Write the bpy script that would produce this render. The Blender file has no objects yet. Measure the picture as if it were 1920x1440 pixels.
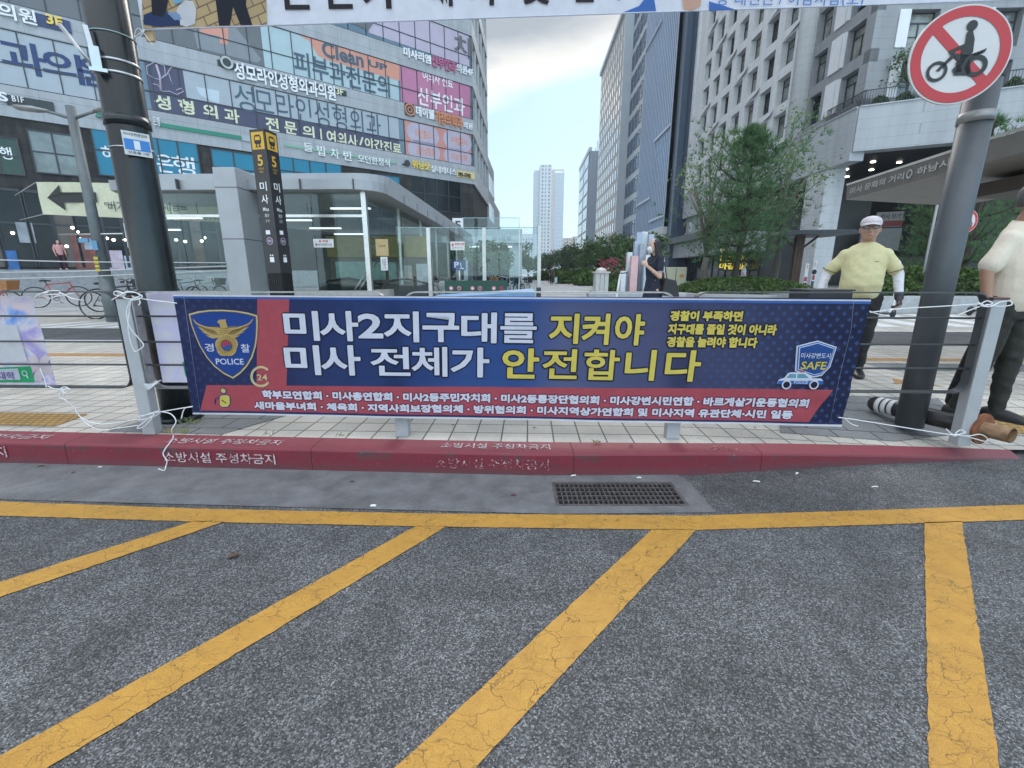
import bpy, bmesh, math, random
from mathutils import Vector, Matrix
from mathutils.geometry import tessellate_polygon
R = math.radians
rnd = random.Random(7)
SC = bpy.context.scene
COL = SC.collection
# ------------------------------------------------------------------ camera, sky, sun, exposure
FPX = 850.0; TH = math.atan(208 / 850.0); CH = 1.26
cam_d = bpy.data.cameras.new("camera"); cam = bpy.data.objects.new("camera", cam_d); COL.objects.link(cam)
cam.location = (0, 0, CH); cam.rotation_euler = (math.pi / 2 - TH, 0, 0)
cam_d.sensor_width = 36; cam_d.lens = 36 * FPX / 1920; cam_d.clip_start = 0.05; cam_d.clip_end = 5000
SC.camera = cam
SC.view_settings.view_transform = 'Standard'; SC.view_settings.look = 'None'
SC.view_settings.exposure = 0.02; SC.view_settings.gamma = 1.0
SUN_EL, SUN_AZ = R(38), R(14)          # azimuth measured from +Y towards +X
sun_d = bpy.data.lights.new("sun", 'SUN'); sun = bpy.data.objects.new("sun", sun_d); COL.objects.link(sun)
sun_d.energy = 1.5; sun_d.angle = R(24); sun_d.color = (1.0, 0.95, 0.88)
sd = Vector((math.sin(SUN_AZ) * math.cos(SUN_EL), math.cos(SUN_AZ) * math.cos(SUN_EL), math.sin(SUN_EL)))
sun.rotation_euler = sd.to_track_quat('Z', 'Y').to_euler(); sun.location = (0, 20, 60)
W = bpy.data.worlds.new("World"); SC.world = W; W.use_nodes = True
def _world():
    nt = W.node_tree; N = nt.nodes; Lk = nt.links; N.clear()
    out = N.new('ShaderNodeOutputWorld'); bg = N.new('ShaderNodeBackground'); bg.inputs[1].default_value = 0.14
    sky = N.new('ShaderNodeTexSky'); sky.sky_type = 'NISHITA'; sky.sun_disc = False
    sky.sun_elevation = SUN_EL; sky.sun_rotation = SUN_AZ; sky.dust_density = 1.5; sky.air_density = 1.0; sky.ozone_density = 1.0
    tc = N.new('ShaderNodeTexCoord'); sep = N.new('ShaderNodeSeparateXYZ'); Lk.new(tc.outputs['Generated'], sep.inputs[0])
    mp = N.new('ShaderNodeMapping'); mp.inputs['Scale'].default_value = (1.0, 1.0, 3.2); Lk.new(tc.outputs['Generated'], mp.inputs[0])
    nz = N.new('ShaderNodeTexNoise'); nz.inputs['Scale'].default_value = 3.0; nz.inputs['Detail'].default_value = 7; nz.inputs['Roughness'].default_value = .55
    Lk.new(mp.outputs[0], nz.inputs['Vector'])
    def m(op, a, b, clamp=False):
        n = N.new('ShaderNodeMath'); n.operation = op; n.use_clamp = clamp
        for i, x in enumerate((a, b)):
            if hasattr(x, 'is_linked') or not isinstance(x, (int, float)): Lk.new(x, n.inputs[i])
            else: n.inputs[i].default_value = x
        return n.outputs[0]
    # a cloud deck whose lower edge hangs about 19 degrees up over the street and climbs to the east
    h = m('SUBTRACT', sep.outputs[2], m('MULTIPLY', sep.outputs[0], 0.27))
    h = m('ADD', h, m('MULTIPLY', m('SUBTRACT', nz.outputs[0], .5), 0.11))
    cov = m('MULTIPLY', m('SUBTRACT', h, 0.298), 18.0, True)
    thick = m('MULTIPLY', m('SUBTRACT', h, 0.325), 12.0, True)
    n2 = N.new('ShaderNodeTexNoise'); n2.inputs['Scale'].default_value = 5.0; n2.inputs['Detail'].default_value = 6
    Lk.new(mp.outputs[0], n2.inputs['Vector'])
    cc = N.new('ShaderNodeMix'); cc.data_type = 'RGBA'; cc.inputs['A'].default_value = (9.4, 9.1, 8.4, 1); cc.inputs['B'].default_value = (3.3, 3.65, 4.1, 1)
    Lk.new(m('ADD', thick, m('MULTIPLY', m('SUBTRACT', n2.outputs[0], .5), .9), True), cc.inputs['Factor'])
    # thin high veil that whitens the clear part towards the horizon
    veil = N.new('ShaderNodeMix'); veil.data_type = 'RGBA'; veil.inputs['A'].default_value = (3.0, 5.6, 7.9, 1); veil.inputs['B'].default_value = (5.9, 7.9, 8.7, 1)
    Lk.new(m('SUBTRACT', 1.0, m('MULTIPLY', sep.outputs[2], 2.6), True), veil.inputs['Factor'])
    v2 = N.new('ShaderNodeMix'); v2.data_type = 'RGBA'; v2.inputs['Factor'].default_value = .22; Lk.new(veil.outputs['Result'], v2.inputs['A']); Lk.new(sky.outputs[0], v2.inputs['B'])
    mx = N.new('ShaderNodeMix'); mx.data_type = 'RGBA'; Lk.new(cov, mx.inputs['Factor']); Lk.new(v2.outputs['Result'], mx.inputs['A']); Lk.new(cc.outputs['Result'], mx.inputs['B'])
    # out-of-view sky made brighter overhead and behind the camera, added to light the fronts
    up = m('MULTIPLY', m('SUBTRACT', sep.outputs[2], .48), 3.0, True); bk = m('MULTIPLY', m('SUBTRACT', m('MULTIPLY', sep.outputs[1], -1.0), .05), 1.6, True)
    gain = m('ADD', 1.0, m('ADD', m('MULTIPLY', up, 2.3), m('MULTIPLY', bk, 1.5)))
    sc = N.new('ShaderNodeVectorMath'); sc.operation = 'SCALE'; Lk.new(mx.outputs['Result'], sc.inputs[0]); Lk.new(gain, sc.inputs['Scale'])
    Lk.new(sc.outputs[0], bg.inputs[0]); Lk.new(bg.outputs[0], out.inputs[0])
_world()
# ------------------------------------------------------------------ geometry helpers
cT, sT = math.cos(TH), math.sin(TH)
def ray(px, py):
    x = (px - 960) / FPX; y = (720 - py) / FPX
    return Vector((x, cT + sT * y, -sT + cT * y))
CAM = Vector((0, 0, CH))
def G(px, py, z=0.15):
    r = ray(px, py); t = (z - CH) / r.z; return CAM + r * t
def D(px, py, Y):
    r = ray(px, py); return CAM + r * (Y / r.y)
def vpdir(px):
    r = ray(px, 512); return Vector((r.x, r.y, 0)).normalized()
class Plane:
    """upright plane: o origin, d direction of u; v is the world height; n points to the camera side"""
    def __init__(s, o, d, ripple=None):
        s.o = Vector((o[0], o[1], 0)); s.d = Vector((d[0], d[1], 0)).normalized(); s.n = Vector((s.d.y, -s.d.x, 0)); s.rp = ripple
        if s.n.dot(CAM - s.o) < 0: s.n = -s.n
    def uv(s, px, py):
        r = ray(px, py); t = (s.o - CAM).dot(s.n) / r.dot(s.n); p = CAM + r * t
        return ((p - s.o).dot(s.d), p.z)
    def w(s, u, v, off=0.0):
        if s.rp: off += s.rp(u, v)
        p = s.o + s.d * u + s.n * off; return Vector((p.x, p.y, v))
    def P(s, px, py, off=0.0): return s.w(*s.uv(px, py), off)
class Flat:
    """general plane with origin and two axes"""
    def __init__(s, o, ux, vx):
        s.o = Vector(o); s.ux = Vector(ux).normalized(); s.vx = Vector(vx).normalized(); s.n = s.ux.cross(s.vx).normalized()
    def uv(s, px, py):
        r = ray(px, py); t = (s.o - CAM).dot(s.n) / r.dot(s.n); p = CAM + r * t - s.o
        return (p.dot(s.ux), p.dot(s.vx))
    def w(s, u, v, off=0.0): return s.o + s.ux * u + s.vx * v + s.n * off
    def P(s, px, py, off=0.0): return s.w(*s.uv(px, py), off)

class MB:
    def __init__(s): s.v = []; s.f = []; s.sm = []
    def add(s, vs, fs, smooth=False):
        b = len(s.v); s.v += [Vector(x) for x in vs]
        for f in fs: s.f.append([b + i for i in f]); s.sm.append(smooth)
        return s
    def hexa(s, p):          # 8 points: 0-3 bottom ring, 4-7 top ring
        return s.add(p, [(3, 2, 1, 0), (4, 5, 6, 7), (0, 1, 5, 4), (1, 2, 6, 5), (2, 3, 7, 6), (3, 0, 4, 7)])
    def box(s, x0, x1, y0, y1, z0, z1):
        return s.hexa([(x0, y0, z0), (x1, y0, z0), (x1, y1, z0), (x0, y1, z0), (x0, y0, z1), (x1, y0, z1), (x1, y1, z1), (x0, y1, z1)])
    def cbox(s, c, sx, sy, sz, rz=0):
        ca, sa = math.cos(rz), math.sin(rz); ps = []
        for z in (-.5, .5):
            for x, y in ((-.5, -.5), (.5, -.5), (.5, .5), (-.5, .5)):
                X, Y = x * sx, y * sy; ps.append((c[0] + X * ca - Y * sa, c[1] + X * sa + Y * ca, c[2] + z * sz))
        return s.hexa(ps)
    def pbox(s, pl, u0, u1, v0, v1, o0, o1):   # box on a plane, o = offsets along the normal
        a = [pl.w(u, v0, o) for u, o in ((u0, o0), (u1, o0), (u1, o1), (u0, o1))]
        b = [pl.w(u, v1, o) for u, o in ((u0, o0), (u1, o0), (u1, o1), (u0, o1))]
        return s.hexa(a + b)
    def quad(s, a, b, c, d): return s.add([a, b, c, d], [(0, 1, 2, 3)])
    def pquad(s, pl, u0, u1, v0, v1, off): return s.quad(pl.w(u0, v0, off), pl.w(u1, v0, off), pl.w(u1, v1, off), pl.w(u0, v1, off))
    def poly(s, pts):
        pts = [Vector(p) for p in pts]
        for t in tessellate_polygon([pts]): s.add([pts[i] for i in t], [(0, 1, 2)])
        return s
    def prism(s, pts, d):     # outline pts extruded by vector d
        pts = [Vector(p) for p in pts]; d = Vector(d); n = len(pts); tr = tessellate_polygon([pts])
        s.add(pts + [p + d for p in pts], [tuple(t) for t in tr] + [tuple(i + n for i in reversed(t)) for t in tr] + [(i, (i + 1) % n, (i + 1) % n + n, i + n) for i in range(n)])
        return s
    def tube(s, path, r, n=8, caps=True, smooth=True, flat=None):
        path = [Vector(p) for p in path]; k = len(path); rs = r if isinstance(r, (list, tuple)) else [r] * k
        vs = []; prev = None
        for i, p in enumerate(path):
            t = (path[min(i + 1, k - 1)] - path[max(i - 1, 0)])
            t = t.normalized() if t.length > 1e-9 else Vector((0, 0, 1))
            if prev is None:
                ref = Vector((0, 0, 1)) if abs(t.z) < .9 else Vector((1, 0, 0))
                a = t.cross(ref).normalized()
            else:
                a = (prev - t * prev.dot(t)); a = a.normalized() if a.length > 1e-6 else t.cross(Vector((0.3, 1, .2))).normalized()
            prev = a; b = t.cross(a)
            ri = rs[i]; ra, rb = ri if isinstance(ri, (tuple, list)) else (ri, ri)
            vs += [p + a * (ra * math.cos(2 * math.pi * j / n)) + b * (rb * math.sin(2 * math.pi * j / n)) for j in range(n)]
        fs = [(i * n + j, i * n + (j + 1) % n, (i + 1) * n + (j + 1) % n, (i + 1) * n + j) for i in range(k - 1) for j in range(n)]
        s.add(vs, fs, smooth)
        if caps: b0 = len(s.v) - k * n; s.f.append([b0 + j for j in reversed(range(n))]); s.sm.append(False); s.f.append([b0 + (k - 1) * n + j for j in range(n)]); s.sm.append(False)
        return s
    def loft(s, rings, n=16, smooth=True):
        """rings: (centre, a-vector, b-vector) ellipses; closed with caps"""
        vs = []
        for c, a, b in rings:
            c, a, b = Vector(c), Vector(a), Vector(b); vs += [c + a * math.cos(2 * math.pi * j / n) + b * math.sin(2 * math.pi * j / n) for j in range(n)]
        k = len(rings); fs = [(i * n + j, i * n + (j + 1) % n, (i + 1) * n + (j + 1) % n, (i + 1) * n + j) for i in range(k - 1) for j in range(n)]
        fs += [tuple(reversed(range(n))), tuple((k - 1) * n + j for j in range(n))]
        return s.add(vs, fs, smooth)
    def ball(s, c, rx, ry=None, rz=None, nu=12, nv=8, rot=None):
        ry = ry or rx; rz = rz or rx; c = Vector(c); vs = []
        for i in range(nv + 1):
            ph = math.pi * i / nv
            for j in range(nu):
                th = 2 * math.pi * j / nu; q = Vector((rx * math.sin(ph) * math.cos(th), ry * math.sin(ph) * math.sin(th), rz * math.cos(ph)))
                vs.append(c + (rot @ q if rot else q))
        fs = [(i * nu + j, i * nu + (j + 1) % nu, (i + 1) * nu + (j + 1) % nu, (i + 1) * nu + j) for i in range(nv) for j in range(nu)]
        return s.add(vs, fs, True)
    def disc(s, c, ux, vx, r0, r1=0, n=32):
        c, ux, vx = Vector(c), Vector(ux).normalized(), Vector(vx).normalized()
        o = [c + ux * r0 * math.cos(2 * math.pi * j / n) + vx * r0 * math.sin(2 * math.pi * j / n) for j in range(n)]
        if r1 <= 0: return s.add(o, [tuple(range(n))])
        q = [c + ux * r1 * math.cos(2 * math.pi * j / n) + vx * r1 * math.sin(2 * math.pi * j / n) for j in range(n)]
        return s.add(o + q, [(j, (j + 1) % n, n + (j + 1) % n, n + j) for j in range(n)])
    def mesh(s, name, off=Vector((0, 0, 0))):
        me = bpy.data.meshes.new(name); me.from_pydata([tuple(v - off) for v in s.v], [], s.f); me.polygons.foreach_set('use_smooth', s.sm); me.update(); return me
    def build(s, name, m, parent=None, bevel=0):
        off = wloc(parent) if parent else Vector((0, 0, 0))
        me = s.mesh(name, off); me.materials.append(m)
        o = bpy.data.objects.new(name, me); COL.objects.link(o)
        if parent: o.parent = parent
        if bevel:
            b = o.modifiers.new('bevel', 'BEVEL'); b.width = bevel; b.segments = 2; b.limit_method = 'ANGLE'
        return o
def wloc(o):
    p = Vector((0, 0, 0))
    while o: p = p + o.location; o = o.parent
    return p
def tag(o, label, cat, group=None, kind=None):
    if label: o['label'] = label
    if cat: o['category'] = cat
    if group: o['group'] = group
    if kind: o['kind'] = kind
    return o
def thing(name, label, cat, loc=(0, 0, 0), group=None):
    o = bpy.data.objects.new(name, None); o.empty_display_size = .2; COL.objects.link(o); o.location = loc
    return tag(o, label, cat, group)
def struct(o): o['kind'] = 'structure'; return o
def copy_tree(o, parent=None):
    c = o.copy(); COL.objects.link(c); c.parent = parent
    for ch in list(o.children): copy_tree(ch, c)
    return c
_tc = {}
def text2d(s, bold=0.0, extr=0.0, shear=0.0):
    k = (s, bold, extr, shear)
    if k not in _tc:
        cu = bpy.data.curves.new('lettering', 'FONT'); cu.body = s; cu.offset = bold; cu.resolution_u = 3; cu.shear = shear
        ob = bpy.data.objects.new('lettering', cu); me = ob.to_mesh()
        vs = [(v.co.x, v.co.y) for v in me.vertices]; fs = [tuple(p.vertices) for p in me.polygons]
        ob.to_mesh_clear(); bpy.data.objects.remove(ob); bpy.data.curves.remove(cu)
        x0 = min(v[0] for v in vs); x1 = max(v[0] for v in vs); y0 = min(v[1] for v in vs); y1 = max(v[1] for v in vs)
        _tc[k] = ([((a - x0) / (x1 - x0), (b - y0) / (y1 - y0)) for a, b in vs], fs)
    return _tc[k]
def letter(mb, pl, s, lb, rt, off, bold=0.02, grow=0.0, px=True, shear=0.0, depth=0.0):
    """write s on plane pl so that its ink fills the box from lb (left, bottom) to rt (right, top)"""
    u0, v0 = pl.uv(*lb) if px else lb; u1, v1 = pl.uv(*rt) if px else rt
    u0, u1, v0, v1 = u0 - grow, u1 + grow, v0 - grow, v1 + grow
    vs, fs = text2d(s, bold, 0, shear)
    top = [pl.w(u0 + a * (u1 - u0), v0 + b * (v1 - v0), off) for a, b in vs]
    mb.add(top, fs)
    if depth:
        n = len(vs); ec = {}
        for f in fs:
            for i in range(len(f)):
                e = (f[i], f[(i + 1) % len(f)]); k = (min(e), max(e)); ec.setdefault(k, []).append(e)
        edges = [e[0] for e in ec.values() if len(e) == 1]
        low = [pl.w(u0 + a * (u1 - u0), v0 + b * (v1 - v0), off - depth) for a, b in vs]
        mb.add(top + low, [(b, a, a + n, b + n) for a, b in edges])
    return mb
# ------------------------------------------------------------------ materials
_mc = {}
def mat(name, col, rough=.6, metal=0.0, var=.12, scale=6.0, bump=0.0, bscale=None, spec=None, emit=None, coat=0.0, dirt=0.0):
    if name in _mc: return _mc[name]
    m = bpy.data.materials.new(name); m.use_nodes = True; nt = m.node_tree; N = nt.nodes; Lk = nt.links
    b = N['Principled BSDF']; b.inputs['Roughness'].default_value = rough; b.inputs['Metallic'].default_value = metal
    if spec is not None: b.inputs['Specular IOR Level'].default_value = spec
    if coat: b.inputs['Coat Weight'].default_value = coat
    g = N.new('ShaderNodeNewGeometry')
    nz = N.new('ShaderNodeTexNoise'); nz.inputs['Scale'].default_value = scale; nz.inputs['Detail'].default_value = 6; nz.inputs['Roughness'].default_value = .6
    Lk.new(g.outputs['Position'], nz.inputs['Vector'])
    mr = N.new('ShaderNodeMapRange'); mr.inputs['From Min'].default_value = .3; mr.inputs['From Max'].default_value = .7
    mr.inputs['To Min'].default_value = 1 - var; mr.inputs['To Max'].default_value = 1 + var; Lk.new(nz.outputs[0], mr.inputs[0])
    mx = N.new('ShaderNodeVectorMath'); mx.operation = 'SCALE'; mx.inputs[0].default_value = col; Lk.new(mr.outputs[0], mx.inputs['Scale'])
    c = mx.outputs[0]
    if dirt:
        n2 = N.new('ShaderNodeTexNoise'); n2.inputs['Scale'].default_value = scale * .23; n2.inputs['Detail'].default_value = 8; n2.inputs['Roughness'].default_value = .7
        Lk.new(g.outputs['Position'], n2.inputs['Vector'])
        r2 = N.new('ShaderNodeMapRange'); r2.inputs['From Min'].default_value = .5; r2.inputs['From Max'].default_value = .72; r2.inputs['To Max'].default_value = dirt; Lk.new(n2.outputs[0], r2.inputs[0])
        m2 = N.new('ShaderNodeMix'); m2.data_type = 'RGBA'; m2.inputs['B'].default_value = (col[0] * .45, col[1] * .42, col[2] * .4, 1)
        Lk.new(r2.outputs[0], m2.inputs['Factor']); Lk.new(c, m2.inputs['A']); c = m2.outputs['Result']
    Lk.new(c, b.inputs['Base Color'])
    if bump:
        n3 = N.new('ShaderNodeTexNoise'); n3.inputs['Scale'].default_value = bscale or scale * 8; n3.inputs['Detail'].default_value = 4; Lk.new(g.outputs['Position'], n3.inputs['Vector'])
        bp = N.new('ShaderNodeBump'); bp.inputs['Strength'].default_value = bump; bp.inputs['Distance'].default_value = .01; Lk.new(n3.outputs[0], bp.inputs['Height']); Lk.new(bp.outputs[0], b.inputs['Normal'])
    if emit:
        b.inputs['Emission Color'].default_value = (*emit[:3], 1); b.inputs['Emission Strength'].default_value = emit[3]
    _mc[name] = m; m.diffuse_color = (*col, 1); return m
class NT:
    def __init__(s, name):
        s.m = bpy.data.materials.new(name); s.m.use_nodes = True; s.N = s.m.node_tree.nodes; s.L = s.m.node_tree.links; s.b = s.N['Principled BSDF']
        s.g = s.N.new('ShaderNodeNewGeometry'); s.pos = s.g.outputs['Position']
    def lk(s, a, b): s.L.new(a, b)
    def set(s, inp, x):
        if isinstance(x, (int, float)): inp.default_value = x
        elif isinstance(x, tuple): inp.default_value = x if len(x) == len(inp.default_value) else (*x, 1)
        else: s.L.new(x, inp)
    def noise(s, scale, detail=5, rough=.6, vec=None, dist=0):
        n = s.N.new('ShaderNodeTexNoise'); n.inputs['Scale'].default_value = scale; n.inputs['Detail'].default_value = detail; n.inputs['Roughness'].default_value = rough; n.inputs['Distortion'].default_value = dist
        s.L.new(vec or s.pos, n.inputs['Vector']); return n.outputs[0]
    def vor(s, scale, feature='F1', vec=None, out='Distance', rand=1.0):
        n = s.N.new('ShaderNodeTexVoronoi'); n.feature = feature; n.inputs['Scale'].default_value = scale; n.inputs['Randomness'].default_value = rand
        s.L.new(vec or s.pos, n.inputs['Vector']); return n.outputs[out]
    def mapr(s, x, a, b, c=0.0, d=1.0):
        n = s.N.new('ShaderNodeMapRange'); n.inputs['From Min'].default_value = a; n.inputs['From Max'].default_value = b; n.inputs['To Min'].default_value = c; n.inputs['To Max'].default_value = d
        s.L.new(x, n.inputs[0]); return n.outputs[0]
    def math(s, op, a, b=0.0, clamp=False):
        n = s.N.new('ShaderNodeMath'); n.operation = op; n.use_clamp = clamp; s.set(n.inputs[0], a); s.set(n.inputs[1], b); return n.outputs[0]
    def mix(s, f, a, b, mode='MIX'):
        n = s.N.new('ShaderNodeMix'); n.data_type = 'RGBA'; n.blend_type = mode; s.set(n.inputs['Factor'], f); s.set(n.inputs['A'], a); s.set(n.inputs['B'], b); return n.outputs['Result']
    def ramp(s, x, stops):
        n = s.N.new('ShaderNodeValToRGB'); e = n.color_ramp.elements
        while len(e) < len(stops): e.new(0.5)
        for k, (p, c) in zip(e, stops): k.position = p; k.color = (*c, 1)
        s.L.new(x, n.inputs[0]); return n.outputs[0]
    def mapping(s, scale=(1, 1, 1), rot=(0, 0, 0), loc=(0, 0, 0)):
        n = s.N.new('ShaderNodeMapping'); n.inputs['Scale'].default_value = scale; n.inputs['Rotation'].default_value = rot; n.inputs['Location'].default_value = loc
        s.L.new(s.pos, n.inputs[0]); return n.outputs[0]
    def sep(s, vec=None):
        n = s.N.new('ShaderNodeSeparateXYZ'); s.L.new(vec or s.pos, n.inputs[0]); return n.outputs
    def brick(s, vec, w, h, mortar, c1, c2, cm, offset=.5, msmooth=.1):
        n = s.N.new('ShaderNodeTexBrick'); n.inputs['Scale'].default_value = 1; n.inputs['Brick Width'].default_value = w; n.inputs['Row Height'].default_value = h
        n.inputs['Mortar Size'].default_value = mortar; n.inputs['Mortar Smooth'].default_value = msmooth; n.offset = offset
        for k, c in (('Color1', c1), ('Color2', c2), ('Mortar', cm)): n.inputs[k].default_value = (*c, 1)
        s.L.new(vec, n.inputs['Vector']); return n.outputs[0], n.outputs[1]
    def bump(s, h, strength=.3, dist=.01):
        n = s.N.new('ShaderNodeBump'); n.inputs['Strength'].default_value = strength; n.inputs['Distance'].default_value = dist; s.L.new(h, n.inputs['Height']); s.L.new(n.outputs[0], s.b.inputs['Normal'])
    def done(s, col, rough=.7, metal=0.0, spec=None):
        s.set(s.b.inputs['Base Color'], col); s.set(s.b.inputs['Roughness'], rough); s.b.inputs['Metallic'].default_value = metal
        if spec is not None: s.b.inputs['Specular IOR Level'].default_value = spec
        return s.m
def m_asphalt(name, base, hi, scale):
    t = NT(name); c = t.vor(scale, out='Color'); sx = t.sep(c)[0]; d = t.vor(scale)
    stone = t.ramp(sx, [(0, (base * .28,) * 3), (.5, (base * .8, base * .805, base * .825)), (.82, (base * 1.5, base * 1.51, base * 1.54)), (1, (hi, hi * 1.0, hi * 1.04))])
    c2 = t.sep(t.vor(scale * .62, out='Color'))[1]
    stone = t.mix(t.math('MULTIPLY', t.mapr(c2, .90, .97), .6), stone, (hi * .8, hi * .8, hi * .84))
    stone = t.mix(t.mapr(d, .0045 * 100 / scale * 1.3, .0075 * 100 / scale * 1.3), stone, (base * .4,) * 3) if False else stone
    blot = t.mapr(t.noise(1.5, 7, .7, dist=.6), .3, .7, .58, 1.32); blot2 = t.mapr(t.noise(9, 4), .3, .7, .85, 1.15)
    v = t.N.new('ShaderNodeVectorMath'); v.operation = 'SCALE'; t.lk(stone, v.inputs[0]); t.lk(t.math('MULTIPLY', blot, blot2), v.inputs['Scale'])
    oil = t.mapr(t.noise(.9, 8, .75, dist=1.5), .56, .70, 1, .62); v2_ = t.N.new('ShaderNodeVectorMath'); v2_.operation = 'SCALE'; t.lk(v.outputs[0], v2_.inputs[0]); t.lk(oil, v2_.inputs['Scale']); v = v2_
    t.bump(t.math('ADD', t.math('MULTIPLY', d, -.5), t.math('MULTIPLY', sx, .5)), .6, .005)
    return t.done(v.outputs[0], .72)
def m_yellow():
    t = NT('yellow_road_paint')
    wv = t.N.new('ShaderNodeVectorMath'); wv.operation = 'ADD'; t.lk(t.pos, wv.inputs[0])
    n = t.N.new('ShaderNodeTexNoise'); n.inputs['Scale'].default_value = 9; n.inputs['Detail'].default_value = 5; t.lk(t.pos, n.inputs['Vector'])
    sc = t.N.new('ShaderNodeVectorMath'); sc.operation = 'SCALE'; sc.inputs['Scale'].default_value = .16; t.lk(n.outputs['Color'], sc.inputs[0]); t.lk(sc.outputs[0], wv.inputs[1])
    mp = t.N.new('ShaderNodeMapping'); mp.inputs['Rotation'].default_value = (0, 0, .5); mp.inputs['Scale'].default_value = (1, 1.7, 1); t.lk(wv.outputs[0], mp.inputs[0])
    e = t.vor(7.5, 'DISTANCE_TO_EDGE', mp.outputs[0]); e2 = t.vor(21, 'DISTANCE_TO_EDGE', mp.outputs[0])
    cr = t.mapr(e, .003, .014, 1, 0); keep = t.mapr(t.noise(4.2, 3), .38, .50)
    cr2 = t.math('MULTIPLY', t.mapr(e2, .004, .02, 1, 0), t.mapr(t.noise(2.6, 4), .46, .56))
    crack = t.math('MAXIMUM', t.math('MULTIPLY', cr, keep), cr2)
    grain = t.mapr(t.noise(260, 3), .35, .7, .8, 1.1); wear = t.mapr(t.noise(11, 7, .7), .3, .75)
    col = t.mix(wear, (.54, .29, .046), (.42, .21, .034))
    dirt = t.mapr(t.noise(5, 8, .75), .56, .74); col = t.mix(t.math('MULTIPLY', dirt, .55), col, (.20, .12, .04))
    pit = t.math('MULTIPLY', t.mapr(t.vor(120), .1, .2, 1, 0), t.mapr(t.noise(6, 4), .5, .6)); col = t.mix(t.math('MULTIPLY', pit, .5), col, (.12, .09, .05))
    v = t.N.new('ShaderNodeVectorMath'); v.operation = 'SCALE'; t.lk(col, v.inputs[0]); t.lk(grain, v.inputs['Scale'])
    col = t.mix(t.math('MULTIPLY', crack, .62), v.outputs[0], (.045, .035, .025))
    t.bump(t.math('SUBTRACT', t.math('MULTIPLY', t.vor(150), .5), crack), .5, .004)
    return t.done(col, .6)
def m_paver(name, w, h, c1, c2, cm, mortar=.006, offset=0.0, rot=0.0, loc=(0, 0, 0), speck=.35):
    t = NT(name); v = t.mapping(rot=(0, 0, rot), loc=loc); c, f = t.brick(v, w, h, mortar, c1, c2, cm, offset)
    sp = t.mapr(t.noise(160, 3), .3, .7, 1 - speck, 1 + speck); bl = t.mapr(t.noise(1.3, 6, .7), .3, .7, .72, 1.15)
    x = t.N.new('ShaderNodeVectorMath'); x.operation = 'SCALE'; t.lk(c, x.inputs[0]); t.lk(t.math('MULTIPLY', sp, bl), x.inputs['Scale'])
    t.bump(t.math('ADD', t.math('MULTIPLY', f, -1.0), t.math('MULTIPLY', t.noise(120), .25)), .5, .006)
    return t.done(x.outputs[0], .8)
def m_redkerb():
    t = NT('red_kerb_paint'); z = t.sep(t.g.outputs['Normal'])[2]
    col = t.mix(t.noise(5, 6), (.20, .016, .032), (.135, .011, .024))
    worn = t.math('MULTIPLY', t.mapr(t.noise(4.5, 8, .7, dist=.5), .52, .60), t.mapr(t.sep()[2], .065, .13))
    face = t.mapr(z, .3, .8, 1, 0); col = t.mix(t.math('MULTIPLY', t.math('MULTIPLY', worn, face), .85), col, (.055, .045, .045))
    fl = t.mapr(t.noise(48, 6, .75), .66, .70); col = t.mix(t.math('MULTIPLY', fl, t.mapr(t.noise(2.3, 2), .44, .56)), col, (.5, .42, .42))
    dust = t.math('MULTIPLY', t.mapr(t.sep()[2], .0, .07, .8, 0), t.mapr(t.noise(3.5, 6, .7), .25, .65, .3, 1)); col = t.mix(dust, col, (.075, .05, .052)); scf = t.math('MULTIPLY', t.mapr(t.noise(1.1, 3, .6, t.mapping((3, 3, 22))), .56, .68), face); col = t.mix(t.math('MULTIPLY', scf, .45), col, (.06, .03, .035))
    top = t.mapr(z, .3, .8); col = t.mix(t.math('MULTIPLY', top, .22), col, (.34, .12, .13))  # upward faces mixed pinker: sky reflection painted into the colour
    t.bump(t.noise(45, 7, .7), .35, .01); return t.done(col, .62)
def m_worn_white(name='worn_white_stencil', a=.49, b=.60):
    t = NT(name); wr = t.mapr(t.noise(55, 6, .7), a, b)
    col = t.mix(wr, (.50, .44, .45), (.20, .03, .04)); return t.done(col, .7)
def m_glass(name, tint=(.9, .96, .95), rough=.0, alpha=.80, reflect=1.0):
    """thin clear pane: mostly see-through with a mirror part that grows at grazing angles"""
    m = bpy.data.materials.new(name); m.use_nodes = True; N = m.node_tree.nodes; Lk = m.node_tree.links; N.clear()
    o = N.new('ShaderNodeOutputMaterial'); mx = N.new('ShaderNodeMixShader'); tr = N.new('ShaderNodeBsdfTransparent'); gl = N.new('ShaderNodeBsdfGlossy'); fr = N.new('ShaderNodeFresnel')
    tr.inputs[0].default_value = (*tint, 1); gl.inputs['Roughness'].default_value = rough; gl.inputs[0].default_value = (.9, .95, .95, 1); fr.inputs[0].default_value = 1.5
    ml = N.new('ShaderNodeMath'); ml.operation = 'MULTIPLY_ADD'; ml.inputs[1].default_value = reflect; ml.inputs[2].default_value = .01 * reflect; ml.use_clamp = True
    Lk.new(fr.outputs[0], ml.inputs[0]); Lk.new(ml.outputs[0], mx.inputs[0]); Lk.new(tr.outputs[0], mx.inputs[1]); Lk.new(gl.outputs[0], mx.inputs[2]); Lk.new(mx.outputs[0], o.inputs[0])
    return m
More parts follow.
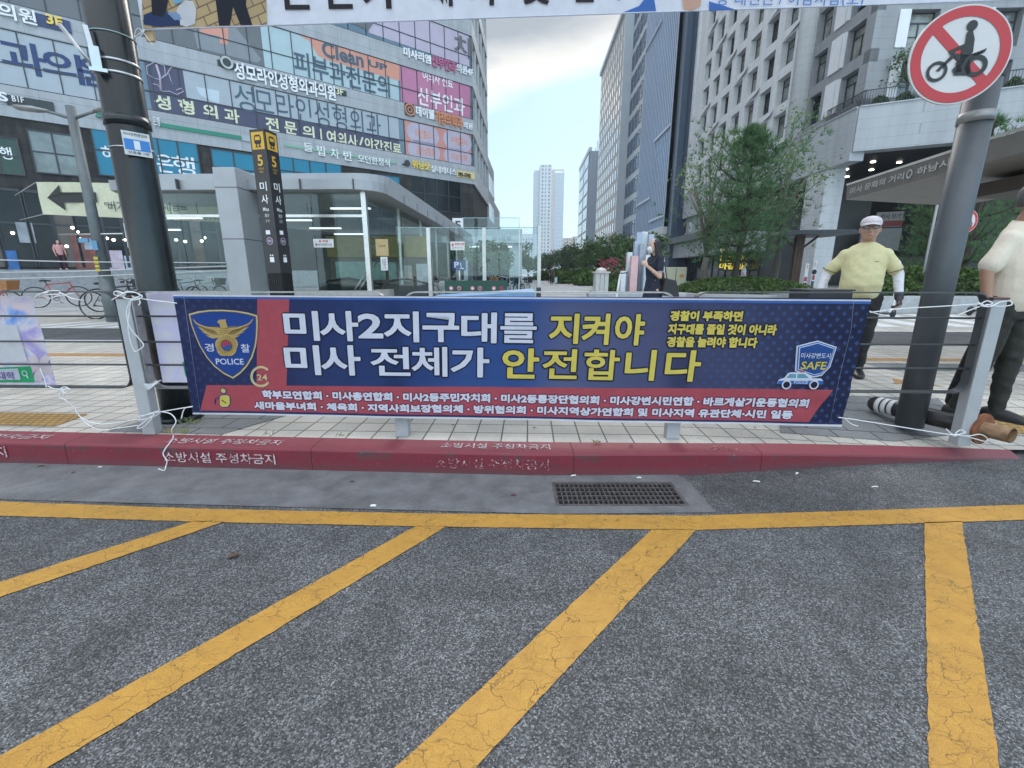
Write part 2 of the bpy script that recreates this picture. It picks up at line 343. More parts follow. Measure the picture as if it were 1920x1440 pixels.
def m_cloth(name, col=None, tl=.3, node=None):
    """thin printed cloth that lets some light through from behind"""
    t = NT(name); t.b.inputs['Roughness'].default_value = .65; t.b.inputs['Specular IOR Level'].default_value = .25
    c = node(t) if node else None
    if c is None:
        v = t.N.new('ShaderNodeVectorMath'); v.operation = 'SCALE'; v.inputs[0].default_value = col; t.lk(t.mapr(t.noise(14, 4), .3, .7, .93, 1.06), v.inputs['Scale']); c = v.outputs[0]
    t.lk(c, t.b.inputs['Base Color'])
    tr = t.N.new('ShaderNodeBsdfTranslucent'); t.lk(c, tr.inputs[0]); mx = t.N.new('ShaderNodeMixShader'); mx.inputs[0].default_value = tl
    o = t.N['Material Output']; t.lk(t.b.outputs[0], mx.inputs[1]); t.lk(tr.outputs[0], mx.inputs[2]); t.lk(mx.outputs[0], o.inputs[0]); return t.m
# ------------------------------------------------------------------ ground
M_ASPH = m_asphalt('coarse_asphalt', .086, .27, 225)
M_ASPH2 = m_asphalt('bike_lane_asphalt', .075, .13, 150)
M_YEL = m_yellow()
M_GUT = mat('gutter_concrete', (.165, .163, .168), .85, var=.25, scale=7, bump=.9, bscale=140, dirt=.75)
M_PAVE = m_paver('stone_paver', .18, .18, (.50, .465, .415), (.41, .385, .345), (.11, .10, .09), .0055, 0.0, rot=.036)
M_PAVE_D = m_paver('worn_dark_paver', .30, .22, (.20, .20, .205), (.16, .16, .165), (.06, .06, .06), .007, .5, rot=.036)
M_PLAZA = m_paver('plaza_paver', .9, .45, (.40, .40, .40), (.33, .33, .335), (.20, .20, .20), .012, .5, rot=.04, speck=.12)
M_TACT = m_paver('yellow_tactile_tile', .062, .05, (.46, .27, .08), (.40, .235, .07), (.24, .145, .045), .012, .5, rot=.036)
M_TACT2 = m_paver('orange_tactile_strip', .3, .055, (.46, .26, .10), (.42, .23, .09), (.25, .14, .06), .012, .0, rot=.036)
M_RED = m_redkerb(); M_WORN = m_worn_white(); M_WORN2 = m_worn_white('faded_white_stencil', .38, .47)
M_WLINE = mat('white_road_paint', (.62, .62, .62), .6, var=.15, scale=20, dirt=.4)
M_SOIL = mat('ground_soil', (.20, .20, .19), .9, var=.15, scale=.4)
g = MB(); g.box(-420, 420, -30, 900, -.6, -.2); struct(g.build('ground', M_SOIL))

KR = [(-14, 3.46, 3.68, .15, .15), (-3.5, 2.88, 3.10, .15, .15), (-1.7, 2.78, 2.99, .15, .15), (.14, 2.68, 2.885, .15, .15), (1.17, 2.69, 2.865, .15, .15),
      (1.8, 2.77, 2.90, .115, .135), (2.5, 2.865, 2.96, .066, .098), (3.1, 2.915, 3.0, .03, .065), (3.55, 2.945, 3.03, .006, .035)]
def kerp(x):
    if x <= KR[0][0]: return KR[0][1:]
    for a, b in zip(KR, KR[1:]):
        if x <= b[0]: t = (x - a[0]) / (b[0] - a[0]); return tuple(p + (q - p) * t for p, q in zip(a[1:], b[1:]))
    return (2.945, 3.03, .006, .035)
XS = [-14 + .25 * i for i in range(0, 113)]
# road, with an opening for the drain
HX0, HX1, HY0, HY1 = .245, .985, 2.285, 2.575
rd = MB()
for x0, x1, y0, y1 in ((-60, 60, -12, HY0), (-60, HX0, HY0, HY1), (HX1, 60, HY0, HY1), (-60, 60, HY1, 3.75)):
    rd.quad((x0, y0, 0), (x1, y0, 0), (x1, y1, 0), (x0, y1, 0))
struct(rd.build('road', M_ASPH))
gt = MB()   # concrete gutter left of the drain
def gline(x): return 2.36 + (x + 2.92) * (2.205 - 2.36) / 3.04
gx = [x for x in XS if x < .24] + [.245]
for a, b in zip(gx, gx[1:]): gt.quad((a, gline(a), .004), (b, gline(b), .004), (b, kerp(b)[0], .004), (a, kerp(a)[0], .004))
gt.quad((.245, HY1, .004), (1.10, HY1, .004), (1.06, kerp(1.06)[0], .004), (.245, kerp(.245)[0], .004))
gt.quad((.245, gline(.245), .004), (1.10, 2.215, .004), (1.10, HY0, .004), (.245, HY0, .004)); gt.quad((HX1, HY0, .004), (1.10, HY0, .004), (1.10, HY1, .004), (HX1, HY1, .004))
struct(gt.build('gutter', M_GUT))
kb = MB(); kx = [-14 + .05 * i for i in range(0, 352)]
prof = lambda x: [(x, kerp(x)[0] - .004, -.02), (x, kerp(x)[0], max(kerp(x)[2] - .016, -.01)), (x, kerp(x)[0] + .006, max(kerp(x)[2] - .005, -.004)), (x, kerp(x)[0] + .018, kerp(x)[2]), (x, kerp(x)[1], kerp(x)[3])]
for a, b in zip(kx, kx[1:]):
    p, q = prof(a), prof(b)
    for i in range(4): kb.add([p[i], q[i], q[i + 1], p[i + 1]], [(0, 1, 2, 3)], True)
for xj in (-3.0, -1.31, .39, 1.98):   # the joints between kerb stones
    kb.add([], [])
struct(kb.build('kerb', M_RED))
jn = MB()
for xj in (-4.7, -3.0, -1.31, .39, 1.62):
    p, q = prof(xj), prof(xj + .004)
    for i in range(4): jn.quad(*[Vector(v) + Vector((0, -.0012, .0012)) for v in (p[i], q[i], q[i + 1], p[i + 1])])
struct(jn.build('kerb_joint_gap', mat('dark_joint', (.05, .012, .015), .9)))
# stencilled words on the kerb: top face and front face
def kflat(x0, x1, top):
    if top:
        a = Vector((x0, kerp(x0)[0] + .018, kerp(x0)[2])); b = Vector((x1, kerp(x1)[0] + .018, kerp(x1)[2])); c = Vector((x0, kerp(x0)[1], kerp(x0)[3])); return Flat(a, b - a, c - a)
    a = Vector((x0, kerp(x0)[0] - .004, 0)); b = Vector((x1, kerp(x1)[0] - .004, 0)); return Flat(a, b - a, (0, 0, 1))
def kword(x0, x1, top, y0, y1, s, m, name):
    pl = kflat(x0, x1, top); mb = MB(); L = (Vector((x1, kerp(x1)[0], 0)) - Vector((x0, kerp(x0)[0], 0))).length
    letter(mb, pl, s, (0, y0), (L, y1), .0035, .012, px=False); struct(mb.build(name, m))
S_ = '소방시설 주정차금지'
kword(-2.35, -1.55, True, .03, .125, S_, M_WORN, 'kerb_top_marking'); kword(-.47, .25, True, .045, .135, S_, M_WORN, 'kerb_top_marking'); kword(1.30, 2.06, True, .02, .105, S_, M_WORN2, 'kerb_top_marking'); kword(-4.2, -3.22, True, .045, .135, S_, M_WORN, 'kerb_top_marking')
kword(-2.31, -1.55, False, .040, .112, '소방시설 주성차금지', M_WORN, 'kerb_face_marking'); kword(-.49, .235, False, .040, .112, S_, M_WORN2, 'kerb_face_marking'); kword(-4.35, -3.42, False, .045, .125, S_, M_WORN, 'kerb_face_marking')
# sidewalk: a strip that dips at the right-hand dropped kerb, then level
sw = MB(); ys = [0, .08, .2, .4, .7, 1.0]
def swz(x, y): t = min(1, max(0, (y - kerp(x)[1]) / 1.15)); zb = kerp(x)[3]; return zb + (.15 - zb) * (t * t * (3 - 2 * t))
def swp(x, k): yb = kerp(x)[1]; y = yb + (4.3 - yb) * k; return (x, y, swz(x, y))
for a, b in zip(XS, XS[1:]):
    for k0, k1 in zip(ys, ys[1:]): sw.add([swp(a, k0), swp(b, k0), swp(b, k1), swp(a, k1)], [(0, 1, 2, 3)], True)
sw.quad((-60, 4.3, .15), (60, 4.3, .15), (60, 13, .15), (-60, 13, .15)); sw.quad((-60, 3.7, .15), (-14, 3.7, .15), (-14, 4.3, .15), (-60, 4.3, .15))
struct(sw.build('sidewalk', M_PAVE))
pz = MB(); pz.quad((-90, 13, .15), (90, 13, .15), (90, 420, .15), (-90, 420, .15)); struct(pz.build('plaza_paving', M_PLAZA))
def sheet(name, pts, m, z=.154):
    b = MB(); b.poly([(p[0], p[1], (swz(p[0], p[1]) if p[1] < 4.3 else .15) + z - .15) for p in pts]); return struct(b.build(name, m))
yl = lambda x, y0: y0 - .034 * x
for k, (x0, x1) in enumerate(((-60, 60),)):
    sheet('bike_lane', [(x0, yl(x0, 7.36)), (x1, yl(x1, 7.36)), (x1, yl(x1, 9.05)), (x0, yl(x0, 9.05))], M_ASPH2)
    for y0 in (7.30, 9.05): sheet('bike_lane_edge_line', [(x0, yl(x0, y0)), (x1, yl(x1, y0)), (x1, yl(x1, y0 + .09)), (x0, yl(x0, y0 + .09))], M_WLINE, .158)
    sheet('tactile_strip', [(x0, yl(x0, 5.82)), (x1, yl(x1, 5.82)), (x1, yl(x1, 6.15)), (x0, yl(x0, 6.15))], M_TACT2)
sheet('tactile_patch', [(-6, 3.36), (-3.40, 3.20), (-3.42, 3.50), (-6, 3.66)], M_TACT); sheet('tactile_patch', [(3.95, 4.55), (4.35, 4.42), (4.12, 4.78)], M_TACT2); sheet('tactile_patch', [(3.95, 3.28), (5.6, 3.22), (5.6, 3.58), (3.75, 3.66)], M_TACT)
sheet('worn_paving_patch', [(-2.92, 3.09), (-2.05, 3.03), (-1.72, 3.62), (-2.75, 3.72)], M_PAVE_D); sheet('worn_paving_patch', [(1.95, 3.12), (2.75, 3.06), (3.6, 3.35), (3.9, 4.0), (2.5, 4.15)], M_PAVE_D)
sheet('worn_paving_patch', [(4.45, 5.2), (6.4, 5.1), (6.4, 5.55), (4.45, 5.65)], M_PAVE_D)
for i in range(9):
    x = -10.5 + i * .62; sheet('crossing_stripe', [(x, 9.5), (x + .3, 9.5), (x + .75, 10.7), (x + .45, 10.7)], M_WLINE)
for i in range(16):
    x = 4.6 + i * .8; sheet('crossing_stripe', [(x, 9.6), (x + .45, 9.6), (x + 1.0, 12.6), (x + .55, 12.6)], M_WLINE)
for i in range(26):   # pale and dark cross bands of the plaza, which runs on to the far trees
    y = 13.2 + i * 2.3 * (1 + i * .05); sheet('plaza_band', [(-6, y), (14, y), (14, y + .5), (-6, y + .5)], M_PLAZA if False else mat('plaza_dark_stone', (.23, .23, .235), .8, var=.15, scale=3))
# yellow hatching on the road
rgy = random.Random(4)
def rsheet(name, pts, z=.004):
    o = []
    for (a, c) in zip(pts, pts[1:] + pts[:1]):
        L = math.hypot(c[0] - a[0], c[1] - a[1]); n = max(1, int(L / .025))
        for i in range(n): f = i / n; j = .0035 if 0 < i else .001; o.append((a[0] + (c[0] - a[0]) * f + rgy.gauss(0, j) * .35, a[1] + (c[1] - a[1]) * f + rgy.gauss(0, j) * .35, z))
    b = MB(); b.poly(o); return struct(b.build(name, M_YEL))
rsheet('yellow_edge_line', [(-9, 2.62), (-2.73, 2.18), (-1.52, 2.115), (-.33, 2.072), (.92, 2.042), (1.9, 2.094), (2.69, 2.140), (9, 2.47), (9, 2.64), (2.86, 2.300), (1.95, 2.238), (.97, 2.182), (-.40, 2.202), (-1.65, 2.252), (-2.89, 2.335), (-9, 2.79)])
for t0, t1, b1, b0 in (((-1.50, 2.118), (-1.66, 2.128), (-2.92, .88), (-2.74, .84)), ((-.335, 2.076), (-.49, 2.081), (-2.05, .07), (-1.86, .06)), ((.93, 2.046), (.71, 2.051), (-1.05, .08), (-.86, .07)), ((2.345, 2.125), (2.14, 2.115), (.38, .10), (.55, .09))):
    rsheet('yellow_hatch_line', [t0, t1, b1, b0])
# drain: pit, frame and grating
dr = thing('drain_grate', 'rusty dark steel drain grating sunk in the concrete gutter below the red kerb', 'drain', ((HX0 + HX1) / 2, 2.43, 0))
M_STEEL_D = mat('worn_grating_steel', (.15, .14, .14), .55, .6, var=.3, scale=30, dirt=.6)
b = MB(); b.quad((HX0, HY0, -.32), (HX1, HY0, -.32), (HX1, HY1, -.32), (HX0, HY1, -.32))
for p, q in (((HX0, HY0), (HX1, HY0)), ((HX1, HY0), (HX1, HY1)), ((HX1, HY1), (HX0, HY1)), ((HX0, HY1), (HX0, HY0))): b.quad((*p, -.32), (*q, -.32), (*q, -.001), (*p, -.001))
b.build('pit', mat('drain_pit_concrete', (.05, .05, .05), .9, var=.3), dr)
b = MB(); t = .018
b.box(HX0, HX1, HY0, HY0 + t, -.05, .007); b.box(HX0, HX1, HY1 - t, HY1, -.05, .007); b.box(HX0, HX0 + t, HY0 + t, HY1 - t, -.05, .006); b.box(HX1 - t, HX1, HY0 + t, HY1 - t, -.05, .006)
b.build('frame', M_STEEL_D, dr)
b = MB(); n = 25
for i in range(1, n): x = HX0 + t + (HX1 - HX0 - 2 * t) * i / n; b.box(x - .0035, x + .0035, HY0 + t, HY1 - t, -.04, .003)
for i in range(1, 5): y = HY0 + t + (HY1 - HY0 - 2 * t) * i / 5; b.box(HX0 + t, HX1 - t, y - .003, y + .003, -.014, .005)
b.build('grating', M_STEEL_D, dr)
# litter on the road
def litter(px, py, ln, w, m, lab, cat, z=0.0, yaw=0.0):
    p = G(px, py, z + .004); b = MB(); b.tube([(p.x - ln / 2 * math.cos(yaw), p.y - ln / 2 * math.sin(yaw), z + .009), (p.x, p.y + .002, z + .0105), (p.x + ln / 2 * math.cos(yaw), p.y + ln / 2 * math.sin(yaw), z + .009)], w / 2, 6)
    tag(b.build(cat.replace(' ', '_'), m), lab, cat)
def leaf(px, py, s, m, lab, yaw, z=0.0):
    p = G(px, py, z + .006); b = MB(); ca, sa = math.cos(yaw), math.sin(yaw); pr = [(-1, 0, 0), (-.4, .42, .25), (.4, .4, .3), (1, 0, .12), (.4, -.42, .28), (-.4, -.4, .22)]
    b.add([(p.x + s * (x * ca - y * sa), p.y + s * (x * sa + y * ca), z + .006 + s * h) for x, y, h in pr], [(0, 1, 2, 3), (0, 3, 4, 5)]); tag(b.build('fallen_leaf', m), lab, 'leaf')
M_BUTT = mat('cigarette_paper', (.75, .73, .70), .8); M_LEAF = mat('dead_leaf', (.10, .05, .035), .8, var=.3, scale=60); M_LEAF2 = mat('red_dead_leaf', (.14, .045, .04), .8)
litter(1075, 893, .035, .008, M_BUTT, 'white cigarette butt in the gutter above the drain grating', 'cigarette butt', 0, .3); litter(1418, 904, .04, .008, M_BUTT, 'white cigarette butt on asphalt just right of the drain', 'cigarette butt', 0, -.2)
litter(1640, 914, .04, .007, M_BUTT, 'white cigarette butt on asphalt under the lowered end of the kerb', 'cigarette butt', 0, .1); litter(1198, 897, .028, .008, M_BUTT, 'short white butt at the top edge of the drain grating', 'cigarette butt', 0, .1)
litter(700, 950, .03, .014, M_BUTT, 'small white paper scrap at the gutter edge by the yellow line', 'paper scrap', 0, .1); litter(1494, 889, .02, .012, M_BUTT, 'tiny white paper scrap on asphalt close to the kerb', 'paper scrap', 0, .5); litter(188, 877, .02, .008, M_BUTT, 'white paper scrap lying in the gutter below the loose rope end', 'paper scrap', 0, .2)
leaf(77, 874, .022, M_LEAF2, 'curled reddish dead leaf in the gutter at the far left', .3); leaf(138, 886, .014, M_LEAF, 'small dark dead leaf in the gutter near the reddish one', .8); leaf(963, 928, .02, M_LEAF2, 'reddish dead leaf in the gutter just left of the drain', .1); leaf(438, 1043, .03, M_LEAF, 'brown dead leaf flat on the asphalt between the hatch lines', .5); leaf(660, 903, .016, M_LEAF, 'dark leaf scrap in the middle of the gutter', .2)
leaf(850, 797, .016, M_LEAF, 'dark leaf on pale paving under the banner', .6, .15); leaf(1002, 802, .016, M_LEAF, 'dead leaf on pale paving below the yellow letters', .2, .15); leaf(1415, 802, .016, M_LEAF, 'dead leaf on pale paving below the banner right half', 1.2, .15); leaf(1183, 836, .02, M_LEAF2, 'red leaf on the red kerb top by the second post', .4, .15)
# ------------------------------------------------------------------ clinic building on the left
LC = D(888, 347, 46.0); FL = Plane((LC.x, LC.y), vpdir(2030))
SIDE_D = vpdir(1000); LU = -36.0
M_PANEL = m_paver('grey_facade_panel', 1.6, 1.45, (.36, .365, .385), (.345, .35, .37), (.14, .14, .15), .012, 0.0, speck=.05)
def _facpanel():
    t = NT('grey_facade_panel_wall'); s = t.sep()
    n = t.N.new('ShaderNodeVectorMath'); n.operation = 'DOT_PRODUCT'; t.lk(t.pos, n.inputs[0]); n.inputs[1].default_value = tuple(FL.d)
    cx = t.N.new('ShaderNodeCombineXYZ'); t.lk(n.outputs['Value'], cx.inputs[0]); t.lk(s[2], cx.inputs[1])
    c, f = t.brick(cx.outputs[0], 2.4, .62, .009, (.35, .36, .385), (.325, .335, .36), (.17, .17, .18), 0.0)
    st = t.mapr(t.noise(1.2, 6, .7, t.mapping((2, 2, .25))), .3, .7, .86, 1.1); v = t.N.new('ShaderNodeVectorMath'); v.operation = 'SCALE'; t.lk(c, v.inputs[0]); t.lk(st, v.inputs['Scale'])
    return t.done(v.outputs[0], .5)
M_FAC = _facpanel()
def _darkbrick():
    t = NT('charcoal_stone_cladding'); s = t.sep()
    n = t.N.new('ShaderNodeVectorMath'); n.operation = 'DOT_PRODUCT'; t.lk(t.pos, n.inputs[0]); n.inputs[1].default_value = tuple(FL.d)
    cx = t.N.new('ShaderNodeCombineXYZ'); t.lk(n.outputs['Value'], cx.inputs[0]); t.lk(s[2], cx.inputs[1])
    c, f = t.brick(cx.outputs[0], 1.2, .45, .01, (.030, .029, .030), (.046, .044, .044), (.02, .02, .02), .5)
    st = t.mapr(t.noise(1.5, 7, .7, t.mapping((2, 2, .4))), .3, .7, .7, 1.5); v = t.N.new('ShaderNodeVectorMath'); v.operation = 'SCALE'; t.lk(c, v.inputs[0]); t.lk(st, v.inputs['Scale'])
    return t.done(v.outputs[0], .75, spec=.2)
M_DARK = _darkbrick()
M_GLASSD = mat('dark_window_glass', (.016, .020, .024), .10, var=.5, scale=.5, spec=.22)
M_GLASSB = mat('blue_grey_window_glass', (.09, .13, .17), .05, var=.3, scale=.3, spec=1.0)
M_MULL = mat('dark_mullion', (.035, .037, .045), .5)
def film(name, col, var=.06): return mat(name, col, .35, var=var, scale=1.3, spec=.5)
F_WHITE = film('white_window_film', (.34, .37, .41)); F_NAVY = film('navy_window_film', (.050, .045, .095)); F_PALE = film('pale_blue_window_film', (.36, .45, .48)); F_GREYD = film('dark_grey_window_film', (.12, .12, .13))
F_ORANGE = film('orange_window_film', (.56, .24, .17)); F_PINK = film('magenta_window_film', (.44, .16, .27)); F_LILAC = film('lilac_window_film', (.42, .36, .45)); F_SALMON = film('salmon_window_film', (.52, .22, .19)); F_BANK = film('turquoise_window_film', (.0, .165, .275))
T_NAVY = mat('navy_lettering', (.014, .034, .125), .5); T_DK = mat('charcoal_lettering', (.045, .05, .06), .5); T_CREAM = mat('cream_lettering', (.62, .62, .44), .5); T_WHITE = mat('white_lettering', (.72, .73, .75), .5); T_TEAL = mat('blue_grey_lettering', (.055, .095, .135), .5)
T_OR = mat('orange_lettering', (.62, .22, .10), .5); T_RED = mat('red_lettering', (.45, .03, .04), .5); T_YEL = mat('yellow_lettering', (.72, .52, .10), .5); T_BLK = mat('black_lettering', (.012, .012, .014), .5); T_BLUE = mat('blue_lettering', (.06, .16, .42), .5); T_PURP = mat('purple_lettering', (.13, .06, .22), .5)
bl = thing('clinic_building', 'tall pale grey clinic building with sign-covered window bands above a charcoal ground storey', 'building', (LC.x, LC.y, .15))
ZS = lambda z33: CH + (z33 - CH) * 46.0 / 33.0
Z1, Z2, Z3, Z4, Z5, Z6 = ZS(7.08), ZS(8.18), ZS(10.12), ZS(11.0), ZS(13.1), ZS(14.0); PER = Z4 - Z2
TOP = 46.0
# body: front slabs between the window bands, dark lower storeys, side wall
cs = Vector((LC.x, LC.y, 0)); c2 = cs + SIDE_D * 14.0
bb = MB()
bands = []; z = Z2
while z < TOP - 3: bands.append((z, z + (Z3 - Z2))); z += PER
edges = [Z1] + [v for bnd in bands for v in bnd] + [TOP]
for i in range(0, len(edges), 2): bb.pbox(FL, LU, 0, edges[i], edges[i + 1], -.30, .10)
bb.build('wall', M_FAC, bl)
cb = MB(); pts = [FL.w(LU, .15, -.34), FL.w(-.02, .15, -.34), c2 + Vector((-.3, -.2, .15)), c2 + Vector((-26, 22, .15)), FL.w(LU, .15, -20)]
for p in pts: p.z = Z1
cb.prism(pts, (0, 0, TOP - Z1 - .3)); cb.build('core', mat('building_core', (.05, .055, .06), .4), bl)
lb = MB(); pts = [FL.w(LU, .15, 0), FL.w(-.06, .15, 0), c2 + Vector((-.1, -.1, 0)), c2 + Vector((-26, 22, 0)), FL.w(LU, .15, -20)]
for p in pts: p.z = .12
lb.prism(pts, (0, 0, Z1 - .12)); lb.build('ground_storey_wall', M_DARK, bl)
SP = Plane((cs.x, cs.y), SIDE_D)
sn = 1.0
side = MB()
for i in range(0, len(edges), 2): side.pbox(SP, .0, 14, edges[i], edges[i + 1], -.3, .10 * sn)
for u in (.0, 2.6, 5.4, 8.2, 11, 13.6): side.pbox(SP, u, u + .4, Z1, TOP, -.3, .06)
side.build('side_wall', mat('pale_side_panel', (.46, .47, .48), .5, var=.06, scale=1, dirt=.2), bl)
for k, (z0, z1) in enumerate(bands):
    m = MB(); m.pquad(SP, .3, 13.8, z0, z1, -.12); m.build('side_window', M_GLASSB, bl)
# window bands: glass, then films per tenant, mullions
def U(px, py): return FL.uv(px, py)[0]
for k, (z0, z1) in enumerate(bands):
    for (u0, u1) in ((LU, -24.0), (-24.0, -12.0), (-12.0, 0)):
        m = MB(); m.pquad(FL, u0, u1 - .0, z0, z1, .02); w = m.build('window', M_GLASSD if k > 2 else M_GLASSB, bl)
    m = MB()
    zt = z0 + (z1 - z0) * .40
    nm = 26
    for i in range(nm + 1): u = LU + (-LU) * i / nm; m.pbox(FL, u - .026, u + .026, z0, z1, .0, .085)
    m.pbox(FL, LU, 0, zt - .026, zt + .026, .0, .083); m.pbox(FL, LU, 0, z0, z0 + .05, .0, .081); m.pbox(FL, LU, 0, z1 - .05, z1, .0, .081)
    m.build('mullion', M_MULL, bl)
def fq(name, m, u0, u1, z0, z1, off=.045): b = MB(); b.pquad(FL, u0, u1, z0, z1, off); return b.build(name, m, bl)
def fpoly(name, m, pts, off): b = MB(); b.poly([FL.P(px, py, off) for px, py in pts]); return b.build(name, m, bl)
zA = ZS(8.95)
uL = U(280, 175); uP = U(757, 225)
fq('window_film', F_WHITE, LU, U(255, 110), Z2 + .05, Z3 - .05)
fq('window_film', F_NAVY, uL, U(748, 270), Z2 + .05, zA); fq('window_film', F_WHITE, U(345, 150), U(748, 255), zA, Z3 - .05); fq('window_film', F_NAVY, uL, U(345, 150), zA, Z3 - .05); fq('window_film', F_SALMON, uP, -.25, Z2 + .05, Z3 - .05)
fpoly('window_film', film('pale_swoosh_film', (.46, .52, .58)), [(367, 163), (375, 178), (390, 187), (411, 194), (411, 171), (390, 167)], .05)
fq('window_film', F_GREYD, LU, U(490, 70), Z4 + .05, Z5 - .05); fq('window_film', F_PALE, U(490, 70), U(746, 150), Z4 + .05, Z5 - .05)
fpoly('window_film', F_ORANGE, [(533, 50), (572, 60), (748, 122), (749, 152), (612, 113), (596, 105), (580, 78)], .05)
fpoly('window_film', film('grey_diagonal_film', (.20, .21, .23)), [(360, 45), (440, 50), (490, 112), (482, 118), (370, 90)], .05); fpoly('window_film', F_ORANGE, [(375, 52), (428, 52), (427, 84), (412, 82), (412, 68), (396, 66), (375, 62)], .055)
fq('window_film', F_PINK, U(748, 120), -.25, Z4 + .05, Z5 - .05)
fq('window_film', F_LILAC, U(690, 45), -.25, Z6 + .05, Z6 + (Z5 - Z4) - .05)
fpoly('window_film', F_GREYD, [(600, 30), (700, 44), (690, 58), (668, 47)], .06)
# pill-shaped panels in the salmon film
for (x0, y0, x1, y1, s) in ((763, 237, 822, 268, '비만클리닉'), (831, 250, 883, 280, '수액클리닉'), (765, 268, 824, 299, '급만성질환'), (832, 281, 883, 309, '기능의학')):
    a0, b0 = FL.uv(x0, y1 - 4); a1, b1 = FL.uv(x1, y0 + 4); b = MB(); r = (b1 - b0) / 2; pts = []
    for i in range(12): t = math.pi / 2 + math.pi * i / 11; pts.append((a0 + r + r * math.cos(t), (b0 + b1) / 2 + r * math.sin(t)))
    for i in range(12): t = -math.pi / 2 + math.pi * i / 11; pts.append((a1 - r + r * math.cos(t), (b0 + b1) / 2 + r * math.sin(t)))
    b.poly([FL.w(u, v, .055) for u, v in pts]); b.build('film_panel', F_LILAC, bl)
    b = MB(); letter(b, FL, s, (a0 + r * 1.1, b0 + r * .55), (a1 - r * .7, b1 - r * .55), .06, .012, px=False); b.build('film_lettering', T_OR, bl)
def fl(s, lb_, rt_, m, off=.07, bold=.015, shear=0): b = MB(); letter(b, FL, s, lb_, rt_, off, bold, shear=shear); return b.build('film_lettering', m, bl)
fl('과의원', (6, 133), (210, 126), T_NAVY, bold=.03) if False else None
b = MB(); letter(b, FL, '과', (8, 132), (80, 87), .07, .02); letter(b, FL, '의', (84, 147), (150, 105), .07, .02); letter(b, FL, '원', (152, 159), (208, 118), .07, .02); b.build('film_lettering', T_NAVY, bl)
for s, lb_, rt_ in (('성', (291, 203), (318, 182)), ('형', (337, 212), (362, 190)), ('외', (382, 219), (406, 199)), ('과', (422, 228), (447, 207)), ('전', (499, 244), (521, 223)), ('문', (534, 250), (555, 231)), ('의', (568, 256), (588, 238)), ('|', (600, 262), (602, 242)), ('여의사', (613, 268), (669, 254)), ('/', (673, 272), (681, 258)), ('야간진료', (684, 278), (751, 270))):
    fl(s, lb_, rt_, T_CREAM, bold=.026)
fl('성', (442, 206), (474, 164), T_TEAL, bold=.002); fl('모라인성형외과', (480, 214), (712, 216), T_TEAL, bold=.002)
fl('피부과전문의', (553, 139), (729, 144), T_TEAL, bold=.02)
fl('Clean', (604, 106), (680, 100), T_TEAL, bold=.03); fl('UP', (690, 124), (725, 122), T_TEAL, bold=.035)
fl('여의사 진료', (792, 151), (848, 147), T_WHITE, bold=.012); fl('산부인과', (783, 196), (870, 186), T_WHITE, bold=.012); fl('치', (851, 102), (881, 74), F_GREYD, bold=.03)
# monogram: two script strokes drawn as thin tubes on the navy film
mg = MB()
def stroke(pts, r=.03, off=.07): mg.tube([FL.P(x, y, off) for x, y in pts], r, 5)
stroke([(291, 148), (276, 140), (275, 125), (290, 117), (308, 124), (310, 140), (300, 150), (291, 148)]); stroke([(293, 122), (300, 145), (302, 172)], .07); stroke([(286, 158), (296, 160), (304, 172), (318, 172), (332, 178), (344, 172), (340, 166), (330, 170)]); stroke([(300, 150), (312, 142), (320, 128), (323, 128)], .03); stroke([(316, 138), (320, 150), (324, 160)], .025)
mg.build('film_monogram', F_LILAC, bl)
# bank windows in the dark storey
def dark_window(x0, y0, x1, y1, m, div=2, name='window'):
    a0, b0 = FL.uv(x0, y1); a1, b1 = FL.uv(x1, y0); b = MB(); b.pquad(FL, a0, a1, b0, b1, .03); w = b.build(name, m, bl)
    f = MB(); t = .07
    f.pbox(FL, a0 - t, a1 + t, b0 - t, b0, 0, .08); f.pbox(FL, a0 - t, a1 + t, b1, b1 + t, 0, .08); f.pbox(FL, a0 - t, a0, b0, b1, 0, .08); f.pbox(FL, a1, a1 + t, b0, b1, 0, .08)
    for i in range(1, div): u = a0 + (a1 - a0) * i / div; f.pbox(FL, u - .04, u + .04, b0, b1, .02, .07)
    f.pbox(FL, a0, a1, (b0 + b1) / 2 - .035, (b0 + b1) / 2 + .035, .02, .068); f.build('frame', M_MULL, w); return w
dark_window(188, 262, 366, 327, F_BANK, 5); dark_window(405, 291, 475, 345, F_BANK, 2); dark_window(522, 306, 638, 348, F_BANK, 4); dark_window(716, 333, 748, 358, F_BANK, 1); dark_window(772, 342, 862, 390, M_GLASSD, 4)
M_LITE = mat('pale_lit_glass', (.16, .19, .19), .1, var=.4, scale=.8)
dark_window(70, 256, 138, 322, M_LITE, 2); dark_window(-40, 262, 30, 320, mat('dark_green_sign_glass', (.008, .035, .02), .2), 2)
for s_, q0, q1 in (('하', (193, 300), (217, 276)), ('나', (222, 306), (246, 284)), ('은', (296, 322), (322, 292)), ('행', (326, 326), (363, 296)), ('하나은행', (524, 345), (600, 334)), ('행', (2, 298), (20, 277))): b = MB(); letter(b, FL, s_, q0, q1, .05, .012); b.build('film_lettering', T_WHITE, bl)
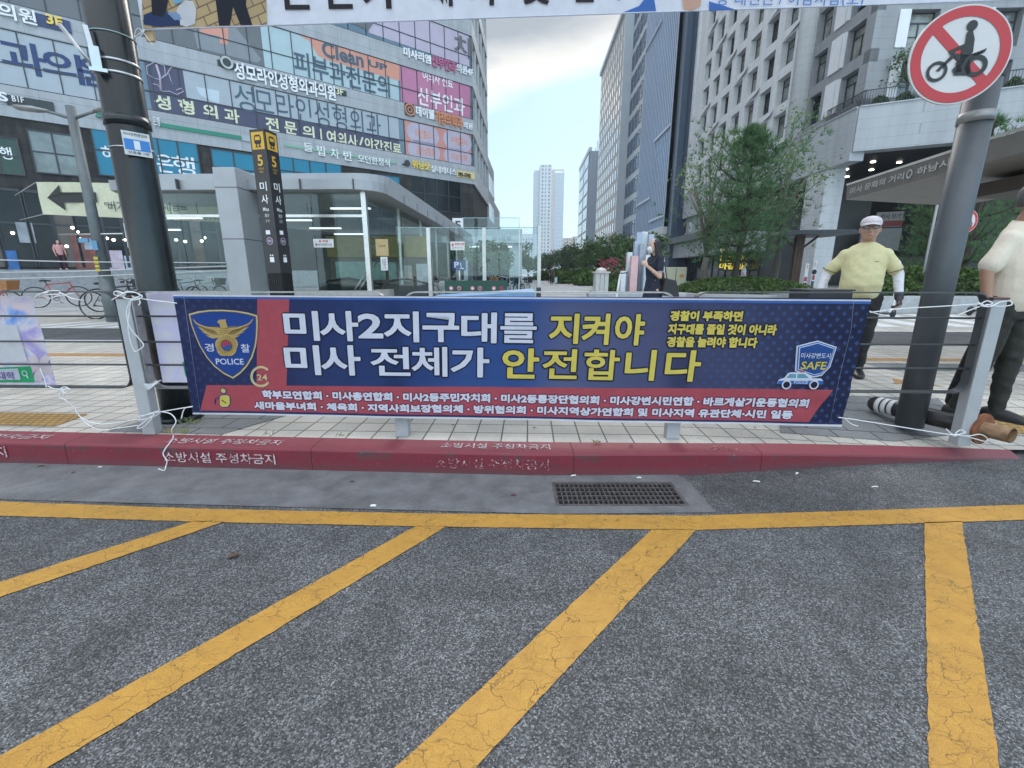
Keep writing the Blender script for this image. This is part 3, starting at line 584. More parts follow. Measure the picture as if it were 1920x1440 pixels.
# shopfronts of the ground storey
shop_cols = [(-30, 215, M_GLASSD), (0, 0, 0)]
for i, (x0, x1) in enumerate(((-60, -8), (0, 52), (60, 100), (104, 140), (146, 176), (196, 226), (232, 262), (300, 326), (330, 352), (356, 376), (380, 404))):
    a0 = FL.uv(x0, 430)[0]; a1 = FL.uv(x1, 430)[0]; b = MB(); b.pquad(FL, a0, a1, 1.6, 5.6, .03); w = b.build('shopfront', M_GLASSD if i % 3 else mat('brown_shop_glass', (.06, .035, .03), .08, var=.4, scale=1), bl)
    f = MB(); f.pbox(FL, a0 - .12, a0, 1.6, 5.7, 0, .10); f.pbox(FL, a1, a1 + .12, 1.6, 5.7, 0, .10); f.pbox(FL, a0, a1, 5.6, 5.75, 0, .10); f.pbox(FL, a0, a1, 3.9, 4.0, .02, .07); f.build('frame', M_MULL, w)
M_LAMP = mat('warm_shop_light', (.9, .9, .85), .4, emit=(1, .95, .85, 3.0))
for (px, py) in ((136, 427), (145, 435), (150, 448), (200, 447), (213, 450), (233, 450), (330, 450), (347, 453), (378, 452), (383, 446), (24, 437), (125, 462)):
    p = FL.P(px, py, .06); b = MB(); b.ball(p, .13, .05, .09, 8, 6); b.build('shop_lamp', M_LAMP, bl)
for (x0, y0, x1, y1, c) in ((146, 440, 178, 512, (.16, .05, .04)), (206, 470, 228, 512, (.45, .36, .42)), (240, 480, 250, 520, (.35, .42, .5)), (160, 447, 180, 468, (.42, .52, .62)), (20, 470, 30, 520, (.02, .10, .30)), (38, 418, 60, 455, (.25, .27, .3))):
    a0, b0 = FL.uv(x0, y1); a1, b1 = FL.uv(x1, y0); b = MB(); b.pbox(FL, a0, a1, max(b0, .6), b1, .05, .09); b.build('shop_poster', mat('poster_%02d%02d%02d' % tuple(int(q * 99) for q in c), c, .4, var=.35, scale=2), bl)
pb = MB(); pb.pbox(FL, LU, U(640, 400), .15, 1.45, 0, .55); pb.build('granite_base', mat('granite_plinth', (.26, .265, .275), .6, var=.2, scale=6, dirt=.3), bl)
# ---- channel-letter signs, each a thing of its own
def chsign(parts, label, board=None, extra=None, name='shop_sign', cat='shop sign'):
    """parts: list of (text, lb, rt, material, bold)"""
    p0 = FL.P(*parts[0][1]); t = thing(name, label, cat, p0)
    for s, lb_, rt_, m, bo in parts: b = MB(); letter(b, FL, s, lb_, rt_, .26, bo, depth=.12); b.build('lettering', m, t)
    if board:
        for (pts, m) in board:
            a0, b0 = FL.uv(*pts[0]); a1, b1 = FL.uv(*pts[1]); b = MB(); b.pbox(FL, a0, a1, b0, b1, .09, .17); b.build('sign_board', m, t)
    return t
BN = mat('navy_sign_board', (.03, .045, .13), .5); BD = mat('dark_sign_board', (.03, .035, .04), .5); BG = mat('green_sign_board', (.02, .20, .13), .5); BGL = mat('pale_green_sign_board', (.20, .38, .27), .5); BY = mat('yellow_sign_board', (.62, .48, .22), .5)
chsign([('의원', (2, 36), (66, 24), T_WHITE, .02), ('3F', (89, 47), (116, 36), T_YEL, .03)], 'white letters with yellow 3F on navy bar, highest sign at the far left', [(((64, 48), (131, 42)), BN)])
chsign([('S', (0, 191), (14, 176), T_WHITE, .03), ('B1F', (25, 192), (45, 185), T_WHITE, .01)], 'black bar sign reading B1F under the navy clinic lettering', [(((14, 197), (100, 193)), BD)])
chsign([('5', (180, 221), (193, 210), BG, .03), ('은행', (288, 236), (298, 222), T_WHITE, .01)], 'long green strip sign beside the black pole', [(((300, 239), (452, 256)), BG), (((452, 264), (476, 258)), F_WHITE), (((181, 219), (206, 213)), F_WHITE)])
chsign([('성모라인성형외과의원', (440, 149), (626, 164), T_WHITE, .022), ('3F', (629, 178), (641, 169), T_CREAM, .02)], 'white plastic surgery clinic letters on dark backing, ending in 3F', [(((408, 124), (648, 172)), BD)])
em = thing('round_sign_emblem', 'round grey emblem at the start of the plastic surgery sign', 'sign emblem', FL.P(425, 120)); p = FL.P(424, 120, .2)
b = MB(); b.disc(p + FL.n * .1, FL.d, (0, 0, 1), .36, .27); b.disc(p + FL.n * .09, FL.d, (0, 0, 1), .27); b.build('rim', mat('pale_emblem', (.42, .45, .45), .5), em); b = MB(); b.disc(p + FL.n * .095, FL.d, (0, 0, 1), .24); b.build('face', BD, em); b = MB(); b.pbox(FL, *[FL.uv(424, 120)[0] + q for q in (-.3, .3)], *[FL.uv(424, 120)[1] + q for q in (-.3, .3)], .1, .28); b.build('backing', BD, em)
chsign([('미사리엠', (755, 107), (805, 106), T_WHITE, .022), ('산부인과', (807, 125), (852, 118), mat('pink_sign_lettering', (.45, .10, .22), .5), .022), ('의원4F', (854, 136), (884, 130), T_WHITE, .015)], 'white and pink letters of a maternity clinic above the magenta window band')
chsign([('데이웰', (778, 218), (811, 208), T_WHITE, .022), ('가정의학과', (813, 232), (864, 220), T_OR, .022), ('의원', (866, 241), (883, 233), T_WHITE, .02)], 'white and orange letters of a family clinic under the magenta window band')
em = thing('round_sign_emblem', 'dark orange ring emblem beside the family clinic letters', 'sign emblem', FL.P(766, 207)); p = FL.P(766, 207, .2)
b = MB(); b.disc(p + FL.n * .06, FL.d, (0, 0, 1), .45, .36); b.disc(p + FL.n * .06, FL.d, (0, 0, 1), .22, .15); b.build('ring', T_OR, em); b = MB(); b.pbox(FL, FL.uv(766, 207)[0] - .4, FL.uv(766, 207)[0] + .4, FL.uv(766, 207)[1] - .42, FL.uv(766, 207)[1] + .42, .1, .255); b.build('backing', BD, em)
chsign([('들', (568, 284), (584, 271), T_WHITE, .01), ('밥', (594, 292), (609, 276), T_WHITE, .01), ('차', (619, 297), (633, 281), T_WHITE, .01), ('반', (643, 301), (658, 286), T_WHITE, .01), ('모던한정식', (670, 305), (728, 300), T_WHITE, .012)], 'white restaurant letters over a thin pale green bar', [(((533, 275), (741, 304)), BGL)])
chsign([('위닝샷', (771, 316), (803, 306), T_YEL, .03), ('실내테니스', (806, 323), (853, 318), T_WHITE, .015), ('791-1742', (857, 331), (880, 327), BD, .02)], 'yellow and white letters of an indoor tennis club with phone number plate', [(((855, 332), (888, 325)), BY)])
em = thing('sign_emblem', 'small dark racket emblem before the yellow tennis letters', 'sign emblem', FL.P(762, 310)); b = MB(); p = FL.P(762, 307, .2); b.disc(p, FL.d, (0, 0, 1), .26, .0, 20); b.tube([p - FL.d * .2 - Vector((0, 0, .1)), p - FL.d * .45 - Vector((0, 0, .12))], .07, 6); b.build('racket', BD, em); b = MB(); b.pbox(FL, FL.uv(762, 307)[0] - .2, FL.uv(762, 307)[0] + .2, FL.uv(762, 307)[1] - .2, FL.uv(762, 307)[1] + .2, .1, .19); b.build('backing', BD, em)
# ---- lower annex and terrace trees behind, and the diner front seen through the glass screen
an = thing('annex_building', 'low grey building with planted stepped terraces beyond the clinic building', 'building', (c2.x, c2.y, .15))
a0 = c2 + SIDE_D * .3
for k, (ln, h) in enumerate(((9, 15.0), (20, 11.0), (34, 7.5))):
    b = MB(); st = a0 + SIDE_D * (0 if k == 0 else (9 if k == 1 else 20)); e = a0 + SIDE_D * ln
    b.prism([(st.x, st.y, .15), (e.x, e.y, .15), (e.x - 14, e.y, .15), (st.x - 14, st.y, .15)], (0, 0, h)); b.build('block', M_FAC, an)
    P2 = Plane((a0.x, a0.y), SIDE_D); s0 = (st - a0).length
    for j in range(int((h - 1) // 3.4)):
        m = MB(); m.pquad(P2, s0 + .6, ln - .6, 1.2 + j * 3.4, 3.2 + j * 3.4, .03); m.build('window', M_GLASSB, an)
# ------------------------------------------------------------------ pale office-residence on the right, its podium and arcade
K = 1.4
FA = Plane((16.4 * K, 22 * K), vpdir(990)); SD = FA.d
def _whitepanel(name, c, joint=True):
    t = NT(name); s = t.sep(); n = t.N.new('ShaderNodeVectorMath'); n.operation = 'DOT_PRODUCT'; t.lk(t.pos, n.inputs[0]); n.inputs[1].default_value = (.72, 1, 0)
    cx = t.N.new('ShaderNodeCombineXYZ'); t.lk(n.outputs['Value'], cx.inputs[0]); t.lk(s[2], cx.inputs[1])
    b, f = t.brick(cx.outputs[0], 2.6, .62, .012, c, tuple(x * .96 for x in c), tuple(x * .72 for x in c), .5)
    st = t.mapr(t.noise(.8, 7, .7, t.mapping((2, 2, .2))), .3, .7, .84, 1.08); v = t.N.new('ShaderNodeVectorMath'); v.operation = 'SCALE'; t.lk(b, v.inputs[0]); t.lk(st, v.inputs['Scale'])
    return t.done(v.outputs[0], .55)
M_WP = _whitepanel('off_white_wall_panel', (.60, .60, .615)); M_PODP = _whitepanel('grey_podium_stone', (.36, .375, .40)); M_GREYW = _whitepanel('mid_grey_wall_panel', (.25, .255, .27)); M_COLM = _whitepanel('pale_column_stone', (.46, .47, .49))
M_WPAN = mat('white_infill_panel', (.62, .62, .64), .5, var=.05, scale=1)
M_CURT = mat('window_glass_with_blinds', (.15, .165, .165), .08, var=.7, scale=.9, spec=.8)
wb = thing('white_residence_building', 'tall off-white building with deep square window openings above a grey stone podium and arcade', 'building', FA.w(3, .15))
UC, U1, U2, UE = 3.3, 11.1, FA.uv(1306, 120)[0], 46.4
Z0 = CH + 7.6 * K        # podium parapet
PH = 2.92; NR = 11; ZT = Z0 + PH * NR + .6
DEP = .65
wall = MB(); zb = Z0 - .02
# lattice: horizontal bands, then piers; openings are real recesses
cols = []; u = U1 + 1.2
while u < UE - 2.6:
    if not (u < U2 + .4 and u + 2.2 > U2 - .9): cols.append((u, u + 2.15))
    elif cols: u = U2 + .5; cols.append((u, u + 2.15))
    u += 3.2
rows = [(Z0 + .75 + PH * i, Z0 + .75 + PH * i + 2.15) for i in range(NR)]
wall.pbox(FA, U1, UE, Z0 - .6, rows[0][0], -DEP, 0)
for i in range(NR): wall.pbox(FA, U1, UE, rows[i][1], rows[i + 1][0] if i + 1 < NR else ZT, -DEP, 0)
pe = [U1] + [v for c in cols for v in c] + [UE]
for i in range(0, len(pe), 2):
    for r in rows: wall.pbox(FA, pe[i], pe[i + 1], r[0], r[1], -DEP, -.003)
wall.pbox(FA, U2 - .75, U2 + .2, Z0 - .3, ZT, -.2, .22)
wall.build('wall', M_WP, wb)
# folded, slanted sill panels that make the lattice look woven
for i, r in enumerate(rows):
    for j, (a, b_) in enumerate(cols):
        if (i * 2 + j) % 3 == 0: p = [FA.w(a - .9, r[0], .002), FA.w(b_, r[0], .002), FA.w(b_, r[0] - .72, .002), FA.w(a - .9, r[0] - .5, .26)]; fold = MB(); fold.add(p, [(0, 1, 2), (0, 2, 3)]); fold.build('folded_panel', M_WP, wb)
cyl = MB(); p = FA.w(U1 - .3, Z0 - .3, -.25); cyl.tube([p, (p.x, p.y, ZT)], .75, 20); cyl.build('corner_column', M_WP, wb)
gw = MB(); gcols = [(UC + .9, UC + 2.7), (UC + 4.9, UC + 6.6)]
ge = [UC] + [v for c in gcols for v in c] + [U1 - .4]
gw.pbox(FA, UC, U1 - .4, Z0 - .3, rows[0][0], -1.0, -.45)
for i in range(NR): gw.pbox(FA, UC, U1 - .4, rows[i][1], rows[i + 1][0] if i + 1 < NR else ZT, -1.0, -.45)
for i in range(0, 6, 2):
    for r in rows: gw.pbox(FA, ge[i], ge[i + 1], r[0], r[1], -1.0, -.453)
FR = Plane(FA.w(UC, 0, -.45)[:2], (SD.y, -SD.x, 0))   # upper front, square to the street
gw.pbox(FR, .0, 26, Z0 - .3, rows[0][0], -.6, .0)
for i in range(NR): gw.pbox(FR, 0, 26, rows[i][1], rows[i + 1][0] if i + 1 < NR else ZT, -.6, .0)
fcols = [(2.2, 4.0), (7.4, 9.2), (12.6, 14.4), (17.8, 19.6)]; fe = [0] + [v for c in fcols for v in c] + [26]
for i in range(0, len(fe), 2):
    for r in rows: gw.pbox(FR, fe[i], fe[i + 1], r[0], r[1], -.6, -.003)
gw.build('recessed_wall', M_GREYW, wb)
for r in rows[:8]:
    for q_ in ((FA, UC + 3.15, UC + 4.35, r[0] - .05, r[1] + .1, -.45, -.36), (FA, UC + 2.72, UC + 2.98, r[0] - .05, r[1], -.45, -.30)) + tuple((FR, c[0] - .75, c[0] - .05, r[0], r[1], 0, .06) for c in fcols[:2]):
        pn = MB(); pn.pbox(*q_); pn.build('infill_panel', M_WPAN, wb)
# windows: one master per kind, copied
def winmesh(pl, u0, u1, v0, v1, off, curt):
    base = pl.w(u0, v0, off); g1 = MB(); g1.pquad(pl, u0, u1, v0, v1, off); f = MB(); t = .07
    for q in ((u0, u1, v0, v0 + t), (u0, u1, v1 - t, v1), (u0, u0 + t, v0 + t, v1 - t), (u1 - t, u1, v0 + t, v1 - t)): f.pbox(pl, *q, off, off + .06)
    f.pbox(pl, u0 + t, u1 - t, v1 - .62, v1 - .55, off, off + .055); f.pbox(pl, (u0 + u1) / 2 - .035, (u0 + u1) / 2 + .035, v0 + t, v1 - .62, off, off + .05); f.pbox(pl, u0 + t, (u0 + u1) / 2 - .035, v0 + .75, v0 + .81, off, off + .045)
    gm = g1.mesh('window', base); gm.materials.append(curt); fm = f.mesh('frame', base); fm.materials.append(M_MULL); return base, gm, fm
def put_windows(parent, pl, cells, off, curts, limit):
    n = 0; rest = MB(); restf = MB(); pw = wloc(parent); cache = {}
    for (u0, u1, v0, v1) in cells:
        if n < limit:
            key = (round(u1 - u0, 3), round(v1 - v0, 3), n % len(curts))
            if key not in cache: cache[key] = winmesh(pl, u0, u1, v0, v1, off, curts[n % len(curts)])
            _, gm, fm = cache[key]; w = bpy.data.objects.new('window', gm); COL.objects.link(w); w.parent = parent; w.location = pl.w(u0, v0, off) - pw
            f = bpy.data.objects.new('frame', fm); COL.objects.link(f); f.parent = w
        else: rest.pquad(pl, u0, u1, v0, v1, off)
        n += 1
    if rest.v: o = rest.build('upper_windows', curts[0], parent); o['kind'] = 'stuff'
CU = [M_CURT, M_GLASSD, mat('window_glass_with_pale_curtain', (.24, .24, .22), .12, var=.5, scale=1.4)]
put_windows(wb, FA, [(a, b_, r[0], r[1]) for r in rows for (a, b_) in cols], -DEP + .04, CU, 74)
put_windows(wb, FA, [(a, b_, r[0], r[1]) for r in rows for (a, b_) in gcols], -.93, CU, 14); put_windows(wb, FR, [(a, b_, r[0], r[1]) for r in rows[:6] for (a, b_) in fcols[:2]], -.5, CU, 10)
bk = MB(); q = [FA.w(UC + 1, 0, -1.2), FA.w(UE, 0, -1.2), FA.w(UE, 0, -26), FA.w(UC + 1, 0, -26)]
for v in q: v.z = Z0 - .5
bk.prism(q, (0, 0, ZT - Z0 + .2)); bk.build('core', mat('residence_core', (.08, .085, .09), .5), wb)
# podium: parapet band and soffit; the front turns towards us at the corner
PC = FA.w(2.75, 0); BD2 = -vpdir(-872); PF = Plane(PC[:2], BD2)
ZS0 = CH + 5.68 * K
pod = MB(); inn = FA.n * -7
pod.pbox(FA, 2.75, UE, ZS0 - .55, Z0, -.8, .15)
pod.pbox(PF, -.02, 22, ZS0, Z0, -.8, .15)
pod.pbox(FA, 2.75, UE, Z0, Z0 + .08, -.9, .22); pod.pbox(PF, 0, 22, Z0 + .002, Z0 + .082, -.9, .22)
pod.build('podium_band', M_PODP, wb)
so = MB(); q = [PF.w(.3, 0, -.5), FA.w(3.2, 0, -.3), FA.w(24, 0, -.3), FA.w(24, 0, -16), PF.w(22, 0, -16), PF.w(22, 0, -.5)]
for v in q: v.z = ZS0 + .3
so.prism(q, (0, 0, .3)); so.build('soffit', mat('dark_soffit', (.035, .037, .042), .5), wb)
tr = MB(); q = [PF.w(.3, 0, -.5), FA.w(3.2, 0, -.3), FA.w(UE, 0, -.3), FA.w(UE, 0, -16), PF.w(22, 0, -16), PF.w(22, 0, -.5)]
for v in q: v.z = Z0 - .55
tr.prism(q, (0, 0, .3)); tr.build('terrace_slab', M_PODP, wb)
M_DOWN = mat('downlight_glow', (1, .95, .85), .4, emit=(1, .92, .8, 14.0))
for (px, py) in ((1587, 317), (1637, 303), (1634, 318), (1686, 304), (1588, 331), (1588, 343)):
    r = ray(px, py); p = CAM + r * ((ZS0 + .29 - CH) / r.z); b = MB(); b.tube([p, p - Vector((0, 0, .05))], .16, 12); b.build('downlight', M_DOWN, wb)
# the square column, arcade back wall, stairs
cl = MB(); a, v = FA.uv(1496, 460); b2, v = FA.uv(1530, 460); cl.pbox(FA, b2, a, .15, ZS0 + .4, -1.35, .02); cl.build('column', M_COLM, wb)
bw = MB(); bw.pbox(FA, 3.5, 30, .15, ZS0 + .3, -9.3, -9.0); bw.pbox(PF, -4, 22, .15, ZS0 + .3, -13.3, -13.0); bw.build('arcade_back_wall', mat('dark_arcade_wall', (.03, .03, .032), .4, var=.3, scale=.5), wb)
st = MB(); s0 = FA.w(7.5, 0, -4.5); ax = -FA.n; bx = SD
for i in range(16):
    c = s0 + ax * (i * .32 + .4) ; c.z = .15 + .17 * (i + .5); st.cbox((c.x, c.y, .15 + .085 * (i + 1)), .34, 3.2, .17 * (i + 1), math.atan2(ax.y, ax.x))
st.build('stair', mat('stair_stone', (.13, .13, .135), .6), wb)
wp = MB(); wp.pbox(PF, 3.0, 8.0, 3.1, 4.9, -9.5, -9.3); wp.build('hanging_panel', mat('grey_lobby_panel', (.16, .17, .17), .4), wb)
b = MB(); b.pbox(PF, 3.9, 8.0, 5.0, 6.2, -9.6, -9.4); nb = b.build('notice_banner', mat('grey_notice', (.30, .28, .28), .6, var=.2, scale=3), wb)
b = MB(); b.pquad(PF, 4.0, 7.9, 5.05, 5.5, -9.37); b.build('red_strip', mat('dark_red_notice', (.20, .03, .035), .6), nb); b = MB(); letter(b, PF, '미사 상가 임대 분양 안내', (4.2, 5.65), (7.7, 6.05), -9.36, .02, px=False); b.build('lettering', T_DK, nb)
gr = MB(); gr.pquad(FA, 15.5, 46, 4.9, ZS0 - .55, -1.4); gr.build('upper_shop_glass', M_GLASSD, wb)
for i in range(5): gm = MB(); gm.pbox(FA, 15.5 + i * 2.3, 15.6 + i * 2.3, 4.9, ZS0 - .55, -1.4, -1.3); gm.build('mullion', M_MULL, wb)
lw = MB(); lw.pbox(FA, 24, UE, 6.1, ZS0 - .55, -1.2, -.3); lw.build('upper_shop_wall', M_PODP, wb)
for i in range(9):
    a = 25 + i * 2.3; w = MB(); w.pbox(FA, a, a + .95, 6.8, 8.0, -.3, -.27); w.build('sash_window', M_GLASSD if i % 2 else M_WPAN, wb)
cn = MB(); cn.prism([FA.w(15.2, 5.7, -1.2), FA.w(15.2, 6.1, 1.5), FA.w(15.2, 5.3, 1.55), FA.w(15.2, 5.2, -1.2)], FA.d * 31.2); cn.build('canopy_roof', mat('charcoal_canopy', (.045, .05, .055), .5), wb)
cf = MB(); cf.pbox(FA, 15.2, UE, 3.35, 5.22, -1.2, .75); cf.build('canopy_fascia', M_PODP, wb)
for i in range(12): p = FA.w(23 + i * 1.75, 3.75, .76); b = MB(); b.disc(p, FA.d, (0, 0, 1), .12, 0, 12); b.build('fascia_lamp', M_DK2 if False else mat('dim_lamp', (.5, .5, .5), .4), wb)
sg = MB(); sg.pquad(FA, 15.2, 46, .15, 3.35, -.9); sg.build('shopfront', M_GLASSD, wb)
for i in range(16): sm = MB(); sm.pbox(FA, 15.4 + i * 1.95, 15.5 + i * 1.95, .15, 3.35, -.9, -.8); sm.build('shopfront_mullion', M_MULL, wb)
# glowing letters in the shop window beneath the canopy
led = thing('window_letter_sign', 'yellow lit number and letters in the dark shop window behind the pine', 'sign', FA.w(20, 1, -.6))
T_LED = mat('lit_yellow_letters', (.8, .6, .05), .4, emit=(1, .75, .05, .55))
FLd = Plane(FA.w(19, 0, 2.0)[:2], (1, -.12, 0))
b = MB(); letter(b, FLd, '1533', (1350, 491), (1377, 479), 0, .03); letter(b, FLd, '-90', (1381, 491), (1402, 478), 0, .03); letter(b, FLd, '마감임박', (1348, 505), (1412, 493), 0, .03); b.build('lettering', T_LED, led)
b = MB(); a0, c0 = FLd.uv(1346, 508); a1, c1 = FLd.uv(1416, 458); b.pbox(FLd, a0, a1, c0, c1, -.2, -.05); b.build('board', mat('black_led_board', (.01, .01, .012), .3), led)
b = MB()
for x in (1350, 1365, 1393, 1402): p0 = FLd.uv(x, 474); p1 = FLd.uv(x + 11, 466); b.pquad(FLd, p0[0], p1[0], p0[1], p1[1], 0)
b.build('lit_box', T_WHITE, led); b = MB(); letter(b, FLd, '문의', (1351, 474), (1376, 467), .02, .02); b.build('lettering', T_LED, led)
for u_ in (a0 + .1, a1 - .1): b = MB(); b.pbox(FLd, u_ - .04, u_ + .04, .15, c0, -.2, -.1); b.build('leg', M_MULL, led)
# terrace rail
rl = thing('terrace_railing', 'dark bar railing along the edge of the podium terrace', 'railing', PF.w(1, Z0, 0)); b = MB()
for (pl, a, c) in ((FA, 2.8, 6.8), (PF, .1, 12)):
    b.pbox(pl, a, c, Z0 + 1.05, Z0 + 1.1, -.32, -.27); b.pbox(pl, a, c, Z0 + .16, Z0 + .2, -.32, -.28); n = int((c - a) / .14)
    for i in range(n + 1): u_ = a + (c - a) * i / n; b.pbox(pl, u_ - .011, u_ + .011, Z0 + .08, Z0 + 1.05, -.31, -.285)
b.build('bars', M_MULL, rl)
# ------------------------------------------------------------------ blue fin tower, hotel, narrow office, apartment towers
FB = Plane((16.2 * K, 51 * K), vpdir(990))
M_BLUEG = mat('blue_mirror_glass', (.10, .19, .38), .05, .35, var=.3, scale=.12, spec=1.0); M_FIN = mat('pale_metal_fin', (.42, .46, .52), .4, .3); M_PBL = mat('pale_blue_spandrel', (.36, .40, .44), .4, var=.06, scale=.4)
fb = thing('fin_tower', 'blue glass tower with close vertical metal fins next to the off-white building', 'building', FB.w(10, .15)); HT = 62
q = [FB.w(-3.5, 0, -1.2), FB.w(31, 0, -1.2), FB.w(31, 0, -25), FB.w(-3.5, 0, -25)]
for v in q: v.z = .15
b = MB(); b.prism(q, (0, 0, HT)); b.build('body', mat('dark_blue_body', (.035, .05, .085), .3), fb)
b = MB(); b.pquad(FB, 0, 18.6, 8, HT, .0); b.build('glass_curtain', M_BLUEG, fb)
b = MB(); n = 20
for i in range(n + 1): u_ = 18.6 * i / n; b.pbox(FB, u_ - .07, u_ + .07, 8.2, HT, 0, .10)
b.build('fins', M_FIN, fb)
b = MB(); b.pbox(FB, -.1, 18.6, .15, 8, -1.0, .1); b.build('base_wall', mat('pale_shop_base', (.5, .5, .5), .5, var=.1, scale=.5), fb)
for k_, z in enumerate((9.4, 13.2, 21.6, 38.5)): a, c = ((0, 8.5), (8.8, 18.6))[k_ % 2]; b = MB(); b.pbox(FB, a, c, z, z + .35, .10, .22); b.build('spandrel_strip', M_FIN, fb)
b = MB(); b.pbox(FB, -2.4, -.5, .15, HT, -1.2, -.4); b.build('side_return', mat('navy_return', (.05, .075, .12), .35), fb)
b = MB(); b.pbox(FB, 18.7, 30.6, 5.6, HT, -1.0, .1); b.build('grid_wall', M_PBL, fb)
put_windows(fb, FB, [(19.2 + j * 2.8, 19.2 + j * 2.8 + 2.1, 8.4 + i * 3.9, 8.4 + i * 3.9 + 2.7) for i in range(12) for j in range(4)], .12, [M_BLUEG], 48)
b = MB(); b.pbox(FB, 3, 12, 5.4, 7.2, .1, .35); s_ = b.build('sign_panel', mat('white_shop_sign', (.6, .6, .58), .5), fb); b = MB(); letter(b, FB, '드림 프라자', (4, 5.8), (11, 6.8), .37, .02, px=False); b.build('lettering', T_DK, s_)
b = MB(); b.pbox(FB, .5, 16, .2, 4.8, .1, .16); b.build('shopfront', M_GLASSD, fb)
# hotel
HY = 102.0; HX = 22.1; FH = Plane((HX, HY), vpdir(990)); HH = 51.5
ht = thing('hotel_block', 'tall beige-grey block with many small slot windows beyond the blue tower', 'building', (HX, HY, .15))
q = [FH.w(0, 0, -.3), FH.w(33, 0, -.3), FH.w(33, 0, -22), FH.w(0, 0, -22)]
for v in q: v.z = 9
b = MB(); b.prism(q, (0, 0, HH - 9)); b.build('body', _whitepanel('taupe_wall_panel', (.37, .35, .335)), ht)
b = MB(); b.pbox(FH, -.3, -.05, 9, HH + .2, -14, .15); b.build('end_wall', mat('pale_blue_end_wall', (.40, .43, .46), .5, var=.05, scale=.3), ht)
q = [FH.w(0, 0, -.0), FH.w(33, 0, -.0), FH.w(33, 0, -22), FH.w(0, 0, -22)]
for v in q: v.z = .15
b = MB(); b.prism(q, (0, 0, 8.6)); b.build('podium', mat('cream_podium', (.55, .53, .48), .6, var=.08, scale=.4), ht)
b = MB(); b.pbox(FH, -.5, 33.2, HH, HH + .9, -.6, .2); b.build('parapet', M_PBL, ht)
wm = MB(); wm.pquad(FH, 0, 1.15, 0, 1.75, -.22); wmesh = wm.mesh('window', FH.w(0, 0, -.22)); wmesh.materials.append(mat('pale_slot_glass', (.82, .86, .88), .12, .85, var=.15, scale=.6)); pw = wloc(ht); stuff = MB(); n = 0
for i in range(15):
    for j in range(11):
        u_ = 1.2 + j * 2.9; v_ = 10.2 + i * 2.72
        if n < 100: o = bpy.data.objects.new('window', wmesh); COL.objects.link(o); o.parent = ht; o.location = FH.w(u_, v_, -.22) - pw
        else: stuff.pquad(FH, u_, u_ + 1.15, v_, v_ + 1.75, -.22)
        n += 1
so_ = stuff.build('upper_windows', wmesh.materials[0], ht); so_['kind'] = 'stuff'
# narrow office
FN = Plane((23.4, 150), vpdir(990)); nb_ = thing('narrow_office_tower', 'slim blue-glazed office tower beyond the slot-windowed block', 'building', (23.4, 150, .15)); NH = 37
q = [FN.w(0, 0, -.2), FN.w(28, 0, -.2), FN.w(28, 0, -20), FN.w(0, 0, -20)]
for v in q: v.z = .15
b = MB(); b.prism(q, (0, 0, NH)); b.build('body', mat('slate_blue_wall', (.22, .26, .31), .5), nb_)
for i in range(9): b = MB(); b.pquad(FN, .8, 12, 3 + i * 3.8, 6.2 + i * 3.8, 0); b.pquad(FN, 13.4, 27, 3 + i * 3.8, 6.2 + i * 3.8, 0); b.build('window', mat('pale_sky_glass', (.36, .46, .55), .1, var=.15, scale=.3), nb_)
b = MB(); b.pbox(FN, -.2, 28, NH, NH + 1.2, -.8, .1); b.pbox(FN, 4, 4.2, NH, NH + 4, -3, -2.8); b.pbox(FN, 8, 8.2, NH, NH + 3, -3, -2.8); b.build('parapet', M_PBL, nb_)
# apartment tower on the axis of the street
TY = 420.0; tx = lambda px: (px - 960) / FPX / (cT + sT * 208 / 850) * TY
at_ = thing('apartment_tower', 'slender pale apartment tower closing the view down the street', 'building', (tx(1028), TY, .15)); zt = lambda py: D(1028, py, TY).z
M_AP1 = mat('pale_apartment_wall', (.50, .53, .56), .7, var=.03, scale=.05); M_AP2 = mat('beige_apartment_wall', (.55, .48, .43), .7); M_AP3 = mat('blue_grey_apartment_wall', (.40, .46, .52), .7); M_APW = mat('apartment_window', (.16, .19, .23), .3)
def slab(name, x0, x1, ytop, m, dy=0, par=None): b = MB(); b.box(tx(x0), tx(x1), TY + dy, TY + 16, .15, zt(ytop)); return b.build(name, m, par or at_)
slab('wing', 1000, 1011, 319, M_AP3, 1.0); slab('core', 1010, 1031, 310, M_AP1, -1.5); slab('edge_strip', 1031, 1037, 318, M_AP2, .5); slab('wing', 1037, 1053.5, 325, M_AP3, 0)
b = MB(); b.box(tx(1035), tx(1054), TY + 6, TY + 8, zt(316), zt(314.5)); b.box(tx(1052.5), tx(1054), TY + 6, TY + 8, zt(326), zt(316)); b.box(tx(1035), tx(1036.5), TY + 6, TY + 8, zt(326), zt(316)); b.build('roof_frame', M_AP2, at_)
for i in range(29):
    z = 5 + i * 3.0
    for x0, x1 in ((1013, 1016), (1019, 1021), (1025, 1028)): b = MB(); b.box(tx(x0), tx(x1), TY - 1.62, TY - 1.5, z, z + 1.6); b.build('window', M_APW, at_)
b = MB()
for i in range(24): z = 6 + i * 3.4; b.box(tx(1037), tx(1053.5), TY - .12, TY, z, z + .5); b.box(tx(1000), tx(1010), TY + .9, TY + 1, z, z + .5)
b.build('floor_band', M_AP1, at_)
TY = 520.0
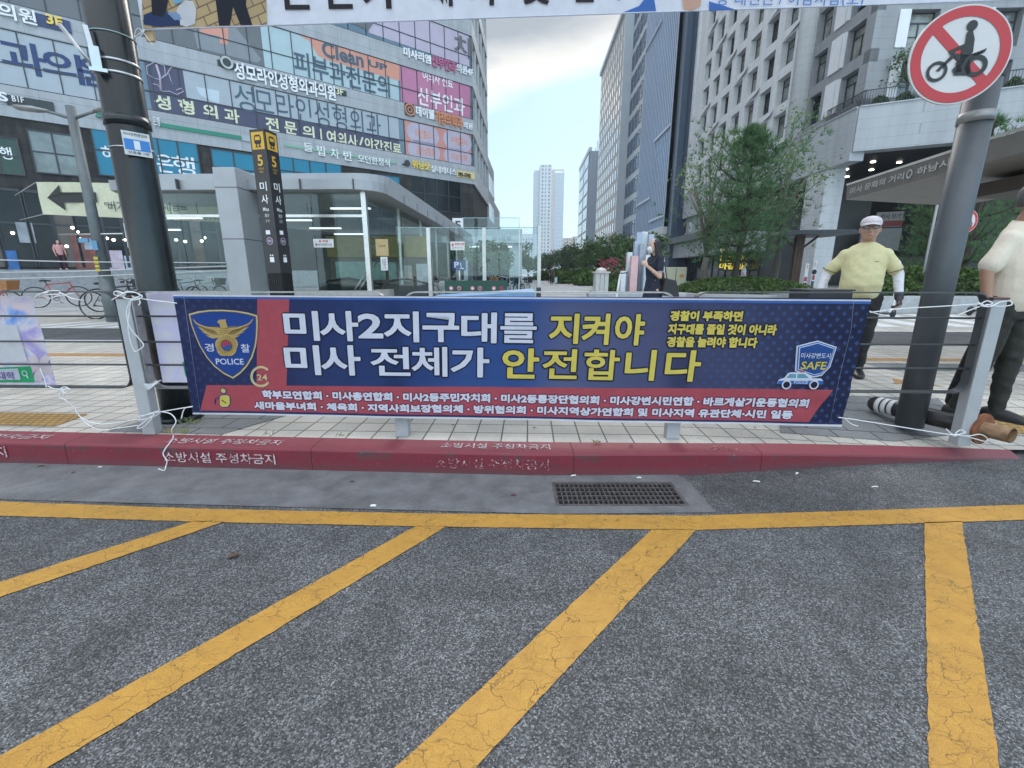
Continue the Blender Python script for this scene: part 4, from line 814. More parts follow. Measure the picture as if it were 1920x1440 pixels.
for (x0, x1, yt, lab) in ((1056, 1076, 446, 'low beige apartment slab right of the apartment tower'), (1073, 1092, 443, 'far apartment slab beside the slim office tower'), (974, 1000, 439, 'pale apartment slab left of the apartment tower')):
    t = thing('apartment_slab', lab, 'building', (tx((x0 + x1) / 2), TY, .15)); slab('wall', x0, x1, yt, M_AP2 if x0 > 1000 else M_AP1, 0, t); b = MB()
    for i in range(7):
        for j in range(5): u_ = x0 + (x1 - x0) * (j + .25) / 5; b.box(tx(u_), tx(u_ + 2), TY - .1, TY, 12 + i * 4, 14 + i * 4)
    b.build('window_grid', M_APW, t)['kind'] = 'stuff'
# ------------------------------------------------------------------ subway entrance
M_ALU = mat('grey_metal_cladding', (.34, .35, .37), .45, .2, var=.06, scale=2); M_ALUD = mat('shaded_cladding_blue_grey', (.30, .33, .37), .5, var=.05); M_STN = mat('brushed_stainless', (.50, .48, .46), .3, .9, var=.1, scale=8)
M_CLEAR = m_glass('clear_glass', (.80, .90, .88), 0, .8, .75); M_CLEAR2 = m_glass('screen_glass', (.84, .92, .93), 0, .8, .95); M_EDGE = mat('green_glass_edge', (.25, .42, .40), .2)
M_TUBE = mat('fluorescent_tube', (1, 1, 1), .4, emit=(.95, 1, 1, 1.1)); M_JOINT = mat('cladding_joint', (.06, .06, .065), .7)
SE0 = D(693, 345, 11.0); XR = SE0.x
sub = thing('subway_entrance', 'grey flat-roofed glass subway entrance with a thick clad pillar and stainless corner post', 'subway entrance', (-6.5, 11.2, .15))
zl, zh = D(650, 354, 11.0).z, D(650, 335, 11.0).z; SDm = vpdir(985)
xl = D(187, 350, 11.3).x
def sidept(x, y0, dy): return Vector((x + SDm.x / SDm.y * dy, y0 + dy, 0))
RF = MB(); DL = 18.5
# roof plate with rounded front right corner
pts = [Vector((xl, 11.9, 0)), Vector((xl + .35, 11.15, 0)), Vector((XR - .55, 11.0, 0))]
for i in range(1, 7): t = i / 6 * math.pi / 2; pts.append(Vector((XR - .55 + .75 * math.sin(t), 11.75 - .75 * math.cos(t), 0)))
e = sidept(XR + .2, 11.75, DL); pts += [e, e + Vector((-1.6, .1, 0)), Vector((xl, 20, 0))]
for p in pts: p.z = zl
RF.prism(pts, (0, 0, zh - zl)); RF.build('roof', M_ALU, sub)
b = MB(); zt_ = D(650, 325, 11.6).z; q = [Vector((p.x * .985 - .05, 11.0 + (p.y - 11.0) * .93 + .55, zh)) for p in pts]; b.prism(q, (0, 0, zt_ - zh)); b.build('upper_roof_tier', M_ALU, sub)
b = MB()
for px in (330, 562, 662): x = D(px, 345, 11.0).x; b.box(x - .012, x + .012, 10.992, 11.2, zl + .002, zh - .002)
for i in range(1, 12): p = sidept(XR + .2, 11.75, DL * i / 12); b.cbox((p.x, p.y, (zl + zh) / 2), .02, .02, zh - zl - .004)
b.build('roof_joint', M_JOINT, sub)
b = MB(); b.prism([p + Vector((0, 0, -.006)) for p in pts], (0, 0, .004)); b.build('roof_soffit', mat('soffit_panel', (.30, .32, .33), .5, var=.06), sub)
# pillar
px0, px1 = D(414, 430, 10.6).x, D(455, 430, 10.6).x; zp = D(430, 313, 10.6).z
b = MB(); b.box(px0, px1, 10.6, 11.7, .15, zp); b.build('pillar', M_ALU, sub, .01)
b = MB()
for py in (351, 448): z = D(430, py, 10.6).z; b.box(px0 - .003, px1 + .003, 10.597, 11.7, z - .008, z + .008)
b.build('pillar_joint', M_JOINT, sub)
# glazing, plinth, posts, rails
yg = 11.35; zpl = D(600, 545, yg).z; xg = XR - .25
b = MB(); b.box(xl + 1.0, xg + .2, yg - .12, yg + .18, .15, zpl)
for i in range(8): p = sidept(xg + .05, yg + .2, i * 2.2); q = sidept(xg + .05, yg + .2, i * 2.2 + 2.2); b.hexa([(p.x - .15, p.y, .15), (p.x + .15, p.y, .15), (q.x + .15, q.y, .15), (q.x - .15, q.y, .15), (p.x - .15, p.y, zpl), (p.x + .15, p.y, zpl), (q.x + .15, q.y, zpl), (q.x - .15, q.y, zpl)])
b.build('plinth', mat('pale_granite_plinth', (.36, .35, .34), .55, var=.12, scale=8), sub)
xs = [xl + 1.1, D(345, 450, yg).x, px0, px1 + .02, D(590, 450, yg).x, xg]
for a, c in zip(xs, xs[1:]):
    if abs(a - px0) < .1: continue
    b = MB(); b.quad((a + .01, yg, zpl), (c - .01, yg, zpl), (c - .01, yg, zl), (a + .01, yg, zl)); b.build('glass_pane', M_CLEAR, sub)
for i in range(6):
    p = sidept(xg, yg + .05, i * 2.9); q = sidept(xg, yg + .05, i * 2.9 + 2.86); b = MB(); b.quad((p.x, p.y, zpl), (q.x, q.y, zpl), (q.x, q.y, zl - .1), (p.x, p.y, zl - .1)); b.build('glass_pane', M_CLEAR, sub)
    if i: b = MB(); b.cbox((p.x, p.y, (zpl + zl) / 2), .07, .09, zl - zpl); b.build('post', M_STN, sub)
b = MB(); b.box(xg - .06, xg + .05, yg - .08, yg + .06, .15, zl); b.build('corner_post', M_STN, sub)
b = MB(); z = D(600, 405, yg).z; b.box(px1, xg, yg - .04, yg + .02, z - .03, z + .03); b.box(xl + 1.1, px0, yg - .04, yg + .02, z - .03, z + .03); b.build('glazing_rail', M_STN, sub)
# inside: end wall, panelled band, light tubes, notice boards, escalator rails
b = MB(); b.box(xl + .8, xg - .3, 21.0, 21.2, .15, zl - .2); b.build('rear_wall', mat('dim_rear_wall', (.055, .065, .065), .5, var=.3, scale=.6), sub)
b = MB(); b.box(px1 + .1, px1 + 3.4, 15.0, 15.15, 1.75, 2.4); b.build('beam', mat('olive_yellow_beam', (.24, .19, .06), .5, var=.2), sub)
b = MB(); b.box(px1 + .1, px1 + 3.4, 15.16, 15.3, .15, 1.75); b.build('inner_wall', mat('brown_inner_wall', (.13, .10, .075), .4, var=.3, scale=2), sub)
for (x0, x1, z0, z1, c) in ((.3, 1.9, 1.05, 1.62, (.26, .40, .36)), (2.0, 2.25, 1.0, 1.6, (.2, .33, .3)), (2.5, 2.75, 1.0, 1.5, (.38, .34, .28)), (2.9, 3.25, .9, 1.55, (.40, .42, .42))): b = MB(); b.box(px1 + x0, px1 + x1, 15.08, 15.13, z0, z1); b.build('notice_board', mat('board_%d' % int(x0 * 10), c, .3, var=.2, scale=5), sub)
for (px, py, w, Y) in ((1025 / 4 + 400, 392, 1.0, 12.2), (620 / 4 + 400, 414, .8, 13.0), (836 / 4 + 400, 429, .9, 13.8), (1015 / 4 + 400, 440, .9, 14.6), (345, 410, .9, 13.0), (310, 432, .8, 14.0)):
    p = D(px, py, Y); b = MB(); b.box(p.x - w / 2, p.x + w / 2, Y, Y + .1, min(p.z, zl - .12), min(p.z, zl - .12) + .04); o = b.build('light_tube', M_TUBE, sub); h = MB()
    for s_ in (-.4, .4): h.tube([(p.x + s_ * w, Y + .05, min(p.z, zl - .12) + .06), (p.x + s_ * w, Y + .05, zl)], .012, 5)
    h.build('hanger', M_MULL, o)
for k_, (x0, x1) in enumerate(((px1 + .9, px1 + 2.1), (px1 + 2.5, px1 + 3.6))):
    b = MB(); b.tube([(x0, 12.1, .75), (x0 + .15, 12.4, 1.05), (x0 + .5, 13, 1.12), (x1, 14.2, .9)], .035, 8); b.tube([(x0, 12.3, .6), (x1, 14.4, .6)], .03, 8); b.build('handrail', mat('black_handrail', (.02, .02, .022), .35), sub)
    b = MB(); b.quad((x0, 12.2, .3), (x0 + .05, 12.25, 1.0), (x1, 14.2, .86), (x1, 14.2, .3)); b.build('balustrade', mat('dark_balustrade', (.05, .06, .06), .2, var=.2), sub)
for dx in (0, .12): b = MB(); b.tube([(xg - .55 + dx, 11.8, zpl), (xg - .2 + dx, 12.4, zpl + .75)], .02, 6); b.build('handrail', M_STN, sub)
# notices on the entrance
PLg = Plane((0, yg - .02), (1, 0, 0)); M_NOT = mat('white_notice', (.62, .62, .62), .5)
def notice(name, pl, x0, y0, x1, y1, m, lines, label, cat='notice', off=.0, th=.012):
    a0, c0 = pl.uv(x0, y1); a1, c1 = pl.uv(x1, y0); t = thing(name, label, cat, pl.w((a0 + a1) / 2, c0, off)); b = MB(); b.pbox(pl, a0, a1, c0, c1, off, off + th); b.build('plate', m, t)
    for s, (lx0, ly1), (lx1, ly0), tm, bo in lines: b = MB(); letter(b, pl, s, (a0 + lx0 * (a1 - a0), c1 - ly1 * (c1 - c0)), (a0 + lx1 * (a1 - a0), c1 - ly0 * (c1 - c0)), off + th + .003, bo, px=False); b.build('lettering', tm, t)
    return t
notice('warning_notice', PLg, 589, 448, 625, 464, M_NOT, [('위험', (.45, .42), (.72, .12), T_RED, .02), ('+', (.27, .42), (.40, .12), T_RED, .06), ('들어가지마시오', (.08, .85), (.92, .52), T_BLK, .01)], 'white danger notice with red heading on the subway entrance glass')
notice('gold_plaque', PLg, 709, 449, 730, 480, mat('gold_plaque', (.42, .30, .14), .4), [('미사역', (.25, .5), (.75, .35), T_BLK, .01)], 'gold framed plaque on the stainless corner post', off=.13)
notice('paper_notice', PLg, 718, 482, 729, 507, M_NOT, [('안내문', (.2, .9), (.8, .1), T_DK, .0)], 'narrow white paper notice below the gold plaque', off=.13)
p = sidept(XR + .2, 11.75, DL - .8); tn = thing('exit_number_sign', 'white box sign with dark number 5 on the far end of the subway roof', 'sign', (p.x, p.y, zh))
PN = Plane((p.x, p.y), (1, .05, 0)); a0, c0 = PN.uv(849, 439); a1, c1 = PN.uv(868, 409); b = MB(); b.pbox(PN, a0, a1, min(c0, zh - .01), c1, -.3, 0); b.build('box', M_NOT, tn); b = MB(); letter(b, PN, '5', (853, 430), (864, 414), .01, .03); b.build('lettering', T_DK, tn)
# free glass screen wall by the stairs
scn = thing('glass_screen', 'tall clear glass screen on stainless posts right of the subway entrance', 'glass screen', (-1.2, 12, .15)); zt2 = D(900, 427, 12).z
xp = [D(px, 480, 12).x for px in (742, 805, 908, 1011)]
for x in xp[1:]: b = MB(); b.box(x - .045, x + .045, 11.95, 12.1, .15, zt2 - (.0 if x < .4 else -.05)); b.build('post', M_STN, scn)
for a, c in zip(xp, xp[1:]):
    b = MB(); b.quad((a + .05, 12.0, .3), (c - .05, 12.0, .3), (c - .05, 12.0, zt2), (a + .05, 12.0, zt2)); o = b.build('glass_pane', M_CLEAR2, scn); b = MB(); b.box(a + .05, c - .05, 11.993, 12.007, zt2, zt2 + .014); b.build('glass_edge', M_EDGE, o)
sc2 = thing('glass_screen', 'second clear glass screen standing behind the nearer one', 'glass screen', (-1.2, 19, .15)); zt3 = D(900, 409, 19).z; xa, xb = D(868, 450, 19).x, D(973, 450, 19).x
b = MB(); b.quad((xa, 19, .3), (xb, 19, .3), (xb, 19, zt3), (xa, 19, zt3)); o = b.build('glass_pane', M_CLEAR2, sc2); b = MB(); b.box(xa, xb, 18.99, 19.01, zt3, zt3 + .02); b.build('glass_edge', M_EDGE, o); b = MB(); b.box(xb, xb + .04, 18.97, 19.03, .15, zt3 + .02); b.build('post', M_STN, sc2)
PS = Plane((0, 11.98), (1, 0, 0))
notice('fall_warning_notice', PS, 845, 453, 871, 469, M_NOT, [('추락위험', (.3, .45), (.95, .15), T_RED, .02), ('접근하지 마시오', (.1, .85), (.9, .6), T_DK, .0), ('▲', (.06, .5), (.26, .1), T_RED, 0)], 'white falling danger notice with red triangle fixed on the glass screen')
# diner front far behind the glass
dn = thing('diner_front', 'low pale diner front with grey letters on its sign band, seen through the glass screen', 'shop', (D(920, 500, 44).x, 44, .15)); PD = Plane((0, 44.0), (1, 0, 0)); a0, c0 = PD.uv(868, 456); a1, c1 = PD.uv(979, 430)
b = MB(); b.pbox(PD, a0, a1, .15, c1, -6, -.05); b.build('wall', mat('pale_diner_wall', (.36, .38, .38), .6, var=.15, scale=.5), dn); b = MB(); b.pbox(PD, a0, a1, c0, c1, -.05, .2); b.build('sign_band', mat('sign_band_grey', (.40, .43, .44), .5), dn)
b = MB(); letter(b, PD, '우대포', (922, 452), (960, 443), .23, .01); b.build('lettering', mat('grey_lettering', (.16, .17, .18), .5), dn); b = MB(); b.pquad(PD, a0 + .4, a1 - 1.2, .3, c0 - .4, -.03); b.build('window', M_GLASSD, dn)
for x in (900, 940): p_ = PD.uv(x, 462); b = MB(); b.pbox(PD, p_[0] - 1, p_[0] + 1, p_[1] - .08, p_[1], 0, .1); b.build('strip_lamp', M_TUBE, dn)
# parking sign for scooters
pk = thing('parking_sign', 'dark blue square sign with white P and scooter behind the glass screen', 'sign', (D(860, 500, 13.2).x, 13.2, .15)); PP = Plane((0, 13.2), (1, 0, 0)); a0, c0 = PP.uv(848, 507); a1, c1 = PP.uv(873, 488)
M_SGB = mat('sign_blue', (.02, .055, .19), .4); b = MB(); b.pbox(PP, a0, a1, c0, c1, -.02, 0); b.build('plate', M_SGB, pk); b = MB(); letter(b, PP, 'P', (852, 502), (860, 491), .004, .02); b.tube([PP.P(863, 493, .01), PP.P(866, 503, .01)], .012, 5); b.tube([PP.P(862, 503.5, .01), PP.P(870, 503.5, .01)], .014, 5); b.build('lettering', T_WHITE, pk); b = MB(); b.tube([((a0 + a1) / 2, 13.23, .15), ((a0 + a1) / 2, 13.23, c1)], .03, 8); b.build('post', M_STN, pk)
# green board with pink rosettes
gb = thing('green_board', 'dark green low board with a row of six pink round rosettes', 'board', (D(893, 540, 8).x, 8, .15)); PG = Plane((0, 8.0), (1, 0, 0)); a0, c0 = PG.uv(835, 575); a1, c1 = PG.uv(951, 526)
b = MB(); b.pbox(PG, a0, a1, c0, c1, -.04, 0); b.build('panel', mat('bottle_green_panel', (.012, .06, .045), .5), gb); b = MB()
for u_ in (a0 + .1, a1 - .1): b.pbox(PG, u_ - .03, u_ + .03, .15, c0, -.05, -.01); b.pbox(PG, u_ - .03, u_ + .03, .15, .19, -.3, .3)
b.build('feet', M_MULL, gb)
for i, px in enumerate((846, 861, 886, 900, 926, 940)):
    p = PG.P(px, 540.5, .006); b = MB(); b.disc(p, (1, 0, 0), (0, 0, 1), .038, 0, 16); o = b.build('rosette', mat('pink_rosette', (.48, .20, .26), .6) if i < 5 else mat('red_rosette', (.32, .035, .06), .6), gb); b = MB(); b.disc(p + Vector((0, -.004, 0)), (1, 0, 0), (0, 0, 1), .017, 0, 12); b.build('rosette_centre', T_DK if i % 2 else T_WHITE, o)
# blue tarpaulin over a low stack just behind the banner
tp = thing('blue_tarpaulin', 'light blue tarpaulin wedge over a low frame behind the banner', 'tarpaulin', (.1, 4.4, .15)); b = MB(); p1, p2, p3, p4 = D(805, 558, 4.4), D(1002, 545, 4.4), D(1005, 560, 4.4), D(800, 562, 4.4)
b.prism([(p1.x, 4.3, p1.z), (p2.x, 4.3, p2.z), (p2.x, 4.3, .16), (p1.x, 4.3, .16)], (0, .7, 0)); b.build('sheet', mat('light_blue_sheet', (.16, .30, .52), .5, var=.1, scale=12), tp); b = MB(); b.box(p2.x + .02, p2.x + .06, 4.35, 4.45, .16, p2.z + .03); b.build('stake', M_MULL, tp)
# ------------------------------------------------------------------ station totem
TT = thing('station_totem', 'black four-sided subway totem with orange train symbol, number 5 and white station name', 'sign pillar', (D(516, 440, 9.9).x, 9.9, .15))
tc_ = Vector((D(516, 440, 9.9).x, 9.9, 0)); ang = math.atan2(tc_.x, tc_.y); s_ = .34; ztop = D(494, 244, 9.8).z; M_TOT = mat('black_totem_panel', (.022, .022, .025), .35, var=.2)
fa = -ang + R(40) * -1.0
d1 = Vector((math.cos(-ang - R(40)), math.sin(-ang - R(40)), 0)); d2 = Vector((-d1.y, d1.x, 0))
# d1 runs along the left-hand face towards the edge nearest to us, d2 runs from that edge along the right-hand face
view = Vector((math.sin(ang), math.cos(ang), 0)); side_ = Vector((math.cos(ang), -math.sin(ang), 0))
d1 = side_ * math.cos(R(40)) - view * math.sin(R(40)); d2 = side_ * math.sin(R(40)) + view * math.cos(R(40))
ne = tc_ - d2 * s_ / 2 + d1 * s_ / 2
zb0 = D(516, 512, 9.9).z
def tbox(z0, z1, inset=0.0):
    a = ne + (-d1 + d2) * inset; b = MB(); L_ = s_ - 2 * inset; q = [a - d1 * L_, a, a + d2 * L_, a + d2 * L_ - d1 * L_]; b.hexa([Vector((v.x, v.y, z0)) for v in q] + [Vector((v.x, v.y, z1)) for v in q]); return b
tbox(zb0, ztop).build('shaft', M_TOT, TT); tbox(.15, zb0, .012).build('base', mat('ribbed_black_base', (.018, .018, .02), .5), TT)
rb = MB()
for i in range(7):
    for dd, o0 in ((-d1, ne), (d2, ne)): c = o0 + dd * (s_ * (i + .5) / 7); rb.cbox((c.x, c.y, (.15 + zb0) / 2), .016, .016, zb0 - .17, math.atan2(dd.y, dd.x))
rb.build('base_rib', M_TOT, TT)
PA = Plane((ne - d1 * s_)[:2], d1); PB = Plane(ne[:2], d2)
M_ICON = mat('orange_icon', (.62, .36, .04), .5)
for pl in (PA, PB):
    hh = ztop; b = MB(); b.pquad(pl, .03, s_ - .03, hh - .36, hh - .05, .004); b.build('icon_panel', M_ICON, TT)
    b = MB(); pp = [(.09, hh - .24), (.09, hh - .14), (.12, hh - .10), (.22, hh - .10), (.25, hh - .14), (.25, hh - .24), (.22, hh - .27), (.12, hh - .27)]; b.poly([pl.w(u, v, .007) for u, v in pp]); b.pquad(pl, .10, .24, hh - .325, hh - .312, .007); b.pquad(pl, .12, .15, hh - .312, hh - .275, .007); b.pquad(pl, .19, .22, hh - .312, hh - .275, .007); b.build('train_symbol', T_BLK, TT)
    b = MB(); b.pquad(pl, .115, .225, hh - .195, hh - .135, .009); b.build('train_window', M_ICON, TT)
    b = MB(); letter(b, pl, '5', (.11, hh - .66), (.23, hh - .46), .004, .02, px=False); letter(b, pl, '나가는곳', (.11, hh - .73), (.23, hh - .69), .004, .01, px=False); letter(b, pl, 'Exit', (.13, hh - .78), (.21, hh - .75), .004, .01, px=False); b.build('orange_lettering', M_ICON, TT)
    b = MB(); letter(b, pl, '미', (.09, hh - 1.12), (.25, hh - .95), .004, .01, px=False); letter(b, pl, '사', (.09, hh - 1.36), (.25, hh - 1.19), .004, .01, px=False); letter(b, pl, 'Misa', (.10, hh - 1.50), (.24, hh - 1.43), .004, .01, px=False); letter(b, pl, '渼沙', (.12, hh - 1.62), (.23, hh - 1.55), .004, 0, px=False); letter(b, pl, 'ミサ', (.13, hh - 1.72), (.22, hh - 1.66), .004, 0, px=False)
    z0 = zb0 + .22; b.pquad(pl, .12, .22, z0, z0 + .10, .004); b.pquad(pl, .13, .16, z0 + .12, z0 + .15, .004); b.pquad(pl, .18, .21, z0 + .12, z0 + .15, .004); b.build('lettering', T_WHITE, TT); b = MB(); b.disc(pl.w(.17, z0 + .42, .004), pl.d, (0, 0, 1), .075, .06, 20); b.build('ring_symbol', mat('lilac_ring', (.45, .30, .48), .5), TT); b = MB(); letter(b, pl, '9호선', (.13, z0 + .39), (.21, z0 + .45), .004, .01, px=False); b.pquad(pl, .1, .2, z0 + .55, z0 + .63, .004); b.build('small_lettering', T_WHITE, TT)
# ------------------------------------------------------------------ double street lamp
lp = thing('street_lamp', 'grey double-armed street lamp with flat heads and a yellow caution strip', 'street lamp', G(215, 603)); lb0 = G(215, 603); zt4 = D(130, 199, lb0.y).z; M_POLEG = mat('grey_green_pole_paint', (.12, .135, .14), .5, .2, var=.1)
b = MB(); b.tube([lb0, (lb0.x, lb0.y, zt4)], [.12, .085], 14); b.tube([lb0, (lb0.x, lb0.y, 1.2)], [.15, .14], 14); b.build('pole', M_POLEG, lp)
for s_x, px in ((-1, 40), (1, 206)):
    xe = D(px, 202, lb0.y).x; b = MB(); b.tube([(lb0.x, lb0.y, zt4 - .25), (lb0.x + s_x * .35, lb0.y, zt4 - .14), (lb0.x + s_x * .6, lb0.y, zt4 - .08)], .03, 8); b.build('arm', M_POLEG, lp); b = MB(); b.loft([((lb0.x + s_x * .5, lb0.y, zt4 - .09), (0, .05, 0), (0, 0, .03)), ((lb0.x + s_x * .75, lb0.y, zt4 - .06), (0, .13, 0), (0, 0, .055)), ((lb0.x + s_x * 1.1, lb0.y, zt4 - .03), (0, .13, 0), (0, 0, .05)), ((xe, lb0.y, zt4 - .03), (0, .03, 0), (0, 0, .012))], 12); b.build('lamp_head', mat('lamp_head_metal', (.25, .26, .25), .4, .3), lp)
PLl = Plane((0, lb0.y - .15), (1, 0, 0)); b = MB(); x0 = PLl.uv(183, 480)[0]
for i in range(4): v = PLl.uv(186, 484 + i * 7.5)[1]; b.box(lb0.x - .05, lb0.x + .05, lb0.y - .155, lb0.y - .145, v - .03, v + .03)
b.build('caution_strip', mat('yellow_sticker', (.45, .36, .05), .5), lp); b = MB(); v = PLl.uv(183, 471)[1]; b.disc((lb0.x - .02, lb0.y - .16, v), (1, 0, 0), (0, 0, 1), .05, .03, 16); b.build('round_sticker', T_RED, lp)
b = MB(); b.tube([(lb0.x - .85, lb0.y, 2.1), (lb0.x + .6, lb0.y, 2.12)], .018, 6); b.build('cross_bar', M_STN, lp); b = MB(); b.cbox((lb0.x - .3, lb0.y - .02, 1.98), .22, .03, .1); b.cbox((lb0.x + .05, lb0.y - .16, 1.86), .12, .02, .2); b.build('small_plate', mat('blue_plate', (.10, .25, .40), .4), lp)
# scooter sign
ss = thing('scooter_sign', 'blue square sign with a white kick scooter, half hidden by the black pole', 'sign', (D(262, 440, 10).x, 10, .15)); PSg = Plane((0, 10.0), (1, .1, 0)); a0, c0 = PSg.uv(240, 464); a1, c1 = PSg.uv(288, 419); M_SB = mat('bright_sign_blue', (.02, .11, .50), .4)
b = MB(); b.pbox(PSg, a0, a1, c0, c1, -.015, 0); b.build('plate', M_SB, ss); b = MB(); b.pbox(PSg, a0, a1, c1 - .015, c1, 0, .004); b.pbox(PSg, a0, a0 + .015, c0, c1 - .015, 0, .004); b.pbox(PSg, a0 + .015, a1, c0, c0 + .015, 0, .004); b.tube([PSg.P(245, 430, .01), PSg.P(248, 447, .01)], .016, 6); b.tube([PSg.P(248, 448, .01), PSg.P(268, 449, .01)], .016, 6); b.disc(PSg.P(249, 449, .01), PSg.d, (0, 0, 1), .04, .02, 16); b.tube([PSg.P(242, 430, .01), PSg.P(248, 430, .01)], .014, 6); letter(b, PSg, '전동킥보드 주차', (243, 461), (284, 454), .006, .02); b.build('symbol', T_WHITE, ss); xm = (a0 + a1) / 2; b = MB(); p = PSg.w(xm, 0, -.06); b.tube([(p.x, p.y, .15), (p.x, p.y, c1)], .04, 8); b.build('post', M_STN, ss)
# arrow banner
ab = thing('arrow_banner', 'pale yellow banner with a big black arrow pointing away from the subway entrance', 'banner', D(160, 400, 14.0)); PAr = Plane((0, 14.0), (1, .03, 0), lambda u, v: .02 * math.sin(u * 3.1 + v * 4) + .012 * math.sin(u * 9 - v * 7))
def patch(pl, q, nx, ny, off):
    """q: four corners in plane coordinates, bl br tr tl"""
    b = MB(); vs = []
    for j in range(ny + 1):
        for i in range(nx + 1):
            s1, t1 = i / nx, j / ny; u = (q[0][0] * (1 - s1) + q[1][0] * s1) * (1 - t1) + (q[3][0] * (1 - s1) + q[2][0] * s1) * t1; v = (q[0][1] * (1 - s1) + q[1][1] * s1) * (1 - t1) + (q[3][1] * (1 - s1) + q[2][1] * s1) * t1; vs.append(pl.w(u, v, off))
    return b.add(vs, [(j * (nx + 1) + i, j * (nx + 1) + i + 1, (j + 1) * (nx + 1) + i + 1, (j + 1) * (nx + 1) + i) for j in range(ny) for i in range(nx)], True)
qa = [PAr.uv(81, 402), PAr.uv(445, 418), PAr.uv(445, 346), PAr.uv(66, 341)]
patch(PAr, qa, 60, 10, 0).build('cloth', m_cloth('pale_yellow_cloth', (.62, .62, .46), .25), ab)
b = MB(); b.poly([PAr.P(x, y, .035) for x, y in ((89, 371), (113, 347), (116, 361), (182, 361), (185, 380), (121, 380), (124, 395))]); b.build('arrow', T_BLK, ab); b = MB(); letter(b, PAr, '"버거단품 주문시 음료', (201, 396), (352, 378), .035, .01); letter(b, PAr, '분수광장앞 1층 미사역 5번', (320, 413), (420, 401), .035, .01); b.build('lettering', T_DK, ab)
for x, y, X, Z in ((66, 341, -9.2, 0), (81, 402, -9.2, 0)): p = PAr.P(x, y); b = MB(); b.tube([p, p + Vector((-5, 4.2, .3))], .012, 5); b.build('tie_rope', mat('grey_cord', (.35, .35, .34), .8), ab)
# three taut wires from the entrance pillar to the left
for i, (y0, y1) in enumerate(((486, 493), (510, 499), (522, 507))):
    p, q = D(-140, y0 - (y1 - y0) * .3, 10.6), D(425, y1, 10.58); b = MB(); mid = (p + q) / 2 - Vector((0, 0, .03)); b.tube([p, mid, q], .014, 6); tag(b.build('taut_wire', mat('pale_wire', (.45, .46, .47), .6)), 'pale wire strung from the entrance pillar past the street lamp, %s of three' % ('top', 'middle', 'lowest')[i], 'wire', 'wires beside the subway entrance')
# ------------------------------------------------------------------ bus shelter roof on the right, small round signs
bs = thing('bus_shelter', 'grey cantilever bus shelter roof slanting in from the right with white lettering on its edge', 'bus shelter', (6.9, 5.5, .15)); e0, e1 = D(1588, 349, 7.6), D(1980, 222, 4.45); zb1 = e0.z; e1.z = e0.z; ed = (e0 - e1); PE = Plane(e1[:2], ed); L1 = ed.length
M_SHEL = mat('warm_grey_shelter_metal', (.20, .185, .17), .45, .3, var=.1); b = MB(); hz = .20
n_ = Vector((-PE.d.y, PE.d.x, 0)); n_ = n_ if n_.x > 0 else -n_
b.prism([e1 + Vector((0, 0, .0)), e1 + n_ * .02 + Vector((0, 0, -hz)), e1 + n_ * 1.6 + Vector((0, 0, -hz - .12)), e1 + n_ * 2.3 + Vector((0, 0, .05))], ed); b.build('roof', M_SHEL, bs)
b = MB(); b.prism([e1 + Vector((0, 0, .006)), e1 - n_ * .02 + Vector((0, 0, .03)), e1 + n_ * .04 + Vector((0, 0, .03))], ed); b.build('edge_trim', mat('bright_trim', (.62, .62, .62), .3, .5), bs)
b = MB(); 
for t in (.25, .6): p = e1 + ed * t + n_ * 1.9; b.tube([(p.x, p.y, .15), (p.x, p.y, zb1 - .2)], .07, 10)
b.build('post', M_SHEL, bs); b = MB(); p = e1 + n_ * .5 + Vector((0, 0, -hz - .1)); b.prism([p, p + Vector((0, 0, -.15)), p + n_ * .9 + Vector((0, 0, -.18)), p + n_ * .9], ed * .45); b.build('light_box', mat('brown_light_box', (.06, .045, .035), .5), bs)
b = MB(); PEo = Flat(e1, ed, Vector((0, 0, 1))); 
u0 = Plane(e1[:2], ed).uv(1600, 356)[0]; u1_ = Plane(e1[:2], ed).uv(1672, 335)[0]
class _F:
    d = ed.normalized()
    def uv(s, *a): return a
    def w(s, u, v, off): return e1 + _F.d * u - n_ * off * 1 + Vector((0, 0, v)) + n_ * .01
letter(b, _F(), '미사 문화의 거리', (L1 - .12, -.14), (L1 - 1.3, -.05), .012, .02, px=False); letter(b, _F(), '하남시', (L1 * .52, -.14), (L1 * .36, -.05), .012, .02, px=False); b.disc(e1 + _F.d * (L1 * .56) - n_ * .005 + Vector((0, 0, -.095)), _F.d, (0, 0, 1), .055, .035, 20); b.build('lettering', mat('pale_shelter_lettering', (.42, .42, .41), .5), bs)
